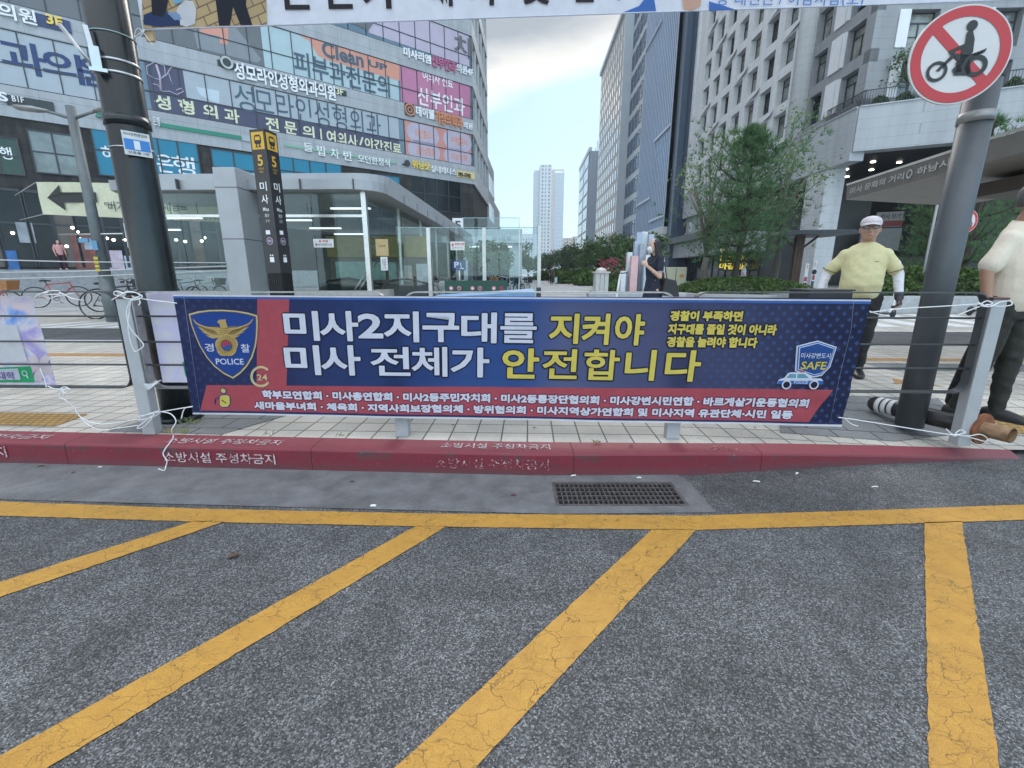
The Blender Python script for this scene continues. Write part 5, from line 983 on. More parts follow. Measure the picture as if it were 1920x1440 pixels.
# ------------------------------------------------------------------ no-motorcycles signs
M_SRED = mat('sign_red', (.43, .018, .025), .4, var=.05); M_SWH = mat('sign_white', (.55, .54, .54), .45, var=.04); M_GREYB = mat('sign_back_grey', (.3, .3, .31), .5, .5)
def moto_sign(t, c, ux, r, n=40):
    ux = Vector(ux).normalized(); vx = Vector((0, 0, 1)); nn = ux.cross(vx).normalized(); nn = nn if nn.y < 0 else -nn
    T = lambda x, y, o: c + ux * (x * r) + vx * (y * r) + nn * o
    b = MB(); th = .012; fr = [T(math.cos(2 * math.pi * i / n) * 1.0, math.sin(2 * math.pi * i / n) * 1.0, -th) for i in range(n)]; b.prism(fr, nn * th); b.build('disc', M_SWH, t)
    b = MB(); b.disc(T(0, 0, .003), ux, vx, r * .965, r * .76, n); b.build('red_ring', M_SRED, t)
    b = MB(); d = Vector((1, -1)).normalized(); w = .105; k_ = .80
    b.poly([T(-d.x * k_ + w * d.y * s1 * -1, -d.y * k_ - w * d.x * s1 * -1, .002) for s1 in (-1, 1)] + [T(d.x * k_ + w * d.y * s1 * -1, d.y * k_ - w * d.x * s1 * -1, .002) for s1 in (1, -1)]); b.build('red_bar', M_SRED, t)
    b = MB(); o = .006
    def ring(x, y, R0, R1): b.disc(T(x, y, o), ux, vx, r * R0, r * R1, 24)
    ring(-.40, -.30, .21, .145); ring(.36, -.24, .22, .13)
    b.poly([T(x, y, o) for x, y in ((-.10, .08), (-.16, .14), (-.24, .10), (-.20, .02), (-.11, .02))]); b.poly([T(x, y, o) for x, y in ((-.15, .05), (-.22, -.05), (-.42, -.28), (-.36, -.30), (-.16, -.09), (-.08, -.02))])
    b.poly([T(x, y, o) for x, y in ((-.12, -.02), (.0, -.14), (.22, -.10), (.44, .02), (.42, .06), (.2, .0), (.1, .0), (-.08, .04))]); b.poly([T(x, y, o) for x, y in ((-.06, -.14), (.20, -.10), (.28, -.34), (.24, -.42), (-.05, -.40), (-.02, -.26))])
    b.poly([T(x, y, o) for x, y in ((.04, .44), (.14, .50), (.22, .30), (.24, .04), (.18, -.06), (.00, -.02), (.02, .12), (-.14, .10), (-.12, .16), (.05, .22))]); b.disc(T(.12, .57, o), ux, vx, r * .105, 0, 16)
    b.poly([T(x, y, o) for x, y in ((.02, -.02), (.16, -.02), (.06, -.22), (.10, -.34), (-.06, -.36), (-.10, -.28), (-.03, -.2))]); b.poly([T(x, y, o) for x, y in ((.24, .0), (.50, .10), (.47, .02), (.28, -.06))])
    b.build('rider_symbol', T_BLK, t)
rs = thing('traffic_sign_post', 'small round no-motorcycles sign on a thin post before the right-hand pines', 'traffic sign', G(1806, 585)); c = D(1811, 415, 13.0); rs.location = (c.x, 13.0, .15); b = MB(); b.tube([(c.x, 13.06, .15), (c.x, 13.06, c.z + .1)], .035, 8); b.build('post', M_GREYB, rs); moto_sign(rs, c + Vector((0, -.01, 0)), (1, 0, 0), .315)
rs = thing('traffic_sign_post', 'round red-ringed sign higher up, almost hidden behind the grey pole', 'traffic sign', (0, 0, 0)); c = D(1768, 351, 13.6); rs.location = (c.x, 13.6, .15); b = MB(); b.tube([(c.x, 13.66, .15), (c.x, 13.66, c.z + .1)], .035, 8); b.build('post', M_GREYB, rs); moto_sign(rs, c + Vector((0, -.01, 0)), (1, 0, 0), .315)
# ------------------------------------------------------------------ pedestrian fence
PO = [G(287, 812), G(757, 820), G(1258, 826), G(1798, 832, .12)]
for i in (1, 2):        # the two middle posts stand on the line of the outer ones
    r_ = PO[i] - CAM; a_ = PO[3] - PO[0]; t_ = ((PO[0].x - CAM.x) * a_.y - (PO[0].y - CAM.y) * a_.x) / (r_.x * a_.y - r_.y * a_.x); PO[i] = Vector((CAM.x + r_.x * t_, CAM.y + r_.y * t_, .15))
M_POST = mat('light_grey_post_paint', (.36, .37, .385), .45, .1, var=.06, scale=9, dirt=.25); M_RAIL = mat('dark_grey_rail_paint', (.065, .07, .075), .4, .3, var=.1); M_RAILS = mat('worn_shiny_rail', (.34, .33, .32), .3, .8, var=.15, scale=20)
fen = thing('guard_fence', 'low grey steel pedestrian fence with square posts and thin rails along the red kerb', 'fence', (0, 3, .15))
PRE = PO[0] + (PO[0] - PO[1]); allp = [PRE + (PRE - PO[0])] + [PRE] + PO
ZR = [D(250, y, 3.06).z for y in (546, 593, 641, 684, 727)]
for i, p in enumerate(allp):
    d = (allp[min(i + 1, len(allp) - 1)] - allp[max(i - 1, 0)]); d.z = 0; d.normalize(); rz = math.atan2(d.y, d.x); zt_ = ZR[0] - .045
    b = MB(); b.cbox((p.x, p.y, (p.z + zt_) / 2), .09, .075, zt_ - p.z, rz); o = b.build('post', M_POST, fen, .006)
    b = MB(); b.cbox((p.x, p.y, zt_ + .006), .10, .085, .012, rz); b.build('post_cap', mat('maroon_cap', (.10, .035, .04), .5), o)
for a, c in zip(allp, allp[1:]):
    d = (c - a); d.z = 0; L = d.length; d.normalize(); n_ = Vector((-d.y, d.x, 0)); rz = math.atan2(d.y, d.x)
    def fp(u, z, o): q = a + d * u + n_ * o; return Vector((q.x, q.y, z))
    u0, u1, r = .055, L - .055, .085; zt_, zb_ = ZR[0], ZR[4]; out = []
    for (cx, cz, s) in ((u0 + r, zb_ + r, 180), (u1 - r, zb_ + r, 270), (u1 - r, zt_ - r, 0), (u0 + r, zt_ - r, 90)):
        for k_ in range(7): t = R(s + 15 * k_); out.append((cx + r * math.cos(t), cz + r * math.sin(t), cx + (r - .008) * math.cos(t), cz + (r - .008) * math.sin(t)))
    b = MB(); vs = []
    for (x, z, xi, zi) in out: vs += [fp(x, z, -.03), fp(x, z, .03), fp(xi, zi, .03), fp(xi, zi, -.03)]
    m = len(out); b.add(vs, [(4 * i + k_, 4 * i + (k_ + 1) % 4, 4 * ((i + 1) % m) + (k_ + 1) % 4, 4 * ((i + 1) % m) + k_) for i in range(m) for k_ in range(4)])
    o = b.build('panel_frame', M_RAIL if (a - PO[2]).length < .01 or a.x < -2.6 else M_RAILS, fen)
    for z in ZR[1:4]: b = MB(); b.tube([fp(u0 + .004, z, 0), fp(u1 - .004, z, 0)], .007, 6); b.build('rail', M_RAIL, o)
# ------------------------------------------------------------------ police banner
bd = (PO[3] - PO[0]); bd.z = 0; bd.normalize(); bn = Vector((bd.y, -bd.x, 0)); bo = PO[0] + bn * .075
def rip(u, v): 
    e = max(0, (u - 4.15) / .6); l = max(0, .35 - u) / .35
    return .0045 * math.sin(u * 4.1 + v * 2.4) + .0022 * math.sin(u * 9 - v * 5) + e * (.004 * math.sin(v * 26 + u * 3) + .002 * math.sin(v * 47 - u * 6))  + l * .006 * math.sin(v * 17)
BP = Plane(bo[:2], bd, rip)
bann = thing('police_banner', 'long navy police banner with big white and yellow letters tied along the fence', 'banner', BP.P(960, 790))
QT = [BP.uv(362, 775), BP.uv(1577, 797), BP.uv(1634, 559), BP.uv(323, 553)]
U0, UX = QT[0][0], QT[1][0]
def _bg(t):
    n = t.N.new('ShaderNodeVectorMath'); n.operation = 'DOT_PRODUCT'; t.lk(t.pos, n.inputs[0]); n.inputs[1].default_value = tuple(bd); u = n.outputs['Value']
    ub = lambda px: BP.P(px, 640).dot(bd)
    r = t.mapr(u, ub(330), ub(1640)); c = t.ramp(r, [(0, (.020, .026, .085)), (.14, (.022, .032, .105)), (.30, (.022, .048, .165)), (.42, (.030, .075, .25)), (.51, (.034, .085, .27)), (.56, (.095, .115, .24)), (.70, (.075, .085, .18)), (.82, (.050, .058, .13)), (.92, (.020, .026, .075)), (1, (.012, .016, .05))])  # printed blues; the step past the middle paints light coming through the cloth
    # small diamonds printed towards both ends
    s = t.sep(); cx = t.N.new('ShaderNodeCombineXYZ'); t.lk(u, cx.inputs[0]); t.lk(s[2], cx.inputs[1]); mp = t.N.new('ShaderNodeMapping'); mp.inputs['Rotation'].default_value = (0, 0, R(45)); mp.inputs['Scale'].default_value = (1, 1, 1); t.lk(cx.outputs[0], mp.inputs[0])
    q = t.sep(mp.outputs[0]); k_ = .053
    f = lambda x: t.math('ABSOLUTE', t.math('SUBTRACT', t.math('FRACT', t.math('DIVIDE', x, k_)), .5))
    dm = t.mapr(t.math('MAXIMUM', f(q[0]), f(q[1])), .17, .22, 1, 0); m_ = t.math('MAXIMUM', t.mapr(r, .70, .78), t.mapr(r, .16, .10, 0, .4)) 
    c2 = t.mix(t.math('MULTIPLY', dm, t.math('MULTIPLY', m_, .7)), c, (.045, .095, .27)); return t.mix(.10, c2, t.mix(t.mapr(t.noise(3, 5), .3, .7), (.02, .02, .05), (.12, .14, .22)))
M_BBG = m_cloth('printed_navy_cloth', tl=.52, node=_bg); M_BRED = m_cloth('printed_red_cloth', (.60, .115, .145), .5); M_BWHITE = m_cloth('printed_white_hem', (.66, .66, .70), .3); M_BBLUE = m_cloth('printed_blue_hem', (.05, .13, .42), .3)
patch(BP, QT, 240, 26, 0).build('cloth', M_BBG, bann)
def bpatch(name, m, q, nx, ny, off=.0016): return patch(BP, [BP.uv(*p) for p in q], nx, ny, off).build(name, m, bann)
bpatch('red_panel', M_BRED, [(480, 726), (537, 727), (543, 556), (483, 556)], 6, 20)
bpatch('red_footer', M_BRED, [(376, 772), (1513, 793), (1560, 730), (388, 722)], 200, 10, .002)
bpatch('white_hem', M_BWHITE, [(323, 555.5), (1634, 565), (1634, 562), (323, 552.5)], 240, 1, .002); bpatch('white_hem', M_BWHITE, [(363, 776), (1577, 799), (1578, 795.5), (363, 773)], 240, 1, .0032); bpatch('blue_hem', M_BBLUE, [(324, 559.5), (1633, 570), (1634, 565), (324, 556)], 240, 1, .0018)
bpatch('blue_hem', m_cloth('printed_dark_hem', (.03, .04, .12), .3), [(364, 772.5), (1578, 795), (1579, 792), (365, 769)], 240, 1, .0026)
B_W = m_cloth('printed_white_letters', (.66, .67, .76), .3); B_Y = m_cloth('printed_yellow_letters', (.68, .56, .12), .3); B_K = m_cloth('printed_dark_outline', (.016, .018, .04), .3)
class _BB:
    """coordinates that follow the slightly sagging banner"""
    W = QT[1][0] - QT[0][0]; Hh = QT[3][1] - QT[0][1]; d = BP.d
    def _m(s, a, b): return tuple((QT[0][i] * (1 - a) + QT[1][i] * a) * (1 - b) + (QT[3][i] * (1 - a) + QT[2][i] * a) * b for i in (0, 1))
    def uv(s, px, py):
        u, v = BP.uv(px, py); a = b = .5
        for _ in range(25):
            p = s._m(a, b); a += (u - p[0]) / s.W; b += (v - p[1]) / s.Hh
        return a * s.W, b * s.Hh
    def w(s, u, v, off): return BP.w(*s._m(u / s.W, v / s.Hh), off)
BPB = _BB()
def bold_letter(b, pl, s, lb_, rt_, off, rad, base=.012, n=8):
    u0, v0 = pl.uv(*lb_); u1, v1 = pl.uv(*rt_)
    for k in range(n): a = 2 * math.pi * k / n; dx, dy = rad * math.cos(a), rad * math.sin(a); letter(b, pl, s, (u0 + dx, v0 + dy), (u1 + dx, v1 + dy), off - .0009 + k * .0001, base, px=False)
    if n: letter(b, pl, s, (u0, v0), (u1, v1), off, base, px=False)
def blet(rows, m, bold, out, off=.006, name='lettering', mo=None):
    if out:
        b = MB()
        for s, lb_, rt_ in rows: bold_letter(b, BPB, s, lb_, rt_, off - .0022, max(0, bold - .012) * .15 + out * .24 if bold > .02 else .0016 + out * .13)
        b.build('lettering_outline', mo or B_K, bann)
    b = MB()
    for s, lb_, rt_ in rows: bold_letter(b, BPB, s, lb_, rt_, off, (max(0, bold - .012) * .15 if s not in '를합체전' else .0016), n=8 if bold > .02 else 0) if bold > .02 else letter(b, BPB, s, lb_, rt_, off, bold)
    return b.build(name, m, bann)
big = [('미', (537, 637), (596, 584)), ('사', (604, 638), (670, 584)), ('2', (674, 633), (716, 589)), ('지', (722, 640), (784, 585)), ('구', (794, 640), (860, 588)), ('대', (866, 642), (931, 587)), ('를', (938, 642), (1007, 588))]
blet(big, B_W, .036, .035); blet([('지', (1029, 643), (1086, 589)), ('켜', (1090, 645), (1144, 589)), ('야', (1151, 646), (1210, 590))], B_Y, .036, .035)
blet([('미', (538, 701), (598, 648)), ('사', (606, 702), (674, 648)), ('전', (697, 703), (768, 651)), ('체', (773, 705), (838, 651)), ('가', (846, 706), (917, 653))], B_W, .036, .035); blet([('안', (942, 708), (1011, 654)), ('전', (1016, 709), (1084, 655)), ('합', (1093, 711), (1163, 656)), ('니', (1170, 712), (1231, 657)), ('다', (1245, 714), (1317, 658))], B_Y, .036, .035)
blet([('경찰이 부족하면', (1256, 601), (1393, 584)), ('지구대를 줄일 것이 아니라', (1252, 626), (1456, 609)), ('경찰을 늘려야 합니다', (1250, 650), (1420, 633))], B_Y, .03, .04)
blet([('학부모연합회 · 미사총연합회 · 미사2동주민자치회 · 미사2동통장단협의회 · 미사강변시민연합 · 바르게살기운동협의회', (493, 747), (1516, 748)), ('새마을부녀회 · 체육회 · 지역사회보장협의체 · 방위협의회 · 미사지역상가연합회 및 미사지역 유관단체·시민 일동', (478, 767), (1486, 770))], B_W, .03, .03, mo=m_cloth('printed_maroon_shadow', (.20, .04, .08), .3))
# police shield
def cr(x, y): return (320 + x / 4, 540 + y / 4)
def bpoly(b, pts, off): 
    b.poly([BP.P(*cr(x, y), off) for x, y in pts]); return b
def crp(name, m, polys, off): 
    b = MB()
    for q in polys: bpoly(b, q, off)
    return b.build(name, m, bann)
B_G = m_cloth('printed_gold', (.52, .36, .13), .3); B_PG = m_cloth('printed_pale_gold', (.60, .50, .28), .3); B_SB = m_cloth('printed_shield_blue', (.020, .060, .28), .3); B_BR = m_cloth('printed_brown_line', (.17, .085, .035), .3)
sh = [(132, 195), (200, 176), (290, 164), (395, 163), (500, 170), (590, 186), (652, 205), (655, 260), (650, 360), (638, 440), (612, 520), (575, 585), (525, 640), (468, 680), (400, 645), (330, 590), (270, 520), (215, 430), (178, 345), (150, 270)]
cx0, cy0 = 400, 400; ins = lambda k_: [(cx0 + (x - cx0) * k_, cy0 + (y - cy0) * k_) for x, y in sh]
crp('shield_outline', B_K, [ins(1.015)], .0022); crp('shield_border', B_PG, [sh], .0034); crp('shield_rim_line', B_BR, [ins(.955)], .0044); crp('shield_field', B_SB, [ins(.935)], .0054)
wing = [(165, 225), (200, 262), (245, 282), (290, 292), (300, 288), (360, 290), (372, 300), (405, 330), (400, 352), (360, 372), (320, 378), (290, 368), (262, 352), (300, 360), (270, 345), (228, 325), (262, 332), (232, 315), (200, 290), (232, 302), (206, 284), (182, 258)]
mir = lambda pts: [(810 - x - 20, y) for x, y in pts]
crp('eagle_wing', B_G, [wing], .0066); crp('eagle_wing', B_G, [mir(wing)], .0066)
crp('eagle_body', B_G, [[(352, 252), (368, 238), (420, 234), (416, 250), (424, 270), (432, 300), (438, 330), (452, 352), (448, 372), (368, 372), (360, 352), (370, 325), (374, 290), (372, 268), (356, 262)]], .0072)
ln = MB()
for k_ in range(6):
    for q in ([(185 + k_ * 22, 268 + k_ * 14), (260 + k_ * 14, 300 + k_ * 9), (330 + k_ * 6, 318 + k_ * 6)],):
        for mm in (lambda z: z, mir): ln.tube([BP.P(*cr(x, y), .0075) for x, y in mm(q)], .0011, 4, False)
for k_ in range(4): ln.tube([BP.P(*cr(x, y), .0082) for x, y in ((372, 296 + 16 * k_), (404, 306 + 16 * k_), (440, 296 + 16 * k_))], .0011, 4, False)
ln.tube([BP.P(*cr(x, y), .0082) for x, y in ((300, 288), (372, 292))], .0016, 4); ln.tube([BP.P(*cr(x, y), .0082) for x, y in ((436, 294), (498, 292))], .0016, 4); ln.build('feather_line', B_BR, bann)
fcx, fcy = 424, 430; fl_ = []
for k_ in range(60): t = 2 * math.pi * k_ / 60; rr = 78 + 9 * abs(math.cos(2.5 * (t + math.pi / 2))) ; fl_.append((fcx + rr * math.cos(t), fcy + rr * .98 * math.sin(t)))
crp('flower', B_G, [fl_], .0090)
ln = MB()
for k_ in range(30): t = 2 * math.pi * k_ / 30; ln.tube([BP.P(*cr(fcx + a * math.cos(t), fcy + a * math.sin(t)), .0098) for a in (44, 74)], .0010, 4, False)
ln.build('petal_line', B_BR, bann)
pc = BP.P(*cr(fcx, fcy), .0104); b = MB(); b.disc(pc, BP.d, (0, 0, 1), .0385, 0, 28); b.build('flower_centre', B_BR, bann)
def half(a0, a1, sg): return [(fcx + 35 * math.cos(a0 + (a1 - a0) * i / 16), fcy + 35 * math.sin(a0 + (a1 - a0) * i / 16)) for i in range(17)] + [(fcx - 17.5 + 17.5 * math.cos(math.pi - math.pi * i / 8 * 1) * 1 if False else fcx + sg * (-35 + 70 * i / 9), fcy + sg * 9 * math.sin(2 * math.pi * i / 9)) for i in range(1, 9)]
crp('roundel_red', m_cloth('printed_roundel_red', (.45, .05, .10), .3), [half(math.pi, 2 * math.pi, -1)], .0114); crp('roundel_blue', m_cloth('printed_roundel_blue', (.03, .10, .34), .3), [half(0, math.pi, 1)], .0113)
blet([('경', cr(264, 475), cr(322, 415)), ('찰', cr(532, 482), cr(590, 420)), ('POLICE', cr(346, 572), cr(545, 530))], B_W, .012, 0, .0066)
# 24 hour mark and the little figure
b = MB(); c0 = cr(678, 664); r_ = 76; pts = [(678 + rr * math.cos(R(t)), 664 + rr * math.sin(R(t))) for rr, rng in ((80, range(38, 320, 8)), (62, range(316, 34, -8))) for t in rng]; bpoly(b, pts, .0076); b.build('clock_ring', B_PG, bann); blet([('24', cr(650, 692), cr(724, 648))], B_PG, .02, 0, .0076)
b = MB(); pk_ = lambda o: [(372 - o, 815 - o), (385, 804 - o), (430, 804 - o), (444 + o, 818), (444 + o, 870), (430 + o, 888 + o), (388, 890 + o), (372 - o, 876)]; bpoly(b, pk_(6), .0046); b.disc(BP.P(*cr(397, 770), .0046), BP.d, (0, 0, 1), .0215); b.tube([BP.P(*cr(x, y), .005) for x, y in ((336, 868), (338, 828), (368, 818))], .003, 5); b.build('figure_outline', B_SB, bann); b = MB(); bpoly(b, pk_(0), .006); b.disc(BP.P(*cr(397, 770), .006), BP.d, (0, 0, 1), .0155); b.build('figure', B_Y, bann); b = MB(); b.tube([BP.P(*cr(386, 838), .0066), BP.P(*cr(420, 862), .0066)], .003, 5); b.build('figure_line', B_K, bann)
# SAFE shield and patrol car at the right end
def cq(x, y): return (1200 + x / 4, 540 + y / 4)
def crq(name, m, q, off): b = MB(); b.poly([BP.P(*cq(x, y), off) for x, y in q]); return b.build(name, m, bann)
so_ = [(1325, 392), (1466, 440), (1415, 590), (1352, 655), (1290, 668), (1155, 620), (1165, 432)]; cx1, cy1 = 1310, 520; ins1 = lambda k_: [(cx1 + (x - cx1) * k_, cy1 + (y - cy1) * k_) for x, y in so_]
B_SKY = m_cloth('printed_mid_blue', (.035, .14, .42), .3); crq('safe_shield_border', B_W, so_, .0066 + .004); crq('safe_shield_line', B_SKY, ins1(.93), .0125); crq('safe_shield_inner', B_W, ins1(.87), .014); crq('safe_shield_field', m_cloth('printed_deep_blue', (.022, .075, .27), .3), ins1(.83), .0155)
blet([('미사강변도시', cq(1190, 522), cq(1415, 484))], B_W, .01, 0, .017); blet([('SAFE', cq(1190, 606), cq(1388, 548))], B_Y, .02, .02, .018)
body = [(1016, 712), (1030, 682), (1072, 668), (1098, 636), (1120, 628), (1230, 628), (1256, 648), (1282, 672), (1340, 672), (1358, 690), (1356, 716)]
crq('car_body', B_W, body, .0185); crq('car_stripe', B_SKY, [(1018, 716), (1028, 690), (1358, 690), (1356, 716)], .0196); crq('car_window', m_cloth('printed_aqua', (.14, .33, .42), .3), [(1084, 668), (1112, 640), (1158, 640), (1156, 670)], .0196); crq('car_window', m_cloth('printed_aqua2', (.14, .33, .42), .3), [(1168, 640), (1222, 640), (1252, 670), (1166, 670)], .0196); crq('car_beacon', M_BRED, [(1186, 628), (1190, 616), (1218, 616), (1220, 628)], .0196)
for x in (1086, 1288):
    p = BP.P(*cq(x, 720), .0205); b = MB(); b.disc(p, BP.d, (0, 0, 1), .0305, .022, 20); b.build('car_wheel', B_W, bann); b = MB(); b.disc(p, BP.d, (0, 0, 1), .022, 0, 20); b.build('car_tyre', B_K, bann)
blet([('POLICE', cq(1140, 712), cq(1244, 692))], B_W, .008, 0, .0205)
b = MB(); b.tube([BP.P(1600, 563, .012), BP.P(1592, 620, .012), BP.P(1572, 700, .012), BP.P(1552, 795, .012)], .0009, 4); b.tube([BP.P(344, 553, .006), BP.P(378, 776, .006)], .0009, 4); b.build('seam_stitch', mat('grey_seam', (.25, .27, .36), .8), bann)
# ------------------------------------------------------------------ ropes and knots
M_ROPE = mat('white_rope', (.66, .66, .67), .75, var=.08, scale=60)
def spl(pts, n=6):
    pts = [Vector(p) for p in pts]; o = []; P_ = [pts[0]] + pts + [pts[-1]]
    for i in range(1, len(P_) - 2):
        for k_ in range(n):
            t = k_ / n; a, b_, c, d = P_[i - 1:i + 3]; o.append(.5 * ((2 * b_) + (c - a) * t + (2 * a - 5 * b_ + 4 * c - d) * t * t + (3 * b_ - a - 3 * c + d) * t * t * t))
    o.append(P_[-1]); return o
FPd = Plane((PO[0] + bn * .06)[:2], bd)
def rope(pxs, lab, r=.0036, off=0.03, extra=()):
    b = MB(); b.tube(spl([FPd.P(x, y, off + (.012 * math.sin(i * 2.1) if len(pxs) > 3 else 0)) for i, (x, y) in enumerate(pxs)]), r, 6)
    for q in extra: b.tube(spl([FPd.P(x, y, off + .006 * ((i % 3) - 1)) for i, (x, y) in enumerate(q)]), r, 6)
    tag(b.build('rope', M_ROPE), lab, 'rope', 'white banner ropes')
knotL = [(216, 562), (228, 556), (246, 548), (262, 550), (274, 556), (262, 562), (244, 560), (236, 552), (250, 546), (268, 552), (258, 560), (240, 558)]
rope([(338, 568), (300, 563), (272, 560), (255, 556)], 'white rope knotted over the left fence post top, with a long hanging loop', extra=[knotL, [(250, 562), (245, 585), (252, 612), (268, 636), (276, 646), (270, 654), (258, 657), (252, 640), (249, 612), (248, 586), (253, 562)], [(236, 556), (222, 552), (226, 546), (240, 550)], [(262, 556), (270, 566), (268, 572)]])
rope([(367, 760), (350, 762), (320, 768), (296, 772), (266, 778)], 'white rope at the left post foot, loose end dangling over the kerb', extra=[[(266, 782), (290, 772), (306, 768), (300, 776), (284, 782), (268, 785)], [(300, 770), (275, 790), (265, 800), (278, 796), (296, 775)], [(366, 760), (352, 764), (347, 782)]], off=.03)
rope([(1625, 585), (1680, 578), (1760, 574), (1832, 569)], 'white rope from the upper right banner corner knotted to the right fence post', extra=[[(1826, 566), (1838, 572), (1850, 568), (1842, 564), (1830, 572), (1846, 574), (1868, 566), (1884, 564), (1885, 571), (1866, 574), (1840, 570)], [(1830, 574), (1812, 580), (1786, 590)], [(1625, 583), (1640, 588), (1660, 592)]])
rope([(1566, 780), (1600, 784), (1680, 798), (1766, 811), (1790, 812)], 'white rope from the lower right banner corner knotted to the right post base', extra=[[(1768, 802), (1780, 812), (1800, 808), (1794, 804), (1784, 812), (1806, 814), (1830, 812), (1842, 818), (1838, 824), (1820, 820), (1796, 814), (1778, 814)], [(1580, 783), (1590, 792), (1602, 796)]])
rope([(56, 560), (70, 551), (90, 548), (106, 550), (130, 560), (147, 564)], 'white rope bow at the upper corner of the flower banner', extra=[[(62, 558), (80, 553), (104, 552), (100, 546), (78, 547), (66, 556)], [(70, 554), (84, 560), (100, 556), (133, 549)]], off=-.03)
rope([(98, 722), (112, 726), (124, 730), (136, 727)], 'white rope knot at the lower corner of the flower banner hanging slack to the post', extra=[[(120, 726), (130, 735), (140, 728), (126, 724), (116, 731)], [(152, 773), (168, 790), (196, 803), (230, 800), (266, 795)], [(153, 776), (170, 786), (200, 792), (240, 788), (268, 783)], [(122, 732), (120, 742), (133, 748), (145, 762), (153, 774)], [(82, 690), (92, 710), (97, 724)]], off=.03)
b = MB(); b.tube([FPd.P(263, 551, .02), FPd.P(246, 549, .02)], .012, 8); tag(b.build('cloth_knot', mat('dark_rag', (.02, .018, .018), .9)), 'small dark rag knotted on top of the left fence post', 'rag')
b = MB(); p = [FPd.P(x, y, o_) for x, y, o_ in ((272, 718, .02), (296, 716, .05), (308, 710, .03), (290, 727, .05), (278, 730, .02), (300, 722, .07))]; b.add(p, [(0, 1, 3), (1, 2, 5), (3, 1, 5), (0, 3, 4)]); b.tube([FPd.P(300, 716, .03), FPd.P(309, 711, .03)], .003, 5); tag(b.build('cloth_scrap', mat('pale_cloth_scrap', (.45, .46, .5), .8)), 'pale torn cloth scrap caught beside the left fence post', 'cloth scrap')
b = MB(); b.tube(spl([FPd.P(306, 769, .03), D(320, 776, 2.97), D(330, 790, 2.94), D(322, 806, 2.93), G(325, 819, .156), G(317, 832, .156), D(309, 843, 2.80), D(306, 852, 2.79), D(313, 864, 2.78), D(311, 874, 2.775), G(308, 882, .010), G(297, 879, .010)]), .0036, 6); tag(b.build('rope', M_ROPE), 'loose white rope end hanging down over the red kerb into the gutter', 'rope', 'white banner ropes')
# ------------------------------------------------------------------ flower banners behind the fence
FBp = Plane((PO[0] - bn * .06)[:2], bd, lambda u, v: .006 * math.sin(u * 7 + v * 5))
def _flow(t):
    s = t.noise(2.6, 5, .6, dist=1.2); s2 = t.noise(4.3, 3, .5, t.mapping(loc=(3, 7, 1)), dist=.8)
    c = t.ramp(s, [(.30, (.10, .22, .62)), (.42, (.30, .42, .75)), (.50, (.62, .60, .66)), (.58, (.36, .30, .62)), (.70, (.26, .42, .30))]); return t.mix(t.mapr(s2, .5, .66), c, (.66, .55, .60))
M_FLOW = m_cloth('flower_print_cloth', tl=.3, node=_flow)
fbn = thing('flower_banner', 'pastel flower-print banner at the far left with a green search bar, cut by the frame', 'banner', FBp.P(20, 700))
patch(FBp, [FBp.uv(-120, 730), FBp.uv(105, 724), FBp.uv(60, 555), FBp.uv(-120, 556)], 30, 16, 0).build('cloth', M_FLOW, fbn)
def fpo(par, name, m, pts, off): b = MB(); b.poly([FBp.P(x, y, off) for x, y in pts]); return b.build(name, m, par)
M_PT1 = m_cloth('pale_pink_petal', (.62, .52, .54), .3); M_PT2 = m_cloth('green_petal', (.30, .48, .34), .3); M_PT3 = m_cloth('blue_petal', (.20, .38, .66), .3)
if False: fpo(fbn, 'printed_petal', M_PT2, [(36, 566), (52, 563), (60, 575), (66, 610), (58, 622), (44, 600), (36, 582)], .010); fpo(fbn, 'printed_petal', M_PT3, [(48, 600), (66, 624), (74, 646), (62, 652), (50, 648), (40, 620)], .011); fpo(fbn, 'printed_petal', m_cloth('violet_petal', (.28, .22, .56), .3), [(4, 565), (14, 562), (26, 600), (18, 612), (6, 590)], .010)
for k_ in range(5): t = R(72 * k_ + 20); c = (75, 688); fpo(fbn, 'printed_petal', M_PT1, [(c[0] + a * math.cos(t + o_), c[1] + a * math.sin(t + o_)) for a, o_ in ((0, 0), (16, -.5), (27, -.25), (27, .25), (16, .5))], .011)
fpo(fbn, 'white_card', m_cloth('printed_white_card', (.62, .62, .64), .3), [(-60, 608), (32, 609), (52, 672), (54, 677), (-60, 680)], .012)
fpo(fbn, 'search_bar', m_cloth('printed_green_bar', (.03, .36, .14), .3), [(-60, 691), (60, 686), (69, 716), (-60, 717)], .013); fpo(fbn, 'search_field', m_cloth('printed_pale_field', (.56, .55, .66), .3), [(-60, 694), (38, 690), (44, 711), (-60, 713)], .0145)
b = MB(); letter(b, FBp, '고대학', (-12, 710), (31, 696), .016, .012); b.build('lettering', T_PURP, fbn); b = MB(); b.disc(FBp.P(51, 699, .016), FBp.d, (0, 0, 1), .021, .015, 20); b.tube([FBp.P(55, 704, .016), FBp.P(59, 709, .016)], .004, 5); b.build('lens_symbol', B_W, fbn)
fb2 = thing('flower_banner', 'narrow end of a pale lilac flower-print banner behind the left fence post', 'banner', FBp.P(330, 715))
patch(FBp, [FBp.uv(305, 717), FBp.uv(390, 718), FBp.uv(360, 548), FBp.uv(272, 546)], 10, 16, 0).build('cloth', m_cloth('pale_flower_cloth', tl=.3, node=lambda t: t.ramp(t.noise(3.2, 4, .55, dist=1.0), [(.32, (.40, .52, .78)), (.48, (.56, .54, .72)), (.6, (.62, .60, .66)), (.72, (.44, .52, .50))])), fb2)
fpo(fb2, 'green_tab', m_cloth('printed_green_tab', (.03, .33, .14), .3), [(343, 678), (380, 677), (384, 707), (349, 706)], .011)
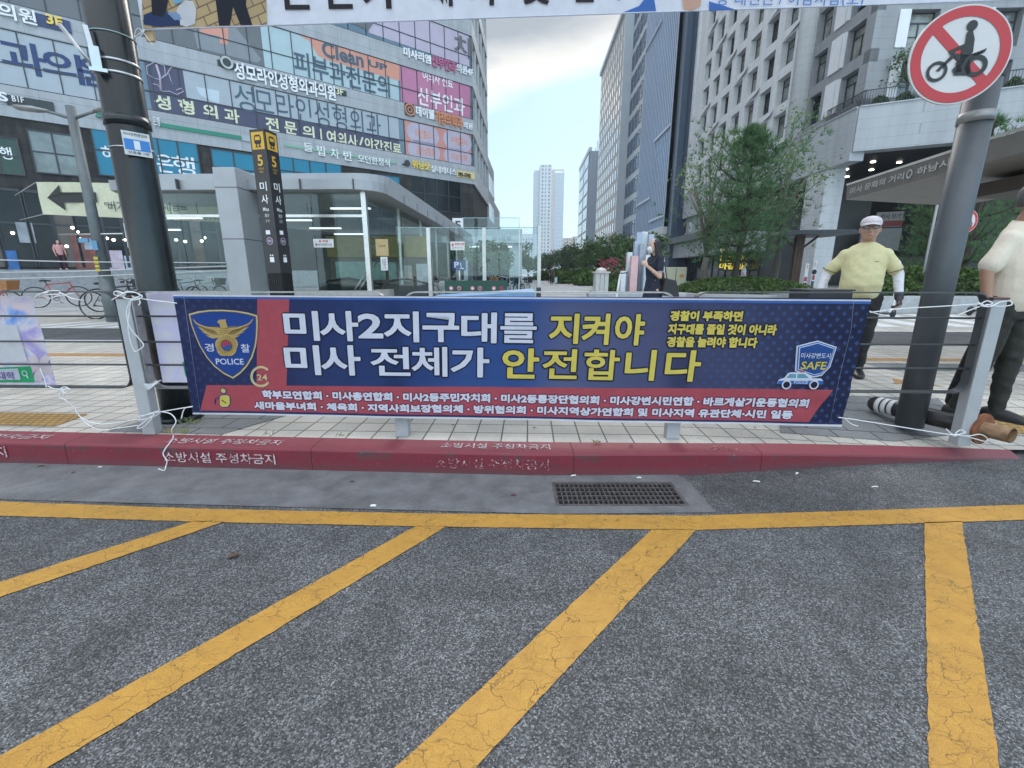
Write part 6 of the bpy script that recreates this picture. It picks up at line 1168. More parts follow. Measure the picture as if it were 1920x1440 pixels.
# ------------------------------------------------------------------ overhead banner
OH = Plane((0, 3.38), (1, .0, 0), lambda u, v: .004 * math.sin(u * 3 + v)); oh = thing('overhead_banner', 'white banner with large black brush letters hung across the top from the black pole', 'banner', OH.P(960, 35))
q = [OH.uv(268, 56), OH.uv(1640, 8), OH.uv(1640, 8), OH.uv(268, 56)]; sl = (q[1][1] - q[0][1]) / (q[1][0] - q[0][0]); zO = lambda u: q[0][1] + (u - q[0][0]) * sl; uE = 4.3
patch(OH, [(q[0][0], q[0][1]), (uE, zO(uE)), (uE, zO(uE) + .8), (q[0][0], q[0][1] + .8)], 120, 10, 0).build('cloth', m_cloth('overhead_white_cloth', (.60, .62, .70), .4), oh)
def ohp(name, m, pts, off): b = MB(); b.poly([OH.P(x, y, off) for x, y in pts]); return b.build(name, m, oh)
def _pav(t):
    c, f = t.brick(t.mapping((1, 1, 1), (R(90), 0, R(20))), .11, .055, .004, (.52, .38, .20), (.44, .31, .17), (.20, .13, .10), .5); return c
ohp('photo_print', m_cloth('printed_yellow_pavers', tl=.35, node=_pav), [(270, 54), (501, 47), (498, -60), (266, -60)], .006)
P_DK = m_cloth('printed_dark_clothes', (.02, .022, .035), .35); ohp('printed_trousers', P_DK, [(400, -40), (466, -40), (462, 10), (474, 48), (452, 48), (438, 14), (432, 49), (412, 49), (408, 20)], .009)
ohp('printed_shirt', m_cloth('printed_pale_shirt', (.62, .62, .66), .35), [(338, 12), (350, 2), (364, 4), (370, 18), (368, 46), (352, 52), (340, 48), (340, 30), (332, 26)], .010); ohp('printed_shorts', m_cloth('printed_navy_clothes', (.03, .05, .13), .35), [(272, 30), (300, 18), (318, 24), (342, 44), (338, 50), (300, 52), (272, 48)], .009); ohp('printed_jacket', P_DK, [(285, -20), (322, -20), (314, 20), (308, 34), (288, 30)], .0095); ohp('printed_cap', m_cloth('printed_sky_cap', (.20, .42, .62), .35), [(323, -6), (343, -8), (344, 6), (330, 10)], .011); ohp('printed_arm', m_cloth('printed_jeans', (.22, .33, .52), .35), [(316, 26), (334, 24), (344, 38), (330, 40)], .0105)
T_INK = m_cloth('printed_black_ink', (.025, .022, .028), .3)
for s, x0, x1, yb, h in (('든', 528, 582, 19, 64), ('든', 610, 664, 18, 64), ('가', 682, 742, 18, 64), ('대', 808, 848, 14, 64), ('시', 880, 926, 12, 60), ('옷', 978, 1034, 10, 60), ('은', 1074, 1120, 5, 60), ('!', 1158, 1166, 2, 60)): b = MB(); letter(b, OH, s, (x0, yb), (x1, yb - h), .008, .035); b.build('lettering', T_INK, oh)
b = MB(); letter(b, OH, '(주)현수막 031-791', (930, 31), (1000, 24), .008, 0) if False else None
ohp('printed_jacket', m_cloth('printed_blue_jacket', (.06, .15, .42), .3), [(1160, 27), (1198, 12), (1222, -20), (1226, -2), (1230, 24)], .009); ohp('printed_jacket', m_cloth('printed_blue_jacket2', (.06, .15, .42), .3), [(1328, 4), (1378, 20), (1328, 22)], .009); ohp('printed_neck', m_cloth('printed_skin', (.55, .33, .25), .3), [(1272, -30), (1318, -30), (1312, 14), (1296, 22), (1282, 20)], .010)
b = MB(); letter(b, OH, '당 대전단 / 이남사람(오)', (1342, 16), (1620, -14), .008, .005); b.build('small_lettering', T_BLUE, oh)
b = MB(); u0_ = q[0][0]; b.tube([OH.w(u0_, zO(u0_) - .004, .004), OH.w(uE, zO(uE) - .004, .004)], .004, 6); b.build('hem_cord', B_W, oh)
wd = thing('wood_stick', 'short pale wooden stick tied at the corner of the overhead banner', 'stick', OH.P(280, 60)); b = MB(); b.pbox(OH, *(OH.uv(273, 76)[0], OH.uv(287, 76)[0]), OH.uv(280, 76)[1], OH.uv(280, 20)[1], -.03, -.006); b.build('stick', mat('pale_wood', (.42, .30, .16), .7, var=.2, scale=20), wd)
# ------------------------------------------------------------------ black pole on the left
M_BLKP = mat('black_green_pole_paint', (.013, .017, .019), .24, 0, var=.2, scale=6, spec=.42); bpL = G(340, 785); rL = .122
pl = thing('black_pole', 'thick glossy black street pole with steel clamp bracket and small blue number plate', 'pole', bpL)
b = MB(); b.tube([bpL, (bpL.x, bpL.y, 1.0), (bpL.x, bpL.y, 6.5)], rL, 40); b.build('shaft', M_BLKP, pl); b = MB(); b.tube([bpL, (bpL.x, bpL.y, .19)], rL * 1.25, 32); b.build('base_collar', M_BLKP, pl)
def polz(py, pole=bpL, rr=0): 
    px = 208 + (py - 0) * .183; return D(px, py, pole.y - .1).z
def band(z, h, m, name, r=rL): b = MB(); b.tube([(bpL.x, bpL.y, z - h / 2), (bpL.x, bpL.y, z + h / 2)], r + .004, 40); return b.build(name, m, pl)
M_ZINC = mat('zinc_strap', (.50, .51, .52), .3, .8)
band(polz(110), .014, M_ZINC, 'steel_strap'); band(polz(134), .014, M_ZINC, 'steel_strap'); band(polz(222), .06, M_BLKP, 'clamp_ring', rL + .004); band(polz(275), .008, M_ZINC, 'steel_strap'); band(polz(57), .006, mat('green_cord', (.30, .42, .40), .7), 'cord')
tw = (CAM - bpL); tw.z = 0; tw.normalize(); sx = Vector((tw.y * -1, tw.x, 0)); sx = sx if sx.x > 0 else -sx
def pp_(a, h, z): return bpL + tw * (rL + h) * math.cos(a) + sx * (rL + h) * math.sin(a) + Vector((0, 0, z - bpL.z))
za, zb__ = polz(128), polz(55); b = MB(); b.tube([pp_(-.75, .03, za), pp_(-.95, .03, zb__)], (.018, .018), 4, smooth=False); b.tube([pp_(-.8, .03, za - .02), pp_(-1.5, .12, polz(55))], .009, 8); b.tube([pp_(-.85, .03, za - .02), pp_(-1.55, .13, polz(54))], .008, 8); b.cbox(pp_(-.75, .02, polz(118)), .05, .05, .14, .5); b.cbox(pp_(-.72, .02, polz(138)), .09, .05, .02, .5); b.build('flag_bracket', M_ZINC, pl)
zs0, zs1 = polz(292), polz(247); b = MB(); hw = .075
q = [pp_(.22 + s_ * .5, .032, z) for z, s_ in ((zs0, -1), (zs0, 1), (zs1, 1), (zs1, -1))]; up = Vector((0, 0, 1)); sd_ = (q[1] - q[0]).normalized(); PLq = Flat(q[0], sd_, up); Lw = (q[1] - q[0]).length; Lh = zs1 - zs0; nrm = PLq.n if PLq.n.dot(CAM - q[0]) > 0 else -PLq.n; PLq.n = nrm
b.prism([PLq.w(0, 0, .0), PLq.w(Lw, 0, .0), PLq.w(Lw, Lh, .0), PLq.w(0, Lh, .0)], nrm * .004); npl = b.build('number_plate', M_NOT, pl)
b = MB(); b.pquad(PLq, .006, Lw - .006, Lh * .22, Lh * .68, .0055); b.build('blue_field', mat('plate_blue', (.04, .20, .55), .4), npl); b = MB(); letter(b, PLq, '1', (Lw * .38, Lh * .26), (Lw * .60, Lh * .63), .007, .03, px=False); b.build('numeral', T_WHITE, npl); b = MB(); letter(b, PLq, '미사강변중앙로', (Lw * .08, Lh * .82), (Lw * .92, Lh * .95), .0055, .01, px=False); letter(b, PLq, '신호등 1번', (Lw * .12, Lh * .06), (Lw * .88, Lh * .18), .0055, .01, px=False); b.build('lettering', T_BLK, npl)
b = MB(); b.tube(spl([pp_(.9, .008, polz(60)), OH.P(262, 68, .01), OH.P(276, 60, .02), OH.P(268, 72, .02)]), .003, 5); b.tube(spl([OH.P(272, 62, .02), OH.P(260, 74, .03), OH.P(268, 58, .03), OH.P(292, 88, .02)]), .002, 5); tag(b.build('rope', M_ROPE), 'thin rope tying the overhead banner corner to the black pole', 'rope', 'white banner ropes')
# ------------------------------------------------------------------ grey pole on the right with the big round sign
gp = G(1704, 797); rG = .087; M_GP = mat('grey_pole_paint', (.075, .083, .092), .45, .2, var=.12, scale=5, dirt=.15); gpt = thing('grey_pole', 'plain slate grey pole carrying the large no-motorcycles sign', 'pole', gp)
zt5 = D(1820, 150, gp.y).z; b = MB(); b.tube([gp, (gp.x, gp.y, zt5)], rG, 36); b.build('shaft', M_GP, gpt); b = MB(); zc = D(1822, 212, gp.y - .1).z; b.tube([(gp.x, gp.y, zc - .03), (gp.x, gp.y, zc + .03)], rG + .007, 36); b.build('clamp_band', mat('pale_band', (.28, .28, .28), .4, .4), gpt); b = MB(); b.tube([(gp.x, gp.y, zt5), (gp.x, gp.y, zt5 + .02)], [rG + .004, rG * .8], 36); b.build('cap', M_GP, gpt)
sgn = thing('no_motorcycles_sign', 'large round red-ringed no-motorcycles sign with black rider on the grey pole', 'traffic sign', (gp.x, gp.y - .2, zt5)); c = D(1799, 104, gp.y - rG - .06); moto_sign(sgn, c, (1, -.2, 0), .262, 64)
b = MB(); b.cbox((c.x, gp.y - rG - .02, c.z - .1), .05, .06, .06); b.cbox((c.x - .02, gp.y - rG - .02, c.z - .2), .05, .06, .05); b.build('mount', M_GREYB, sgn)
# ------------------------------------------------------------------ people
def remesh(mb, voxel, smooth=4):
    me = mb.mesh('body_shape'); ob = bpy.data.objects.new('body_shape', me); COL.objects.link(ob)
    m = ob.modifiers.new('r', 'REMESH'); m.mode = 'VOXEL'; m.voxel_size = voxel; m.use_smooth_shade = True
    s = ob.modifiers.new('s', 'SMOOTH'); s.factor = .5; s.iterations = smooth
    dg = bpy.context.evaluated_depsgraph_get(); ev = ob.evaluated_get(dg); r = bpy.data.meshes.new_from_object(ev); bpy.data.objects.remove(ob); bpy.data.meshes.remove(me)
    r.polygons.foreach_set('use_smooth', [True] * len(r.polygons)); return r
def cap(mb, p, q, r0, r1, n=14, flat=1.0, fv=None):
    """rounded cone from p to q, optionally flattened along fv"""
    p, q = Vector(p), Vector(q); t = q - p; L = t.length; t.normalize()
    if fv is not None: b = Vector(fv) - t * t.dot(Vector(fv)); b.normalize(); a = b.cross(t)
    else: ref = Vector((0, 1, 0)) if abs(t.y) < .9 else Vector((1, 0, 0)); a = t.cross(ref).normalized(); b = t.cross(a)
    rg = []
    for k in range(5): ph = math.pi / 2 * (1 - k / 4 * .96 - .04); rg.append((p - t * r0 * math.sin(ph), r0 * math.cos(ph) + 1e-4))
    for k in range(5): ph = math.pi / 2 * (k / 4 * .96); rg.append((q + t * r1 * math.sin(ph), r1 * math.cos(ph) + 1e-4))
    mb.loft([(c, a * r, b * (r * flat)) for c, r in rg], n); return mb
def ringz(mb, rows, n=22):
    """rows: (x, y, z, half width, half depth)"""
    return mb.loft([((x, y, z), (w, 0, 0), (0, d, 0)) for x, y, z, w, d in rows], n)
def hand(mb, w, d, side, curl=.35, pn=(1, 0, 0)):
    """w wrist, d direction of the hand, pn palm normal"""
    w, d, pn = Vector(w), Vector(d).normalized(), Vector(pn); pn = (pn - d * d.dot(pn)).normalized(); a = d.cross(pn).normalized()
    cap(mb, w, w + d * .085, .026, .036, 12, .5, pn)
    for k, (o, L) in enumerate(((-.030, .062), (-.010, .074), (.010, .070), (.030, .056))):
        b = w + d * .085 + a * o; c1 = curl * (.6 + .15 * k); m = b + (d * math.cos(c1) + pn * math.sin(c1)) * L * .5; e = m + (d * math.cos(2.3 * c1) + pn * math.sin(2.3 * c1)) * L * .5
        cap(mb, b - d * .02, m, .0098, .0090, 8); cap(mb, m, e, .0088, .0075, 8)
    b = w + d * .03 - a * .026 * side; m = b + (d * .75 - a * .55 * side + pn * .3).normalized() * .04; e = m + (d * .95 + pn * .35 - a * .1 * side).normalized() * .032
    cap(mb, b, m, .013, .011, 8); cap(mb, m, e, .0105, .0085, 8)
def head(mb, c, chin=1.0, fat=1.0):
    """c: centre of the skull; face looks to -y"""
    x, y, z = c
    mb.ball((x, y + .012, z + .025), .074 * fat, .095, .098, 18, 14); ringz(mb, [(x, y - .030, z - .112, .022, .020), (x, y - .034, z - .100, .040 * fat, .034), (x, y - .026, z - .070, .057 * fat, .054), (x, y - .018, z - .030, .068 * fat, .068), (x, y - .012, z + .010, .070, .074), (x, y, z + .05, .06, .07)], 18)
    mb.loft([((x, y - .086, z + .018), (.009, 0, 0), (0, .006, .004)), ((x, y - .100, z - .008), (.011, 0, 0), (0, .010, .006)), ((x, y - .106, z - .024), (.015, 0, 0), (0, .011, .008)), ((x, y - .092, z - .034), (.012, 0, 0), (0, .008, .004))], 10)
    for s in (-1, 1):
        mb.ball((x + s * .074 * fat, y + .012, z - .005), .010, .018, .031, 8, 6); mb.ball((x + s * .029, y - .082, z + .030), .020, .008, .007, 8, 6); mb.ball((x + s * .038 * fat, y - .066, z - .026), .018, .014, .018, 8, 6)
    mb.ball((x, y - .088, z - .057), .022, .009, .006, 10, 6); mb.ball((x, y - .086, z - .069), .018, .009, .007, 10, 6)
def person(label, loc, yaw, build, hgt=1.70, group=None):
    t = thing('person', label, 'person', loc, group); t.rotation_euler = (0, 0, yaw); t.scale = (hgt / 1.70,) * 3; build(t); return t
from mathutils import noise as mnoise
def folds(me, amp, sx=9.0, sz=16.0, seed=0.0):
    for v in me.vertices:
        c = v.co; k = mnoise.noise(Vector((c.x * sx + seed, c.y * sx, c.z * sz + c.x * 9))) + .5 * mnoise.noise(Vector((c.x * sx * 2.4, c.y * sx * 2.4 + seed, c.z * sz * 1.9 - c.x * 14))); v.co = c + v.normal * amp * k
    return me
def addp(name, mesh, m, t): mesh.materials.append(m); mesh.name = name; o = bpy.data.objects.new(name, mesh); COL.objects.link(o); o.parent = t; return o
def addm(name, mb, m, t, par=None): return addp(name, mb.mesh(name), m, par or t)
def m_skin(n, c): return mat(n, c, .5, var=.08, scale=30)
SK1 = m_skin('tanned_skin', (.43, .25, .18)); SK2 = m_skin('fair_skin', (.52, .33, .25)); SK3 = m_skin('brown_skin', (.33, .18, .12)); M_HAIR = mat('black_hair', (.012, .011, .011), .4, var=.3, scale=40); M_HAIRG = mat('grey_hair', (.09, .085, .08), .5, var=.3, scale=60)
M_EYE = mat('eye_dark', (.02, .015, .012), .2); M_EYEW = mat('eye_white', (.55, .52, .5), .3); M_LIP = mat('lip', (.30, .12, .10), .5)
def cloth_m(n, c, var=.07, sc=18): return mat(n, c, .85, var=var, scale=sc, bump=.35, bscale=26)
def legs(mb, hx=.095, spread=.10, g=1.0, step=0.0, z0=.0):
    for s in (-1, 1):
        k = (s * (spread + .005), -.02 - step * s * .10, .49); a = (s * spread, .02 - step * s * .22, .085)
        cap(mb, (s * hx, .0, .88), k, .088 * g, .060 * g); cap(mb, k, a, .058 * g, .038 * g)
def feet(mb, spread=.10, step=0.0):
    for s in (-1, 1): y = .02 - step * s * .22; mb.loft([((s * spread, y + .075, .045), (.028, 0, 0), (0, 0, .035)), ((s * spread, y + .03, .05), (.040, 0, 0), (0, 0, .048)), ((s * (spread + .006), y - .06, .042), (.046, 0, 0), (0, 0, .040)), ((s * (spread + .012), y - .15, .03), (.046, 0, 0), (0, 0, .028)), ((s * (spread + .014), y - .195, .024), (.026, 0, 0), (0, 0, .018))], 12)
def eyes(t, c, sp=.029):
    for s in (-1, 1):
        b = MB(); b.ball((c[0] + s * sp, c[1] - .079, c[2] + .014), .0125, .007, .0065, 8, 6); e = addm('eye', b, M_EYEW, t); b = MB(); b.ball((c[0] + s * sp, c[1] - .0845, c[2] + .014), .0055, .003, .0055, 8, 6); addm('iris', b, M_EYE, t, e)
# --- the man in yellow
def yellow_man(t):
    H0 = (0, -.02, 1.575); body = MB(); head(body, H0, fat=1.06); cap(body, (0, .02, 1.40), (0, -.005, 1.50), .060, .056); ringz(body, [(0, .0, .90, .14, .10), (0, -.01, 1.05, .15, .12), (0, .0, 1.25, .16, .11), (0, .01, 1.39, .13, .08), (0, .015, 1.43, .06, .05)])
    legs(body); feet(body); AR = {}
    for s, el, wr in ((-1, (-.285, .03, 1.12), (-.330, -.03, .885)), (1, (.275, .03, 1.12), (.305, -.05, .885))):
        cap(body, (s * .148, .01, 1.32), el, .042, .040); cap(body, el, wr, .040, .028); d = (Vector(wr) - Vector(el)).normalized(); hand(body, Vector(wr) - d * .005, d + Vector((0, -.15, 0)), s, .7, (-s, 0, 0)); AR[s] = (el, wr, d)
    addp('body', remesh(body, .0062, 3), SK1, t); eyes(t, H0)
    sh = MB(); ringz(sh, [(0, -.01, .86, .158, .130), (0, -.02, .90, .168, .146), (0, -.035, 1.00, .174, .168), (0, -.03, 1.10, .172, .160), (0, -.012, 1.22, .174, .136), (0, .0, 1.32, .172, .112), (0, .004, 1.36, .165, .102), (0, .008, 1.395, .135, .090), (0, .012, 1.425, .096, .076), (0, .015, 1.445, .066, .062)])
    for s in (-1, 1): el = Vector(AR[s][0]); sp = Vector((s * .150, .01, 1.325)); cap(sh, sp, sp + (el - sp) * .78, .060, .064)
    Y = cloth_m('pale_yellow_knit', (.60, .55, .31)); addp('shirt', folds(remesh(sh, .0085, 5), .006, 6.5, 12.0), Y, t)
    DK = mat('dark_trim', (.05, .05, .05), .8)
    b = MB(); b.tube([(.076 * math.cos(a) * 1.06, .012 + .070 * math.sin(a) - .004, 1.437 - .018 * (1 - math.sin(a)) * .9) for a in [2 * math.pi * i / 24 for i in range(25)]], .0032, 6, False); addm('collar_trim', b, DK, t)
    for s in (-1, 1):
        el = Vector(AR[s][0]); sp = Vector((s * .165, .01, 1.372)); d = (el - sp).normalized(); c = sp + (el - sp) * .86; rf = d.cross(Vector((0, 1, 0))).normalized(); r2 = d.cross(rf); b = MB(); b.tube([c + rf * .0685 * math.cos(2 * math.pi * i / 20) + r2 * .0685 * math.sin(2 * math.pi * i / 20) for i in range(21)], .0035, 6, False); addm('cuff_trim', b, DK, t)
        sl = MB(); el, wr = Vector(AR[s][0]), Vector(AR[s][1]); cap(sl, sp + (el - sp) * .6, el, .050, .0465); cap(sl, el, wr + AR[s][2] * -.01, .0465, .034); addp('arm_cover', folds(remesh(sl, .009, 3), .0035, 20, 40), cloth_m('white_arm_sleeve', (.66, .66, .70)), t)
        gl = MB(); hand(gl, wr - AR[s][2] * .012, AR[s][2] + Vector((0, -.15, 0)), s, .7, (-s, 0, 0)); cap(gl, wr - AR[s][2] * .03, wr + AR[s][2] * .01, .033, .033); g_ = remesh(gl, .0055, 1)
        for v in g_.vertices: v.co += v.normal * .0035
        addp('glove', g_, cloth_m('dark_grey_glove', (.045, .04, .05)), t)
    b = MB(); b.tube([(.07, -.158, 1.245), (.10, -.150, 1.240)], .003, 5); addm('chest_mark', b, DK, t)
    tr = MB(); ringz(tr, [(0, .0, .78, .17, .13), (0, .0, .86, .165, .135), (0, 0, .93, .16, .135), (0, 0, .96, .155, .13)]); legs(tr, g=1.22); addp('trousers', folds(remesh(tr, .012, 4), .008), cloth_m('black_trousers', (.018, .018, .02)), t); fb = MB(); feet(fb); sm_ = remesh(fb, .008, 2)
    for v in sm_.vertices: v.co += v.normal * .006
    addp('shoe', sm_, mat('black_shoe_leather', (.02, .02, .02), .4), t)
    cp = MB(); x, y, z = H0; cp.loft([((x, y + .010, z + .045), (.086, 0, 0), (0, .104, 0)), ((x, y + .010, z + .075), (.085, 0, 0), (0, .102, 0)), ((x, y + .014, z + .108), (.070, 0, 0), (0, .084, 0)), ((x, y + .016, z + .128), (.040, 0, 0), (0, .05, 0)), ((x, y + .016, z + .135), (.008, 0, 0), (0, .01, 0))], 24); CM = cloth_m('pale_pink_cap', (.56, .51, .53)); c_ = addm('cap', cp, CM, t)
    br = MB(); vs = []; n = 14
    for j, (o, dz) in enumerate(((.0, .0), (.055, -.016))):
        for i in range(n + 1): a = math.pi + math.pi * i / n; vs.append((x + (.082 - j * .004) * math.cos(a), y - .01 + (.096 + o) * math.sin(a), z + .052 + dz - .012 * abs(math.cos(a)) * j))
    br.add(vs + [Vector(v) + Vector((0, 0, .006)) for v in vs], [(i, i + 1, n + 2 + i, n + 1 + i) for i in range(n)] + [(2 * n + 2 + i, 3 * n + 3 + i, 3 * n + 4 + i, 2 * n + 3 + i) for i in range(n)] + [(n + 1 + i, n + 2 + i, 3 * n + 4 + i, 3 * n + 3 + i) for i in range(n)], True); addm('cap_peak', br, CM, t, c_)
    gl = MB(); 
    for s in (-1, 1):
        gl.tube([(x + s * .034 + .026 * math.cos(a), y - .100, z + .013 + .017 * math.sin(a)) for a in [2 * math.pi * i / 16 for i in range(17)]], .0026, 5, False); gl.tube([(x + s * .060, y - .100, z + .018), (x + s * .080, y - .05, z + .018), (x + s * .082, y + .01, z + .010)], .0026, 5)
    gl.tube([(x - .009, y - .102, z + .018), (x + .009, y - .102, z + .018)], .0026, 5); g = addm('glasses', gl, mat('black_spectacle_frame', (.012, .012, .012), .3), t); b = MB()
    for s in (-1, 1): b.disc((x + s * .034, y - .0995, z + .013), (1, 0, 0), (0, 0, .7), .025, 0, 14)
    addm('lens', b, m_glass('spectacle_lens', (.62, .6, .58), 0, .7, .7), t, g); b = MB(); b.ball((x, y - .0955, z - .063), .020, .004, .0032, 10, 6); addm('lip', b, M_LIP, t); hs = MB(); hs.loft([((x, y + .03, z + .0), (.078, 0, 0), (0, .078, 0)), ((x, y + .02, z + .05), (.080, 0, 0), (0, .09, 0))], 20); addm('hair', hs, M_HAIRG, t)
pY = G(1583, 703); yman = person('man in pale yellow T-shirt, white arm sleeves and pale cap facing the camera', (pY.x, pY.y, .15), math.atan2(-pY.x, pY.y) + .08 if False else -math.atan2(pY.x, pY.y) + .06, yellow_man, 1.665); yman.scale = (1.09, 1.09, .985)
# --- the man in beige at the right edge
def beige_man(t):
    H0 = (0, -.035, 1.575); body = MB(); head(body, H0, fat=1.02); cap(body, (0, .02, 1.40), (0, -.01, 1.50), .058, .054); ringz(body, [(0, .0, .90, .14, .10), (0, -.01, 1.05, .15, .12), (0, .0, 1.25, .16, .11), (0, .01, 1.39, .13, .08), (0, .015, 1.43, .06, .05)]); legs(body, step=.35); feet(body, step=.35); AR = {}
    for s, el, wr in ((-1, (-.265, .05, 1.11), (-.275, .0, .86)), (1, (.265, .03, 1.12), (.24, -.14, .92))):
        cap(body, (s * .148, .01, 1.32), el, .042, .040); cap(body, el, wr, .041, .028); d = (Vector(wr) - Vector(el)).normalized(); hand(body, Vector(wr) - d * .005, d, s, 1.15, (-s, 0, 0)); AR[s] = (el, wr, d)
    addp('body', remesh(body, .0062, 3), SK3, t); eyes(t, H0)
    sh = MB(); ringz(sh, [(0, -.0, .83, .175, .14), (0, -.02, .90, .185, .155), (0, -.03, 1.00, .188, .170), (0, -.02, 1.12, .185, .155), (0, -.005, 1.24, .186, .135), (0, .005, 1.335, .178, .112), (0, .01, 1.375, .158, .10), (0, .012, 1.415, .110, .082), (0, .015, 1.445, .078, .068)])
    for s in (-1, 1): el = Vector(AR[s][0]); sp = Vector((s * .150, .01, 1.325)); cap(sh, sp, sp + (el - sp) * .80, .062, .068)
    BE = cloth_m('beige_polo_knit', (.64, .57, .47), .05, 60); addp('shirt', folds(remesh(sh, .0085, 5), .0055, 5.0, 9.0, seed=4.), BE, t); b = MB(); n = 20
    vs = [((.072 + .016 * j) * math.cos(a), .008 + (.066 + .018 * j) * math.sin(a), 1.462 - .032 * j - .014 * (1 - math.sin(a))) for j in (0, 1) for a in [-math.pi / 2 + .12 + (2 * math.pi - .24) * i / n for i in range(n + 1)]]; b.add(vs, [(i, i + 1, n + 2 + i, n + 1 + i) for i in range(n)], True); addm('collar', b, BE, t)
    tr = MB(); ringz(tr, [(0, .0, .78, .17, .14), (0, .0, .86, .165, .14), (0, 0, .93, .16, .14), (0, 0, .97, .155, .135)]); legs(tr, g=1.28, step=.35); addp('trousers', folds(remesh(tr, .011, 5), .009), cloth_m('dark_olive_trousers', (.022, .022, .018), .2), t); fb = MB(); feet(fb, step=.35); sm_ = remesh(fb, .008, 2)
    for v in sm_.vertices: v.co += v.normal * .006
    addp('shoe', sm_, mat('black_soft_shoe', (.018, .018, .018), .6), t); hs = MB(); x, y, z = H0; hs.loft([((x, y + .045, z - .03), (.070, 0, 0), (0, .062, 0)), ((x, y + .030, z + .03), (.081, 0, 0), (0, .085, 0)), ((x, y + .020, z + .08), (.079, 0, 0), (0, .096, 0)), ((x, y + .018, z + .115), (.055, 0, 0), (0, .068, 0)), ((x, y + .018, z + .130), (.012, 0, 0), (0, .015, 0))], 24); addm('hair', hs, M_HAIRG, t)
pB = G(1822, 787); yB = R(24); person('man in beige polo shirt and dark trousers at the right fence post', (pB.x + .06, pB.y + .02, .15), yB, beige_man, 1.72)
def bman(v): v = Vector(v) * (1.72 / 1.70); return Vector((pB.x + .06 + v.x * math.cos(yB) - v.y * math.sin(yB), pB.y + .02 + v.x * math.sin(yB) + v.y * math.cos(yB), .15 + v.z))
um = thing('folded_umbrella', 'long black folded umbrella held upright by the man in beige', 'umbrella', bman((-.28, .0, .1))); h_ = bman((-.28, -.01, .79)); e_ = G(1777, 760, .17)
b = MB(); b.tube([h_ + (h_ - e_) * .10, h_, h_ + (e_ - h_) * .1], .011, 8); b.build('handle', mat('black_handle', (.02, .02, .02), .4), um); b = MB(); b.tube([h_ + (e_ - h_) * f for f in (.08, .12, .4, .8, .95, 1.0)], [.012, .024, .034, .040, .030, .006], 12); b.build('canopy', mat('black_umbrella_cloth', (.018, .018, .021), .7, var=.3, scale=40), um)
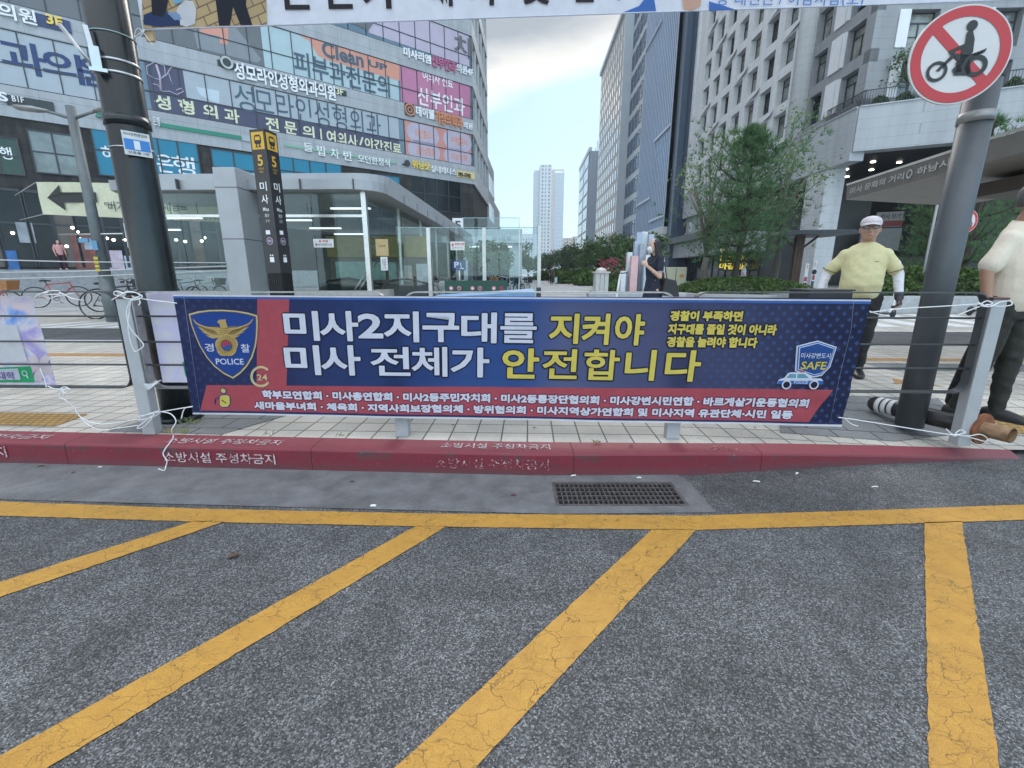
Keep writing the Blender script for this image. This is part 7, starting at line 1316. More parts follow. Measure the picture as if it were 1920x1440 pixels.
# --- the woman with the mask, walking to the left
def woman(t):
    H0 = (0, -.03, 1.58); body = MB(); head(body, H0, fat=.92); cap(body, (0, .015, 1.42), (0, -.01, 1.50), .045, .043); ringz(body, [(0, .0, .90, .14, .10), (0, -.01, 1.08, .11, .085), (0, .0, 1.25, .135, .10), (0, .01, 1.39, .11, .07), (0, .015, 1.43, .05, .04)]); legs(body, g=.86, step=.6); feet(body, step=.6)
    arms = {1: ((.20, .0, 1.10), (.13, -.20, 1.27)), -1: ((-.20, .06, 1.12), (-.20, .02, .88))}
    for s in (-1, 1):
        el, wr = arms[s]; cap(body, (s * .150, .01, 1.375), el, .040, .034); cap(body, el, wr, .036, .023); d = (Vector(wr) - Vector(el)).normalized(); hand(body, Vector(wr) - d * .004, d + Vector((-.4 * (s > 0), 0, .2 * (s > 0))), s, 1.2 if s > 0 else .5, (-1, 0, 0))
    addp('body', remesh(body, .0062, 3), SK2, t); eyes(t, H0, .027); dr = MB(); ringz(dr, [(0, 0, .55, .19, .17), (0, .0, .80, .178, .150), (0, .0, .95, .158, .125), (0, -.01, 1.08, .128, .105), (0, -.012, 1.25, .150, .125), (0, .0, 1.35, .155, .10), (0, .01, 1.405, .12, .075), (0, .014, 1.44, .058, .05)])
    for s in (-1, 1): sp = Vector((s * .150, .01, 1.372)); el = Vector(arms[s][0]); cap(dr, sp, sp + (el - sp) * .55, .060, .062)
    addp('dress', folds(remesh(dr, .0085, 5), .007), cloth_m('navy_dress_cloth', (.014, .017, .035), .15), t); WT = mat('white_trim', (.6, .58, .6), .8); b = MB()
    sp = Vector((.150, .01, 1.372)); el = Vector(arms[1][0]); d = (el - sp).normalized(); c = sp + (el - sp) * .72; rf = d.cross(Vector((0, 1, 0))).normalized(); r2 = d.cross(rf); b.tube([c + rf * .0605 * math.cos(2 * math.pi * i / 20) + r2 * .0605 * math.sin(2 * math.pi * i / 20) for i in range(21)], .0035, 6, False); addm('cuff_trim', b, WT, t); b = MB(); b.tube([(.13, -.045, 1.045), (.128, .02, 1.045)], .004, 6); addm('belt_mark', b, WT, t)
    mk = MB(); x, y, z = H0; mk.loft([((x, y - .075, z + .000), (.026, 0, 0), (0, .024, .006)), ((x, y - .080, z - .025), (.050, 0, 0), (0, .040, 0)), ((x, y - .066, z - .065), (.052, 0, 0), (0, .045, 0)), ((x, y - .045, z - .112), (.030, 0, 0), (0, .032, 0))], 18); m_ = addm('face_mask', mk, cloth_m('white_face_mask', (.66, .67, .70), .03), t); b = MB()
    for s in (-1, 1): b.tube([(x + s * .050, y - .055, z - .02), (x + s * .072, y + .005, z + .0)], .002, 5); b.tube([(x + s * .050, y - .045, z - .075), (x + s * .072, y + .008, z - .01)], .002, 5)
    addm('ear_loop', b, WT, t, m_); hr = MB(); hr.ball((x, y + .028, z + .030), .080, .094, .098, 18, 12); hr.loft([((x, y + .05, z + .03), (.082, 0, 0), (0, .072, 0)), ((x, y + .065, z - .08), (.086, 0, 0), (0, .06, 0)), ((x, y + .10, z - .25), (.10, 0, 0), (0, .055, 0)), ((x, y + .135, z - .45), (.11, 0, 0), (0, .055, 0)), ((x, y + .165, z - .62), (.10, 0, 0), (0, .045, 0)), ((x, y + .175, z - .70), (.04, 0, 0), (0, .02, 0))], 18)
    for s in (-1, 1): cap(hr, (x + s * .070, y - .02, z + .05), (x + s * .078, y + .03, z - .16), .022, .030, 10)
    addp('hair', folds(remesh(hr, .008, 3), .007, 40, 6), M_HAIR, t)
wX = D(1226, 512, 7.4).x; yW = R(-78); person('long-haired woman in navy dress and white face mask walking behind the banner', (wX, 7.4, .15), yW, woman, 1.63)
def wman(v): v = Vector(v) * (1.63 / 1.70); return Vector((wX + v.x * math.cos(yW) - v.y * math.sin(yW), 7.4 + v.x * math.sin(yW) + v.y * math.cos(yW), .15 + v.z))
bag = thing('tote_bag', 'black shoulder bag hanging at the back of the woman in navy', 'bag', wman((.17, .16, .9))); b = MB(); fr = [wman((.16 + dx, y, z)) for dx in (0, .0) for y, z in ()]
b.hexa([wman(p) for p in ((.14, .04, .80), (.22, .06, .80), (.24, .36, .78), (.15, .36, .78), (.155, .10, 1.08), (.20, .11, 1.08), (.21, .30, 1.04), (.165, .30, 1.04))]); b.build('body', mat('black_bag_leather', (.016, .016, .018), .5, var=.3, scale=30), bag, .01); b = MB(); b.tube(spl([wman(p) for p in ((.18, .14, 1.07), (.17, .08, 1.30), (.14, .0, 1.44), (.15, -.10, 1.33), (.15, -.19, 1.29))]), .008, 6); b.build('strap', mat('black_bag_strap', (.016, .016, .018), .5), bag)
# --- small far figures
def far_person(top, bottom, hair, skin=SK2, sleeve=None):
    def f(t):
        H0 = (0, -.02, 1.58); body = MB(); head(body, H0); cap(body, (0, .02, 1.40), (0, 0, 1.50), .055, .05); legs(body, step=.5); feet(body, step=.5)
        for s in (-1, 1): cap(body, (s * .17, .01, 1.37), (s * .24, .03, 1.12), .046, .038); cap(body, (s * .24, .03, 1.12), (s * .23, -.1, .90), .036, .026); hand(body, (s * .23, -.1, .90), (0, -.3, -1), s, .4, (-s, 0, 0))
        ringz(body, [(0, 0, .9, .14, .1), (0, 0, 1.2, .15, .1), (0, .01, 1.42, .07, .05)]); addp('body', remesh(body, .013, 2), skin, t); sh = MB(); ringz(sh, [(0, 0, .84, .17, .13), (0, 0, 1.05, .165, .13), (0, 0, 1.28, .18, .125), (0, .01, 1.40, .14, .085), (0, .015, 1.44, .07, .06)])
        for s in (-1, 1): cap(sh, (s * .165, .01, 1.37), (s * .225, .025, 1.17), .07, .06)
        addp('shirt', remesh(sh, .016, 3), top, t); tr = MB(); ringz(tr, [(0, 0, .78, .165, .13), (0, 0, .95, .15, .12)]); legs(tr, g=1.2, step=.5); addp('trousers', remesh(tr, .016, 3), bottom, t); h = MB(); h.ball((0, .012, 1.63), .084, .098, .09, 14, 10); addm('hair', h, hair, t)
    return f
def _stripe():
    t = NT('striped_knit'); z = t.sep()[2]; s = t.math('FRACT', t.math('MULTIPLY', z, 9.0)); return t.done(t.mix(t.mapr(s, .60, .66), (.62, .62, .63), (.12, .14, .2)), .85)
p = D(1034, 534, 45.0); person('far dark-clothed walker with a pale bag in the middle of the plaza', (p.x, 45, .15), 2.9, far_person(cloth_m('charcoal_shirt', (.03, .03, .035)), cloth_m('charcoal_trousers', (.025, .025, .03)), M_HAIR), 1.70)
b = MB(); q = Vector((p.x + .42, 45.0, .55)); b.box(q.x - .12, q.x + .12, 44.9, 45.06, .35, .85); tag(b.build('carrier_bag', mat('pale_blue_bag', (.36, .44, .52), .6)), 'pale blue carrier bag held by the far walker on the plaza', 'bag')
p = D(1396, 497, 25.0); person('person in striped top standing behind the clipped hedge by the pine', (p.x, 25, .15), 1.2, far_person(_stripe(), cloth_m('grey_trousers', (.12, .12, .13)), M_HAIR), 1.66)
u_, v_ = FL.uv(122, 512); p = FL.w(u_, 1.45, .33); person('person in pink shirt and dark trousers walking along the stone ledge of the clinic building', (p.x, p.y, 1.45), 1.0, far_person(cloth_m('pink_shirt', (.55, .27, .27)), cloth_m('dark_maroon_trousers', (.05, .02, .03)), M_HAIR), 1.66)
# ------------------------------------------------------------------ vegetation
def m_leaf(name, a, b, tl=.25):
    t = NT(name); c = t.mix(t.mapr(t.noise(1.6, 4, .7), .35, .65), a, b); r = t.N.new('ShaderNodeObjectInfo')
    c = t.mix(t.mapr(t.noise(7, 2), .3, .7, 0, .5), c, tuple(x * 1.5 for x in b)); t.lk(c, t.b.inputs['Base Color']); t.b.inputs['Roughness'].default_value = .6; t.b.inputs['Specular IOR Level'].default_value = .3
    tr = t.N.new('ShaderNodeBsdfTranslucent'); t.lk(c, tr.inputs[0]); mx = t.N.new('ShaderNodeMixShader'); mx.inputs[0].default_value = tl; t.lk(t.b.outputs[0], mx.inputs[1]); t.lk(tr.outputs[0], mx.inputs[2]); t.lk(mx.outputs[0], t.N['Material Output'].inputs[0]); return t.m
L_PINE = m_leaf('pine_needles', (.046, .105, .052), (.10, .175, .075)); L_DEC = m_leaf('broad_leaves', (.035, .075, .030), (.075, .125, .045)); L_PALE = m_leaf('pale_young_leaves', (.10, .16, .055), (.17, .23, .09)); L_HEDGE = m_leaf('hedge_leaves', (.028, .06, .02), (.085, .14, .035)); L_FAR = m_leaf('far_leaves', (.04, .075, .042), (.07, .11, .06))
M_BARK = mat('dark_bark', (.055, .042, .034), .9, var=.35, scale=14, bump=.6); M_BARKP = mat('grey_bark', (.13, .115, .10), .9, var=.3, scale=14)
def tuft(b, p, d, L, n, rg, w=.010):
    d = d.normalized(); a = d.orthogonal().normalized(); c = d.cross(a)
    for k in range(n):
        th = 2 * math.pi * k / n + rg.random() * .8; sp = .35 + rg.random() * .75; v = (d + (a * math.cos(th) + c * math.sin(th)) * sp).normalized() * L * (.7 + .5 * rg.random()); s = v.cross(Vector((rg.random() - .5, rg.random() - .5, rg.random() - .5))).normalized() * w
        b.add([p - s, p + s, p + v], [(0, 1, 2)])
def leafq(b, p, s, rg):
    n = Vector((rg.gauss(0, 1), rg.gauss(0, 1), rg.gauss(0, 1) + .8)).normalized(); a = n.orthogonal().normalized(); c = n.cross(a); th = rg.random() * 6.28; u = a * math.cos(th) + c * math.sin(th); v = n.cross(u)
    b.add([p - u * s, p + v * s * .55, p + u * s, p - v * s * .55], [(0, 1, 2, 3)])
def pine(label, base, H, spread, seed, layers=9, per=6, tuftn=9, Lt=.26, top=.22, bottom=.22, group=None, name='pine_tree', lean=(0, 0), cnt=26):
    rg = random.Random(seed); t = thing(name, label, 'tree', base, group); base = Vector(base); tr = MB(); cr_ = MB(); path = []
    for i in range(9): f = i / 8; path.append(base + Vector((lean[0] * f + .10 * math.sin(f * 5 + seed), lean[1] * f + .08 * math.cos(f * 4), H * .93 * f)))
    tr.tube(path, [.13 * H / 7 * (1 - .85 * i / 8) + .012 for i in range(9)], 10)
    for l in range(layers):
        f = bottom + (1 - bottom) * (l + .5) / layers; pz = path[min(8, int(f * 8))].lerp(path[min(8, int(f * 8) + 1)], f * 8 - int(f * 8)) if f < 1 else path[8]
        wd = spread * (math.sin(math.pi * min(1, (f - bottom + .18) / (1.12 - bottom))) ** .7) * (.75 + .5 * rg.random())
        for k in range(per):
            az = 2 * math.pi * (k + rg.random() * .8) / per + l * .7; up = .25 + .35 * f + .25 * (rg.random() - .4); d = Vector((math.cos(az), math.sin(az), up)).normalized(); ln = wd * (.55 + .6 * rg.random()); bp = [pz + d * ln * q + Vector((0, 0, .18 * ln * q * q - .12 * ln * math.sin(q * 3))) for q in (0, .3, .6, 1)]
            tr.tube(bp, [.030, .022, .015, .006], 5)
            for q in range(cnt):
                f2 = .30 + .75 * rg.random(); a = bp[min(3, int(f2 * 3))] if f2 >= 1 else bp[int(f2 * 3)].lerp(bp[int(f2 * 3) + 1], f2 * 3 - int(f2 * 3)); o = Vector((rg.gauss(0, 1), rg.gauss(0, 1), rg.gauss(0, .55))) * (.10 + .12 * ln) ; tuft(cr_, a + o, d * .5 + o * 1.2 + Vector((0, 0, .55)), Lt, tuftn, rg)
    tr.build('trunk', M_BARK, t); cr_.build('crown', L_PINE, t); return t
def broad(label, base, H, spread, seed, n, ls, m, bark=None, clumps=14, fill=.55, name='street_tree', group=None, low=.28, cat='tree', squash=.8):
    rg = random.Random(seed); t = thing(name, label, cat, base, group); base = Vector(base); tr = MB(); cr_ = MB(); hub = base + Vector((0, 0, H * low)); tr.tube([base, base + Vector((.03 * H * (rg.random() - .5), 0, H * low * .6)), hub], [.045 * H ** .7, .036 * H ** .7, .03 * H ** .7], 8)
    for c in range(clumps):
        az = rg.random() * 6.28; rr = spread * math.sqrt(rg.random()) * .78; zz = H * (low + (1 - low) * (.18 + .72 * rg.random() * (1 - .5 * rr / spread))); ctr = Vector((base.x + rr * math.cos(az), base.y + rr * math.sin(az), base.z + zz)); mid = hub.lerp(ctr, .5) + Vector((rg.gauss(0, .05), rg.gauss(0, .05), .06 * H)); tr.tube([hub + Vector((0, 0, .15 * H * rg.random())), mid, ctr], [.016 * H ** .7, .010 * H ** .7, .004], 5); R0 = spread * (.26 + .22 * rg.random())
        for k in range(n // clumps):
            v = Vector((rg.gauss(0, 1), rg.gauss(0, 1), rg.gauss(0, 1))).normalized() * (rg.random() ** fill); leafq(cr_, ctr + Vector((v.x * R0, v.y * R0, v.z * R0 * squash)), ls * (.6 + .7 * rg.random()), rg)
    tr.build('trunk', bark or M_BARK, t); cr_.build('crown', m, t); return t
def hedge(label, c, rx, ry, h, n, seed, m=None, ls=.05, name='hedge'):
    rg = random.Random(seed); t = thing(name, label, 'hedge', c); b = MB(); c = Vector(c)
    core = MB(); core.ball(c + Vector((0, 0, h * .30)), rx * .9, ry * .9, h * .55, 20, 10); core.build('twigs', mat('hedge_twigs', (.022, .03, .014), .95), t)
    for _ in range(n):
        a = rg.random() * 6.28; e = math.asin(rg.random() ** .8); k = .86 + .2 * rg.random() + .06 * math.sin(a * 7) ; leafq(b, c + Vector((rx * math.cos(a) * math.cos(e) * k, ry * math.sin(a) * math.cos(e) * k, h * .1 + h * .92 * math.sin(e) * k * (1 - .0))), ls * (.6 + .8 * rg.random()), rg)
    b.build('foliage', m or L_HEDGE, t); return t
PB = D(1380, 548, 18.5); PB.z = .35
pl_ = thing('planter', 'pale stone ring planter under the large pine', 'planter', (PB.x, PB.y, .15)); b = MB(); b.tube([(PB.x, PB.y, .15), (PB.x, PB.y, .52)], 2.75, 40, smooth=False); b.build('kerb_ring', mat('pale_planter_stone', (.36, .36, .36), .7, var=.12, scale=4), pl_)
pine('broad dark green pine standing in the clipped hedge right of the woman', PB, 6.7, 2.35, 11, layers=9, per=7, bottom=.17, cnt=46, lean=(-.1, 0), tuftn=10, Lt=.25)
hedge('low clipped hedge mound around the foot of the large pine', (PB.x + .15, PB.y - .1, .45), 2.45, 2.0, .62, 9000, 5, ls=.05)
sp_ = D(1318, 545, 22.0); broad('thin sparse young tree with pale leaves behind the large pine', (sp_.x, 22, .15), 8.2, 2.6, 21, 1000, .08, L_PALE, M_BARKP, 26, .5, 'young_tree', low=.22)
sp_ = D(1445, 545, 23.0); broad('sparse pale-leaved tree rising behind the right side of the large pine', (sp_.x, 23, .15), 9.3, 2.2, 22, 900, .08, L_PALE, M_BARKP, 22, .5, 'young_tree', low=.3)
sp_ = D(1790, 560, 14.5); pine('open-branched pine with layered tufts directly behind the grey pole', (sp_.x, 14.5, .15), 6.0, 1.7, 31, layers=7, per=5, bottom=.2, cnt=20)
sp_ = D(1880, 560, 15.5); pine('open-branched pine partly cut by the right edge behind the bus shelter', (sp_.x, 15.5, .15), 6.6, 1.9, 32, layers=7, per=5, bottom=.2, cnt=20)
sp_ = D(1722, 560, 16.0); pine('short dark pine left of the grey pole above the low shrubs', (sp_.x, 16, .15), 3.9, 1.2, 33, layers=6, per=5, bottom=.12, cnt=18)
gp2 = thing('planter', 'long low granite planter wall under the right-hand pines', 'planter', (D(1790, 580, 13.2).x, 13.2, .15)); b = MB(); x0, x1 = D(1560, 580, 13.0).x, D(1990, 580, 13.0).x; b.box(x0, x1, 12.9, 16.8, .15, .62); b.build('wall', mat('granite_planter_wall', (.34, .35, .36), .6, var=.15, scale=6), gp2, .02)
for i, (px, rx, h) in enumerate(((1640, .9, .5), (1715, 1.0, .85), (1800, 1.1, .8), (1880, 1.0, .8))): p = D(px, 550, 14.0); hedge(('low shrub mound left end of the granite planter', 'rounded shrub below the short dark pine', 'rounded shrub at the foot of the pine behind the grey pole', 'rounded shrub at the right end of the granite planter')[i], (p.x, 14.0, .55), rx, .7, h, 2600, 50 + i, ls=.06, name='shrub')
# plaza trees in the street gap
k_ = 0
PT = [(1030, 95, 6.0), (1052, 84, 6.2), (1075, 76, 6.4), (1098, 66, 6.2), (1122, 58, 5.6), (1150, 52, 5.8), (1178, 47, 5.6), (1208, 43, 5.4), (1016, 120, 6.5), (1088, 95, 6.5), (1135, 72, 6.6), (1060, 110, 7.5)]
WH = ['farthest on the left side of the clump', 'beside the far apartment tower', 'in front of the far slabs', 'below the slim office tower', 'below the slot-windowed block', 'left of the coloured column sculpture', 'just behind the coloured column sculpture', 'between the sculpture and the woman', 'at the very end of the avenue', 'second row, below the slim office tower', 'second row, behind the kiosk', 'second row, taller than its neighbours']
for (px, Y, h), w in zip(PT, WH): p = D(px, 530, Y); broad('leafy avenue tree ' + w, (p.x, Y, .15), h, h * .50, 60 + k_, 2300, .17, L_FAR if Y > 70 else L_DEC, None, 15, .5, 'plaza_tree', 'avenue trees', .22); k_ += 1
for (px, Y, h, w) in ((893, 40, 4.6, 'left of the diner doors'), (930, 34, 3.6, 'in front of the diner windows'), (968, 46, 5.0, 'at the right end of the diner'), (990, 60, 5.0, 'beyond the diner near the glass screen edge')): p = D(px, 530, Y); broad('leafy tree seen through the glass screen, ' + w, (p.x, Y, .15), h, h * .42, 80 + k_, 1500, .15, L_DEC, None, 12, .5, 'plaza_tree', 'avenue trees', .2); k_ += 1
for (px, Y, rx, h, lab) in ((1150, 26, 1.6, .8, 'small hedge beside the white kiosk'), (1080, 50, 3.6, 1.5, 'dark bushes along the right side of the far plaza'), (1112, 42, 3.0, 1.3, 'round bush group behind the kiosk'), (1255, 24, 1.4, .6, 'low hedge left of the large pine mound'), (1040, 70, 4.5, 1.6, 'bushes at the narrow end of the plaza')): p = D(px, 530, Y); hedge(lab, (p.x + 1, Y, .1), rx, 1.3, h, 2200, 90 + int(px), ls=.09 * Y / 26, name='bush')
p = D(1150, 500, 30); rg = random.Random(3); fl = MB(); t = thing('flowering_shrub', 'shrub with crimson flowers beside the white kiosk', 'shrub', (p.x, 30, .15)); st_ = MB()
for i in range(14): a = rg.random() * 6.28; e = Vector((p.x + .9 * math.cos(a) * rg.random(), 30 + .6 * math.sin(a), 1.2 + 1.0 * rg.random())); st_.tube([(p.x, 30, .15), e], [.02, .008], 4); [leafq(fl, e + Vector((rg.gauss(0, .12), rg.gauss(0, .12), rg.gauss(0, .12))), .07, rg) for _ in range(26)]
st_.build('stems', M_BARK, t); fl.build('blossom', m_leaf('crimson_blossom', (.24, .03, .07), (.36, .07, .12)), t)
lf = MB(); [leafq(lf, Vector((p.x + rg.gauss(0, .5), 30 + rg.gauss(0, .3), .8 + rg.gauss(0, .35))), .09, rg) for _ in range(900)]; lf.build('foliage', L_DEC, t)
# plants on the roof terraces
for i, (px, py, Y, h) in enumerate(((918, 402, 64, 3.6), (928, 430, 70, 3.2), (938, 470, 78, 3.0))): p = D(px, py, Y); rr_ = 11.15 if i < 2 else 7.65; broad('small terrace tree on the stepped annex roof, ' + ('highest', 'middle', 'lowest')[i], (p.x - 1.0, Y, rr_), h + (p.z - rr_) * .6, 1.3, 120 + i, 700, .14, L_DEC, None, 8, .5, 'terrace_tree', low=.15)
p = PF.w(2.6, 0, -.95); broad('small leafy tree growing on the podium terrace behind the bar railing', (p.x, p.y, Z0 - .2), 4.6, 1.5, 131, 900, .10, L_DEC, M_BARKP, 16, .5, 'terrace_tree', low=.25)
for i in range(7): p = PF.w(1.2 + i * 1.3, 0, -.75); hedge('leafy shrub behind the terrace railing, number %s from the corner' % ('one two three four five six seven'.split()[i]) if False else 'leafy green shrub lined up behind the podium terrace railing', (p.x, p.y, Z0 - .1), .55, .35, .85, 420, 140 + i, L_DEC, .10, 'terrace_shrub')['group'] = 'terrace shrubs'
# weeds by the kerb
def weed(px, py, n, h, lab, m=None, z=.15):
    rg = random.Random(int(px)); p = G(px, py, z); b = MB()
    for _ in range(n):
        a = rg.random() * 6.28; e = rg.random() * .6 + .15; d = Vector((math.cos(a) * e, math.sin(a) * e, 1)).normalized(); q = Vector((p.x + rg.gauss(0, .025), p.y + rg.gauss(0, .012), z)); s = d.cross(Vector((0, 1, .1))).normalized() * .002; k = h * (.5 + .7 * rg.random()); b.add([q - s, q + s, q + d * k * .6 + s * .7, q + d * k + Vector((math.cos(a), math.sin(a), -.3)) * k * .35], [(0, 1, 2), (0, 2, 3)])
    tag(b.build('weed', m or m_leaf_w), lab, 'weed')
m_leaf_w = m_leaf('weed_blades', (.10, .15, .04), (.22, .24, .09)); m_dry = m_leaf('dry_grass', (.20, .16, .08), (.30, .25, .14))
weed(357, 795, 14, .07, 'tuft of grass growing from the paving by the black pole'); weed(318, 812, 14, .05, 'dry grass along the kerb joint right of the left post', m_dry); weed(345, 812, 12, .045, 'low weed in the kerb joint below the banner corner'); weed(500, 815, 6, .03, 'thin weed in the kerb joint under the red panel'); weed(1120, 832, 10, .05, 'dry grass wisps lying at the kerb edge under the yellow words', m_dry); weed(640, 818, 6, .03, 'small weed in the joint left of the second post')
# ------------------------------------------------------------------ bicycles, kick scooters, street objects
M_TYRE = mat('bicycle_tyre', (.015, .015, .016), .8); M_BFR = mat('dark_bike_frame', (.03, .032, .04), .3, .4); M_CHR = mat('chrome_parts', (.5, .5, .5), .25, .9)
def make_bike(frame_m, basket=None):
    """side-on bicycle along +x, wheels touch z=0"""
    t = thing('bicycle', '', 'bicycle'); r = .33
    for x in (-.52, .52):
        b = MB(); n = 28; b.tube([(x + r * math.cos(2 * math.pi * i / n), 0, r + r * math.sin(2 * math.pi * i / n)) for i in range(n + 1)], .017, 6, False); w = b.build('wheel', M_TYRE, t); b = MB(); b.tube([(x + (r - .022) * math.cos(2 * math.pi * i / n), 0, r + (r - .022) * math.sin(2 * math.pi * i / n)) for i in range(n + 1)], .008, 5, False)
        for i in range(14): a = 2 * math.pi * i / 14; b.tube([(x, .02 * (-1) ** i, r), (x + (r - .025) * math.cos(a), 0, r + (r - .025) * math.sin(a))], .0018, 3)
        b.tube([(x, -.05, r), (x, .05, r)], .02, 8); b.build('spokes_and_rim', M_CHR, w)
    b = MB(); bb_, st_, hd, hb = (-.06, 0, .29), (-.20, 0, .74), (.36, 0, .80), (.40, 0, .64); rb = (-.52, 0, r); fw = (.52, 0, r)
    for p, q, w in ((bb_, st_, .017), (st_, hd, .017), (bb_, hb, .020), (hd, hb, .020), (bb_, rb, .012), (st_, rb, .010)): b.tube([p, q], w, 8)
    for y in (-.045, .045): b.tube([hb, (.42, y, .60), (.47, y, .45), (fw[0], y, r)], .011, 6)
    b.build('frame', frame_m, t); b = MB(); b.loft([((-.36, 0, .86), (0, .075, 0), (0, 0, .030)), ((-.27, 0, .87), (0, .085, 0), (0, 0, .032)), ((-.16, 0, .865), (0, .035, 0), (0, 0, .022)), ((-.08, 0, .86), (0, .018, 0), (0, 0, .015))], 12); b.tube([(-.205, 0, .73), (-.235, 0, .86)], .013, 8); b.build('saddle', mat('black_saddle', (.015, .015, .015), .5), t)
    b = MB(); b.tube([hd, (.34, 0, .93)], .013, 8); b.tube([(.24, -.28, .96), (.33, -.16, .97), (.35, 0, .94), (.33, .16, .97), (.24, .28, .96)], .012, 6); b.build('handlebar', M_CHR, t); b = MB(); b.disc((-.06, -.04, .29), (1, 0, 0), (0, 0, 1), .09, .05, 20); b.tube([(-.06, -.05, .29), (.04, -.06, .15)], .009, 5); b.tube([(-.06, .05, .29), (-.16, .06, .43)], .009, 5); b.cbox((.04, -.11, .14), .08, .07, .02); b.cbox((-.16, .11, .44), .08, .07, .02); b.build('crank', M_CHR, t)
    if basket: b = MB(); b.hexa([(.44, -.15, .68), (.66, -.15, .68), (.66, .15, .68), (.44, .15, .68), (.40, -.18, .93), (.72, -.18, .93), (.72, .18, .93), (.40, .18, .93)]); b.build('basket', basket, t)
    return t
def place(o, x, y, rz, lab, grp, z=.15): o.location = (x, y, z); o.rotation_euler = (0, 0, rz); o['label'] = lab; o['group'] = grp; return o
B1 = make_bike(M_BFR); B2 = make_bike(mat('silver_bike_frame', (.40, .41, .42), .3, .6), mat('black_wire_basket', (.03, .03, .03), .6)); B3 = make_bike(mat('red_white_bike_frame', (.40, .06, .05), .3), mat('orange_brown_basket', (.33, .15, .06), .7))
B4 = make_bike(mat('red_white_bike_frame', (.40, .06, .05), .3))
GB = 'parked bicycles'
p = G(183, 598); place(B1, p.x + .52, p.y, .06, 'dark bicycle parked side-on behind the left fence post', GB)
p = D(22, 560, 12.0); place(B3, p.x - .6, 12.0, .05, 'bicycle with orange-brown basket at the far left', GB)
p = D(225, 560, 14.0); place(B2, p.x, 14.0, 1.1, 'silver bicycle with black basket left of the black pole', GB)
for (px, Y, rz, src, lab) in ((262, 13.4, .5, B1, 'dark bicycle crowded behind the black pole'), (110, 15.5, .9, B4, 'red and white bicycle near the granite wall left of the street lamp'), (390, 16.5, 1.3, B2, 'silver bicycle behind the entrance glass left of the pillar'), (352, 17.5, 1.2, B1, 'dark bicycle deep behind the entrance glass'), (945, 18.0, 1.25, B1, 'first dark bicycle in the row behind the glass screen'), (958, 18.8, 1.25, B2, 'silver bicycle second in the row behind the glass screen'), (972, 19.6, 1.3, B1, 'dark bicycle third in the row behind the glass screen'), (985, 20.4, 1.3, B2, 'silver bicycle last in the row next to the screen post'), (915, 21.0, 1.1, B3, 'red bicycle at the left of the row behind the glass screen'), (830, 19.0, 1.0, B2, 'silver bicycle behind the side glass of the subway entrance')):
    c = src if src is B4 else copy_tree(src); q = D(px, 560, Y); place(c, q.x, Y, rz, lab, GB)
def make_scooter():
    t = thing('kick_scooter', '', 'kick scooter'); b = MB(); b.box(-.42, .30, -.075, .075, .10, .15); b.build('deck', mat('scooter_deck', (.03, .03, .033), .6), t, .01)
    for x in (-.48, .50): b = MB(); n = 20; b.tube([(x + .085 * math.cos(2 * math.pi * i / n), 0, .11 + .085 * math.sin(2 * math.pi * i / n)) for i in range(n + 1)], .028, 8, False); b.tube([(x, -.03, .11), (x, .03, .11)], .05, 12); b.build('wheel', M_TYRE, t)
    b = MB(); b.tube([(.50, 0, .12), (.46, 0, .26), (.34, 0, 1.10)], .026, 10); b.tube([(.30, 0, .13), (.46, 0, .26)], .03, 8); b.build('stem', mat('white_scooter_stem', (.62, .62, .63), .35), t); b = MB(); b.tube([(.30, -.24, 1.12), (.34, 0, 1.10), (.30, .24, 1.12)], .016, 8); b.build('handlebar', M_TYRE, t); b = MB(); b.loft([((-.56, 0, .20), (0, .04, 0), (0, 0, .01)), ((-.46, 0, .235), (0, .045, 0), (0, 0, .012)), ((-.38, 0, .17), (0, .045, 0), (0, 0, .012))], 10); b.build('mudguard', mat('scooter_mudguard', (.05, .05, .055), .5), t); return t
S1 = make_scooter(); q = G(1682, 577); place(S1, q.x - .25, q.y, .12, 'kick scooter with white stem parked near the planter left of the grey pole', 'parked kick scooters')
for (px, Y, rz, lab) in ((1655, 11.4, .4, 'kick scooter standing just behind the man in yellow'), (1178, 12.6, 2.2, 'kick scooter in front of the woman in navy'), (1110, 24.0, 1.2, 'kick scooter beside the white kiosk'), (1848, 13.0 - .6, .2, 'kick scooter half hidden by the man in beige')): c = copy_tree(S1); q = D(px, 570, Y); place(c, q.x, Y, rz, lab, 'parked kick scooters')
# fallen bollard on the paving at right
fb_ = thing('fallen_bollard', 'fallen black bollard with white bands and a rusty pipe foot', 'bollard', (3.2, 3.3, .2)); A_, E_ = G(1640, 757, .15 + .065), G(1838, 803, .15 + .085); dv = (E_ - A_).normalized(); Rb = .062
M_BLK2 = mat('black_bollard_paint', (.018, .018, .02), .35, var=.2); M_RUST = mat('rusty_steel', (.22, .085, .04), .85, .2, var=.35, scale=25, dirt=.5); Lb_ = (E_ - A_).length
b = MB(); b.tube([A_ - dv * .03, A_, A_ + dv * Lb_ * .5, E_], [Rb * .7, Rb, Rb, Rb], 24); b.build('shaft', M_BLK2, fb_); 
for f in (.05, .12, .19): b = MB(); b.tube([A_ + dv * (Lb_ * f), A_ + dv * (Lb_ * f + .035)], Rb + .002, 24); b.build('white_band', mat('bollard_white_band', (.62, .62, .62), .5, dirt=.3), fb_)
b = MB(); b.tube([E_, E_ + dv * .02], .105, 24, smooth=False); b.build('flange', M_RUST, fb_); F0 = E_ + dv * .02; F1 = E_ + dv * .165; b = MB(); b.tube([F0, F1], .05, 22, caps=False); b.tube([F1, F0], .043, 22, caps=False); k_ = len(b.v); b.build('stub_pipe', mat('rusty_pale_pipe', (.24, .15, .085), .85, var=.5, scale=16, dirt=.8), fb_)
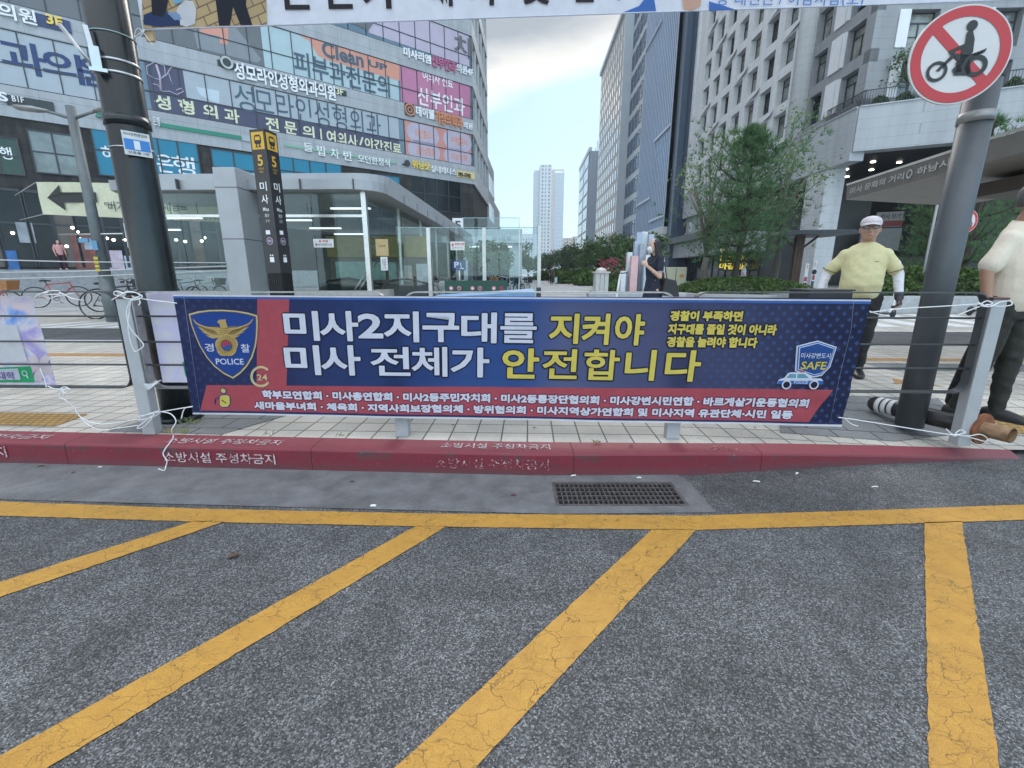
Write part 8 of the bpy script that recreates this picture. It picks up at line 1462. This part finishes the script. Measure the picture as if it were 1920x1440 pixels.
b = MB(); b.disc(F0 + dv * .03, dv.orthogonal(), dv.cross(dv.orthogonal()), .043, 0, 20); b.build('pipe_shadow_plate', mat('painted_pipe_shade', (.05, .03, .02), .9), fb_)  # dark disc painted as the shade inside the pipe
# sculpture of coloured upright slabs
sc_ = thing('column_sculpture', 'cluster of upright pale blue, white and pink slabs of stepped heights behind the woman', 'sculpture', (D(1205, 540, 17).x, 17, .15)); CL = {'w': mat('sculpture_white', (.58, .60, .62), .5), 'b': mat('sculpture_blue', (.36, .42, .52), .5), 'p': mat('sculpture_pink', (.60, .38, .38), .5), 'g': mat('sculpture_grey', (.28, .31, .36), .5)}
for i, (px, w, py, c, dy) in enumerate(((1168, 9, 508, 'w', 0), (1176, 9, 508, 'b', .25), (1183, 9, 472, 'w', .4), (1186, 13, 480, 'p', -.1), (1196, 8, 450, 'b', .5), (1204, 9, 456, 'g', .3), (1205, 12, 432, 'b', .8), (1216, 11, 430, 'w', .9), (1226, 10, 436, 'b', .7), (1214, 10, 478, 'w', .1), (1224, 9, 470, 'b', .2), (1232, 10, 455, 'p', .5), (1240, 8, 486, 'w', .1), (1207, 8, 490, 'b', -.15), (1246, 6, 498, 'w', .3))):
    x0, x1 = D(px - w / 2, 540, 17).x, D(px + w / 2, 540, 17).x; b = MB(); b.box(x0, x1, 17 + dy, 17.22 + dy, .15, D(px, py, 17).z); b.build('slab', CL[c], sc_, .008)
# kiosk, boxes, granite kerbs
kk = thing('kiosk', 'small white panelled kiosk box with a low domed roof in the plaza', 'kiosk', (D(1129, 535, 22).x, 22, .15)); x0, x1 = D(1117, 530, 22).x, D(1141, 530, 22).x; z1 = D(1129, 512, 22).z; b = MB(); b.box(x0, x1, 22, 22.7, .3, z1); b.build('body', mat('kiosk_white', (.55, .55, .53), .5, var=.08), kk, .02); b = MB(); b.box(x0 - .06, x1 + .06, 21.94, 22.76, z1, z1 + .07); b.loft([(((x0 + x1) / 2, 22.35, z1 + .07), (.30, 0, 0), (0, .30, 0)), (((x0 + x1) / 2, 22.35, z1 + .20), (.2, 0, 0), (0, .2, 0)), (((x0 + x1) / 2, 22.35, z1 + .25), (.05, 0, 0), (0, .05, 0))], 16); b.build('roof', mat('kiosk_roof', (.58, .55, .52), .5), kk); b = MB(); b.box(x0 - .02, x1 + .02, 22.02, 22.68, .15, .3); b.build('plinth', M_MULL, kk)
for i in range(1, 3): x = x0 + (x1 - x0) * i / 3; b = MB(); b.box(x - .008, x + .008, 21.99, 22.0, .35, z1 - .05); b.build('panel_joint', M_JOINT, kk)
ub = thing('utility_cabinet', 'pale yellow-green utility cabinet with a small orange label left of the pine', 'cabinet', (D(1266, 530, 20.5).x, 20.5, .15)); x0, x1 = D(1246, 530, 20.5).x, D(1286, 530, 20.5).x; z1 = D(1266, 501, 20.5).z; b = MB(); b.box(x0, x1, 20.5, 21.1, .15, z1); b.build('body', mat('pale_olive_cabinet', (.46, .45, .32), .5, var=.08), ub, .02); b = MB(); b.box(x1 - .30, x1 - .12, 20.47, 20.5, z1 - .42, z1 - .30); b.build('label_plate', mat('orange_plate', (.55, .22, .06), .5), ub); b = MB(); b.box((x0 + x1) / 2 - .01, (x0 + x1) / 2 + .01, 20.48, 20.5, .2, z1 - .05); b.build('door_joint', M_JOINT, ub)
gk = thing('stone_bench', 'long low grey granite seat wall across the plaza in front of the sculpture', 'bench', (D(1185, 545, 16).x, 16, .15)); x0, x1 = D(1104, 545, 16).x, D(1288, 545, 16).x; b = MB(); b.box(x0, x1, 16, 16.5, .22, .58); b.build('seat', mat('granite_seat', (.33, .34, .36), .6, var=.14, scale=5), gk, .02); b = MB(); b.box(x0 + .06, x1 - .06, 16.06, 16.44, .15, .22); b.build('base', M_MULL, gk)
# pergola with a dark roof over the steps
pg = thing('pergola', 'dark flat-roofed shelter on a brown branching post right of the pine', 'pergola', (D(1500, 540, 21).x, 21, .15)); x0, x1 = D(1440, 440, 21).x, D(1592, 440, 21).x; zr = D(1500, 440, 21).z; b = MB(); b.prism([(x0, 20.2, zr - .06), (x0 + .5, 20.2, zr + .12), (x1 - .3, 20.2, zr + .16), (x1, 20.2, zr)], (0, 2.6, 0)); b.build('roof', mat('charcoal_roof', (.04, .042, .05), .5), pg); xp_ = D(1500, 500, 21).x; b = MB()
for dx in (-.13, .0, .13): b.box(xp_ + dx - .055, xp_ + dx + .055, 21.2, 21.4, .15, zr - .05)
for s in (-1, 1): b.tube([(xp_ + s * .1, 21.3, zr - .6), (xp_ + s * .8, 21.3, zr - .05)], .05, 6)
b.build('post', mat('brown_timber_post', (.085, .05, .035), .6, var=.3, scale=9), pg)
for i, (px, py0, py1, m, lab) in enumerate(((1512, 494, 530, M_NOT, 'narrow white notice board beside the pergola post'), (1527, 489, 527, M_NOT, 'white notice board with a red arrow right of the pergola post'))):
    t = thing('notice_board', lab, 'notice board', (D(px, 530, 20.6).x, 20.6, .15)); P_ = Plane((0, 20.6), (1, 0, 0)); a0, c0 = P_.uv(px - 6, py1); a1, c1 = P_.uv(px + 6, py0); b = MB(); b.pbox(P_, a0, a1, c0, c1, -.03, 0); b.build('panel', m, t); b = MB(); b.pbox(P_, a0 + .02, a1 - .02, c0 + .05, c0 + (c1 - c0) * .3, 0, .004); b.build('red_field', mat('board_red', (.32, .04, .05), .5), t); b = MB(); letter(b, P_, '안내' if i == 0 else '입구', (a0 + .05, c0 + (c1 - c0) * .7), (a1 - .05, c1 - .05), .005, .01, px=False); b.build('lettering', T_RED, t); b = MB(); b.pbox(P_, a0 + .02, a0 + .06, .15, c0, -.03, 0); b.pbox(P_, a1 - .06, a1 - .02, .15, c0, -.03, 0); b.build('leg', M_MULL, t)
    if i: b = MB(); b.disc(P_.w((a0 + a1) / 2, c0 + (c1 - c0) * .45, .006), (1, 0, 0), (0, 0, 1), .11, 0, 18); b.build('round_arrow', T_BLK, t)
dbx = thing('dark_box', 'flat black equipment box behind the banner in front of the man in yellow', 'box', D(1558, 560, 4.3)); p0, p1 = D(1518, 546, 4.3), D(1601, 546, 4.3); b = MB(); b.box(p0.x, p1.x, 4.3, 4.62, .15, p0.z); b.build('body', mat('black_box_paint', (.03, .03, .035), .5), dbx, .01); b = MB(); b.box(p0.x - .01, p1.x + .01, 4.29, 4.63, p0.z, p0.z + .015); b.build('lid', mat('black_box_lid', (.045, .045, .05), .5), dbx)
for (px, lab) in ((446, 'white traffic bollard'),): pass
# loose tubes of the old hand rail and a far scatter of parked two-wheelers are covered by the copies above
# ------------------------------------------------------------------ hazy city air
hz_ = MB(); hz_.box(-430, 430, -40, 910, -1.7, 100); ho = hz_.mesh('haze'); hobj = bpy.data.objects.new('haze', ho); COL.objects.link(hobj); hobj['kind'] = 'stuff'
hm = bpy.data.materials.new('haze_air'); hm.use_nodes = True; hm.node_tree.nodes.clear(); _o = hm.node_tree.nodes.new('ShaderNodeOutputMaterial'); _v = hm.node_tree.nodes.new('ShaderNodeVolumePrincipled')
_v.inputs['Color'].default_value = (.80, .90, 1.0, 1); _v.inputs['Density'].default_value = 0.00045; _v.inputs['Anisotropy'].default_value = .35; hm.node_tree.links.new(_v.outputs[0], _o.inputs['Volume']); ho.materials.append(hm)
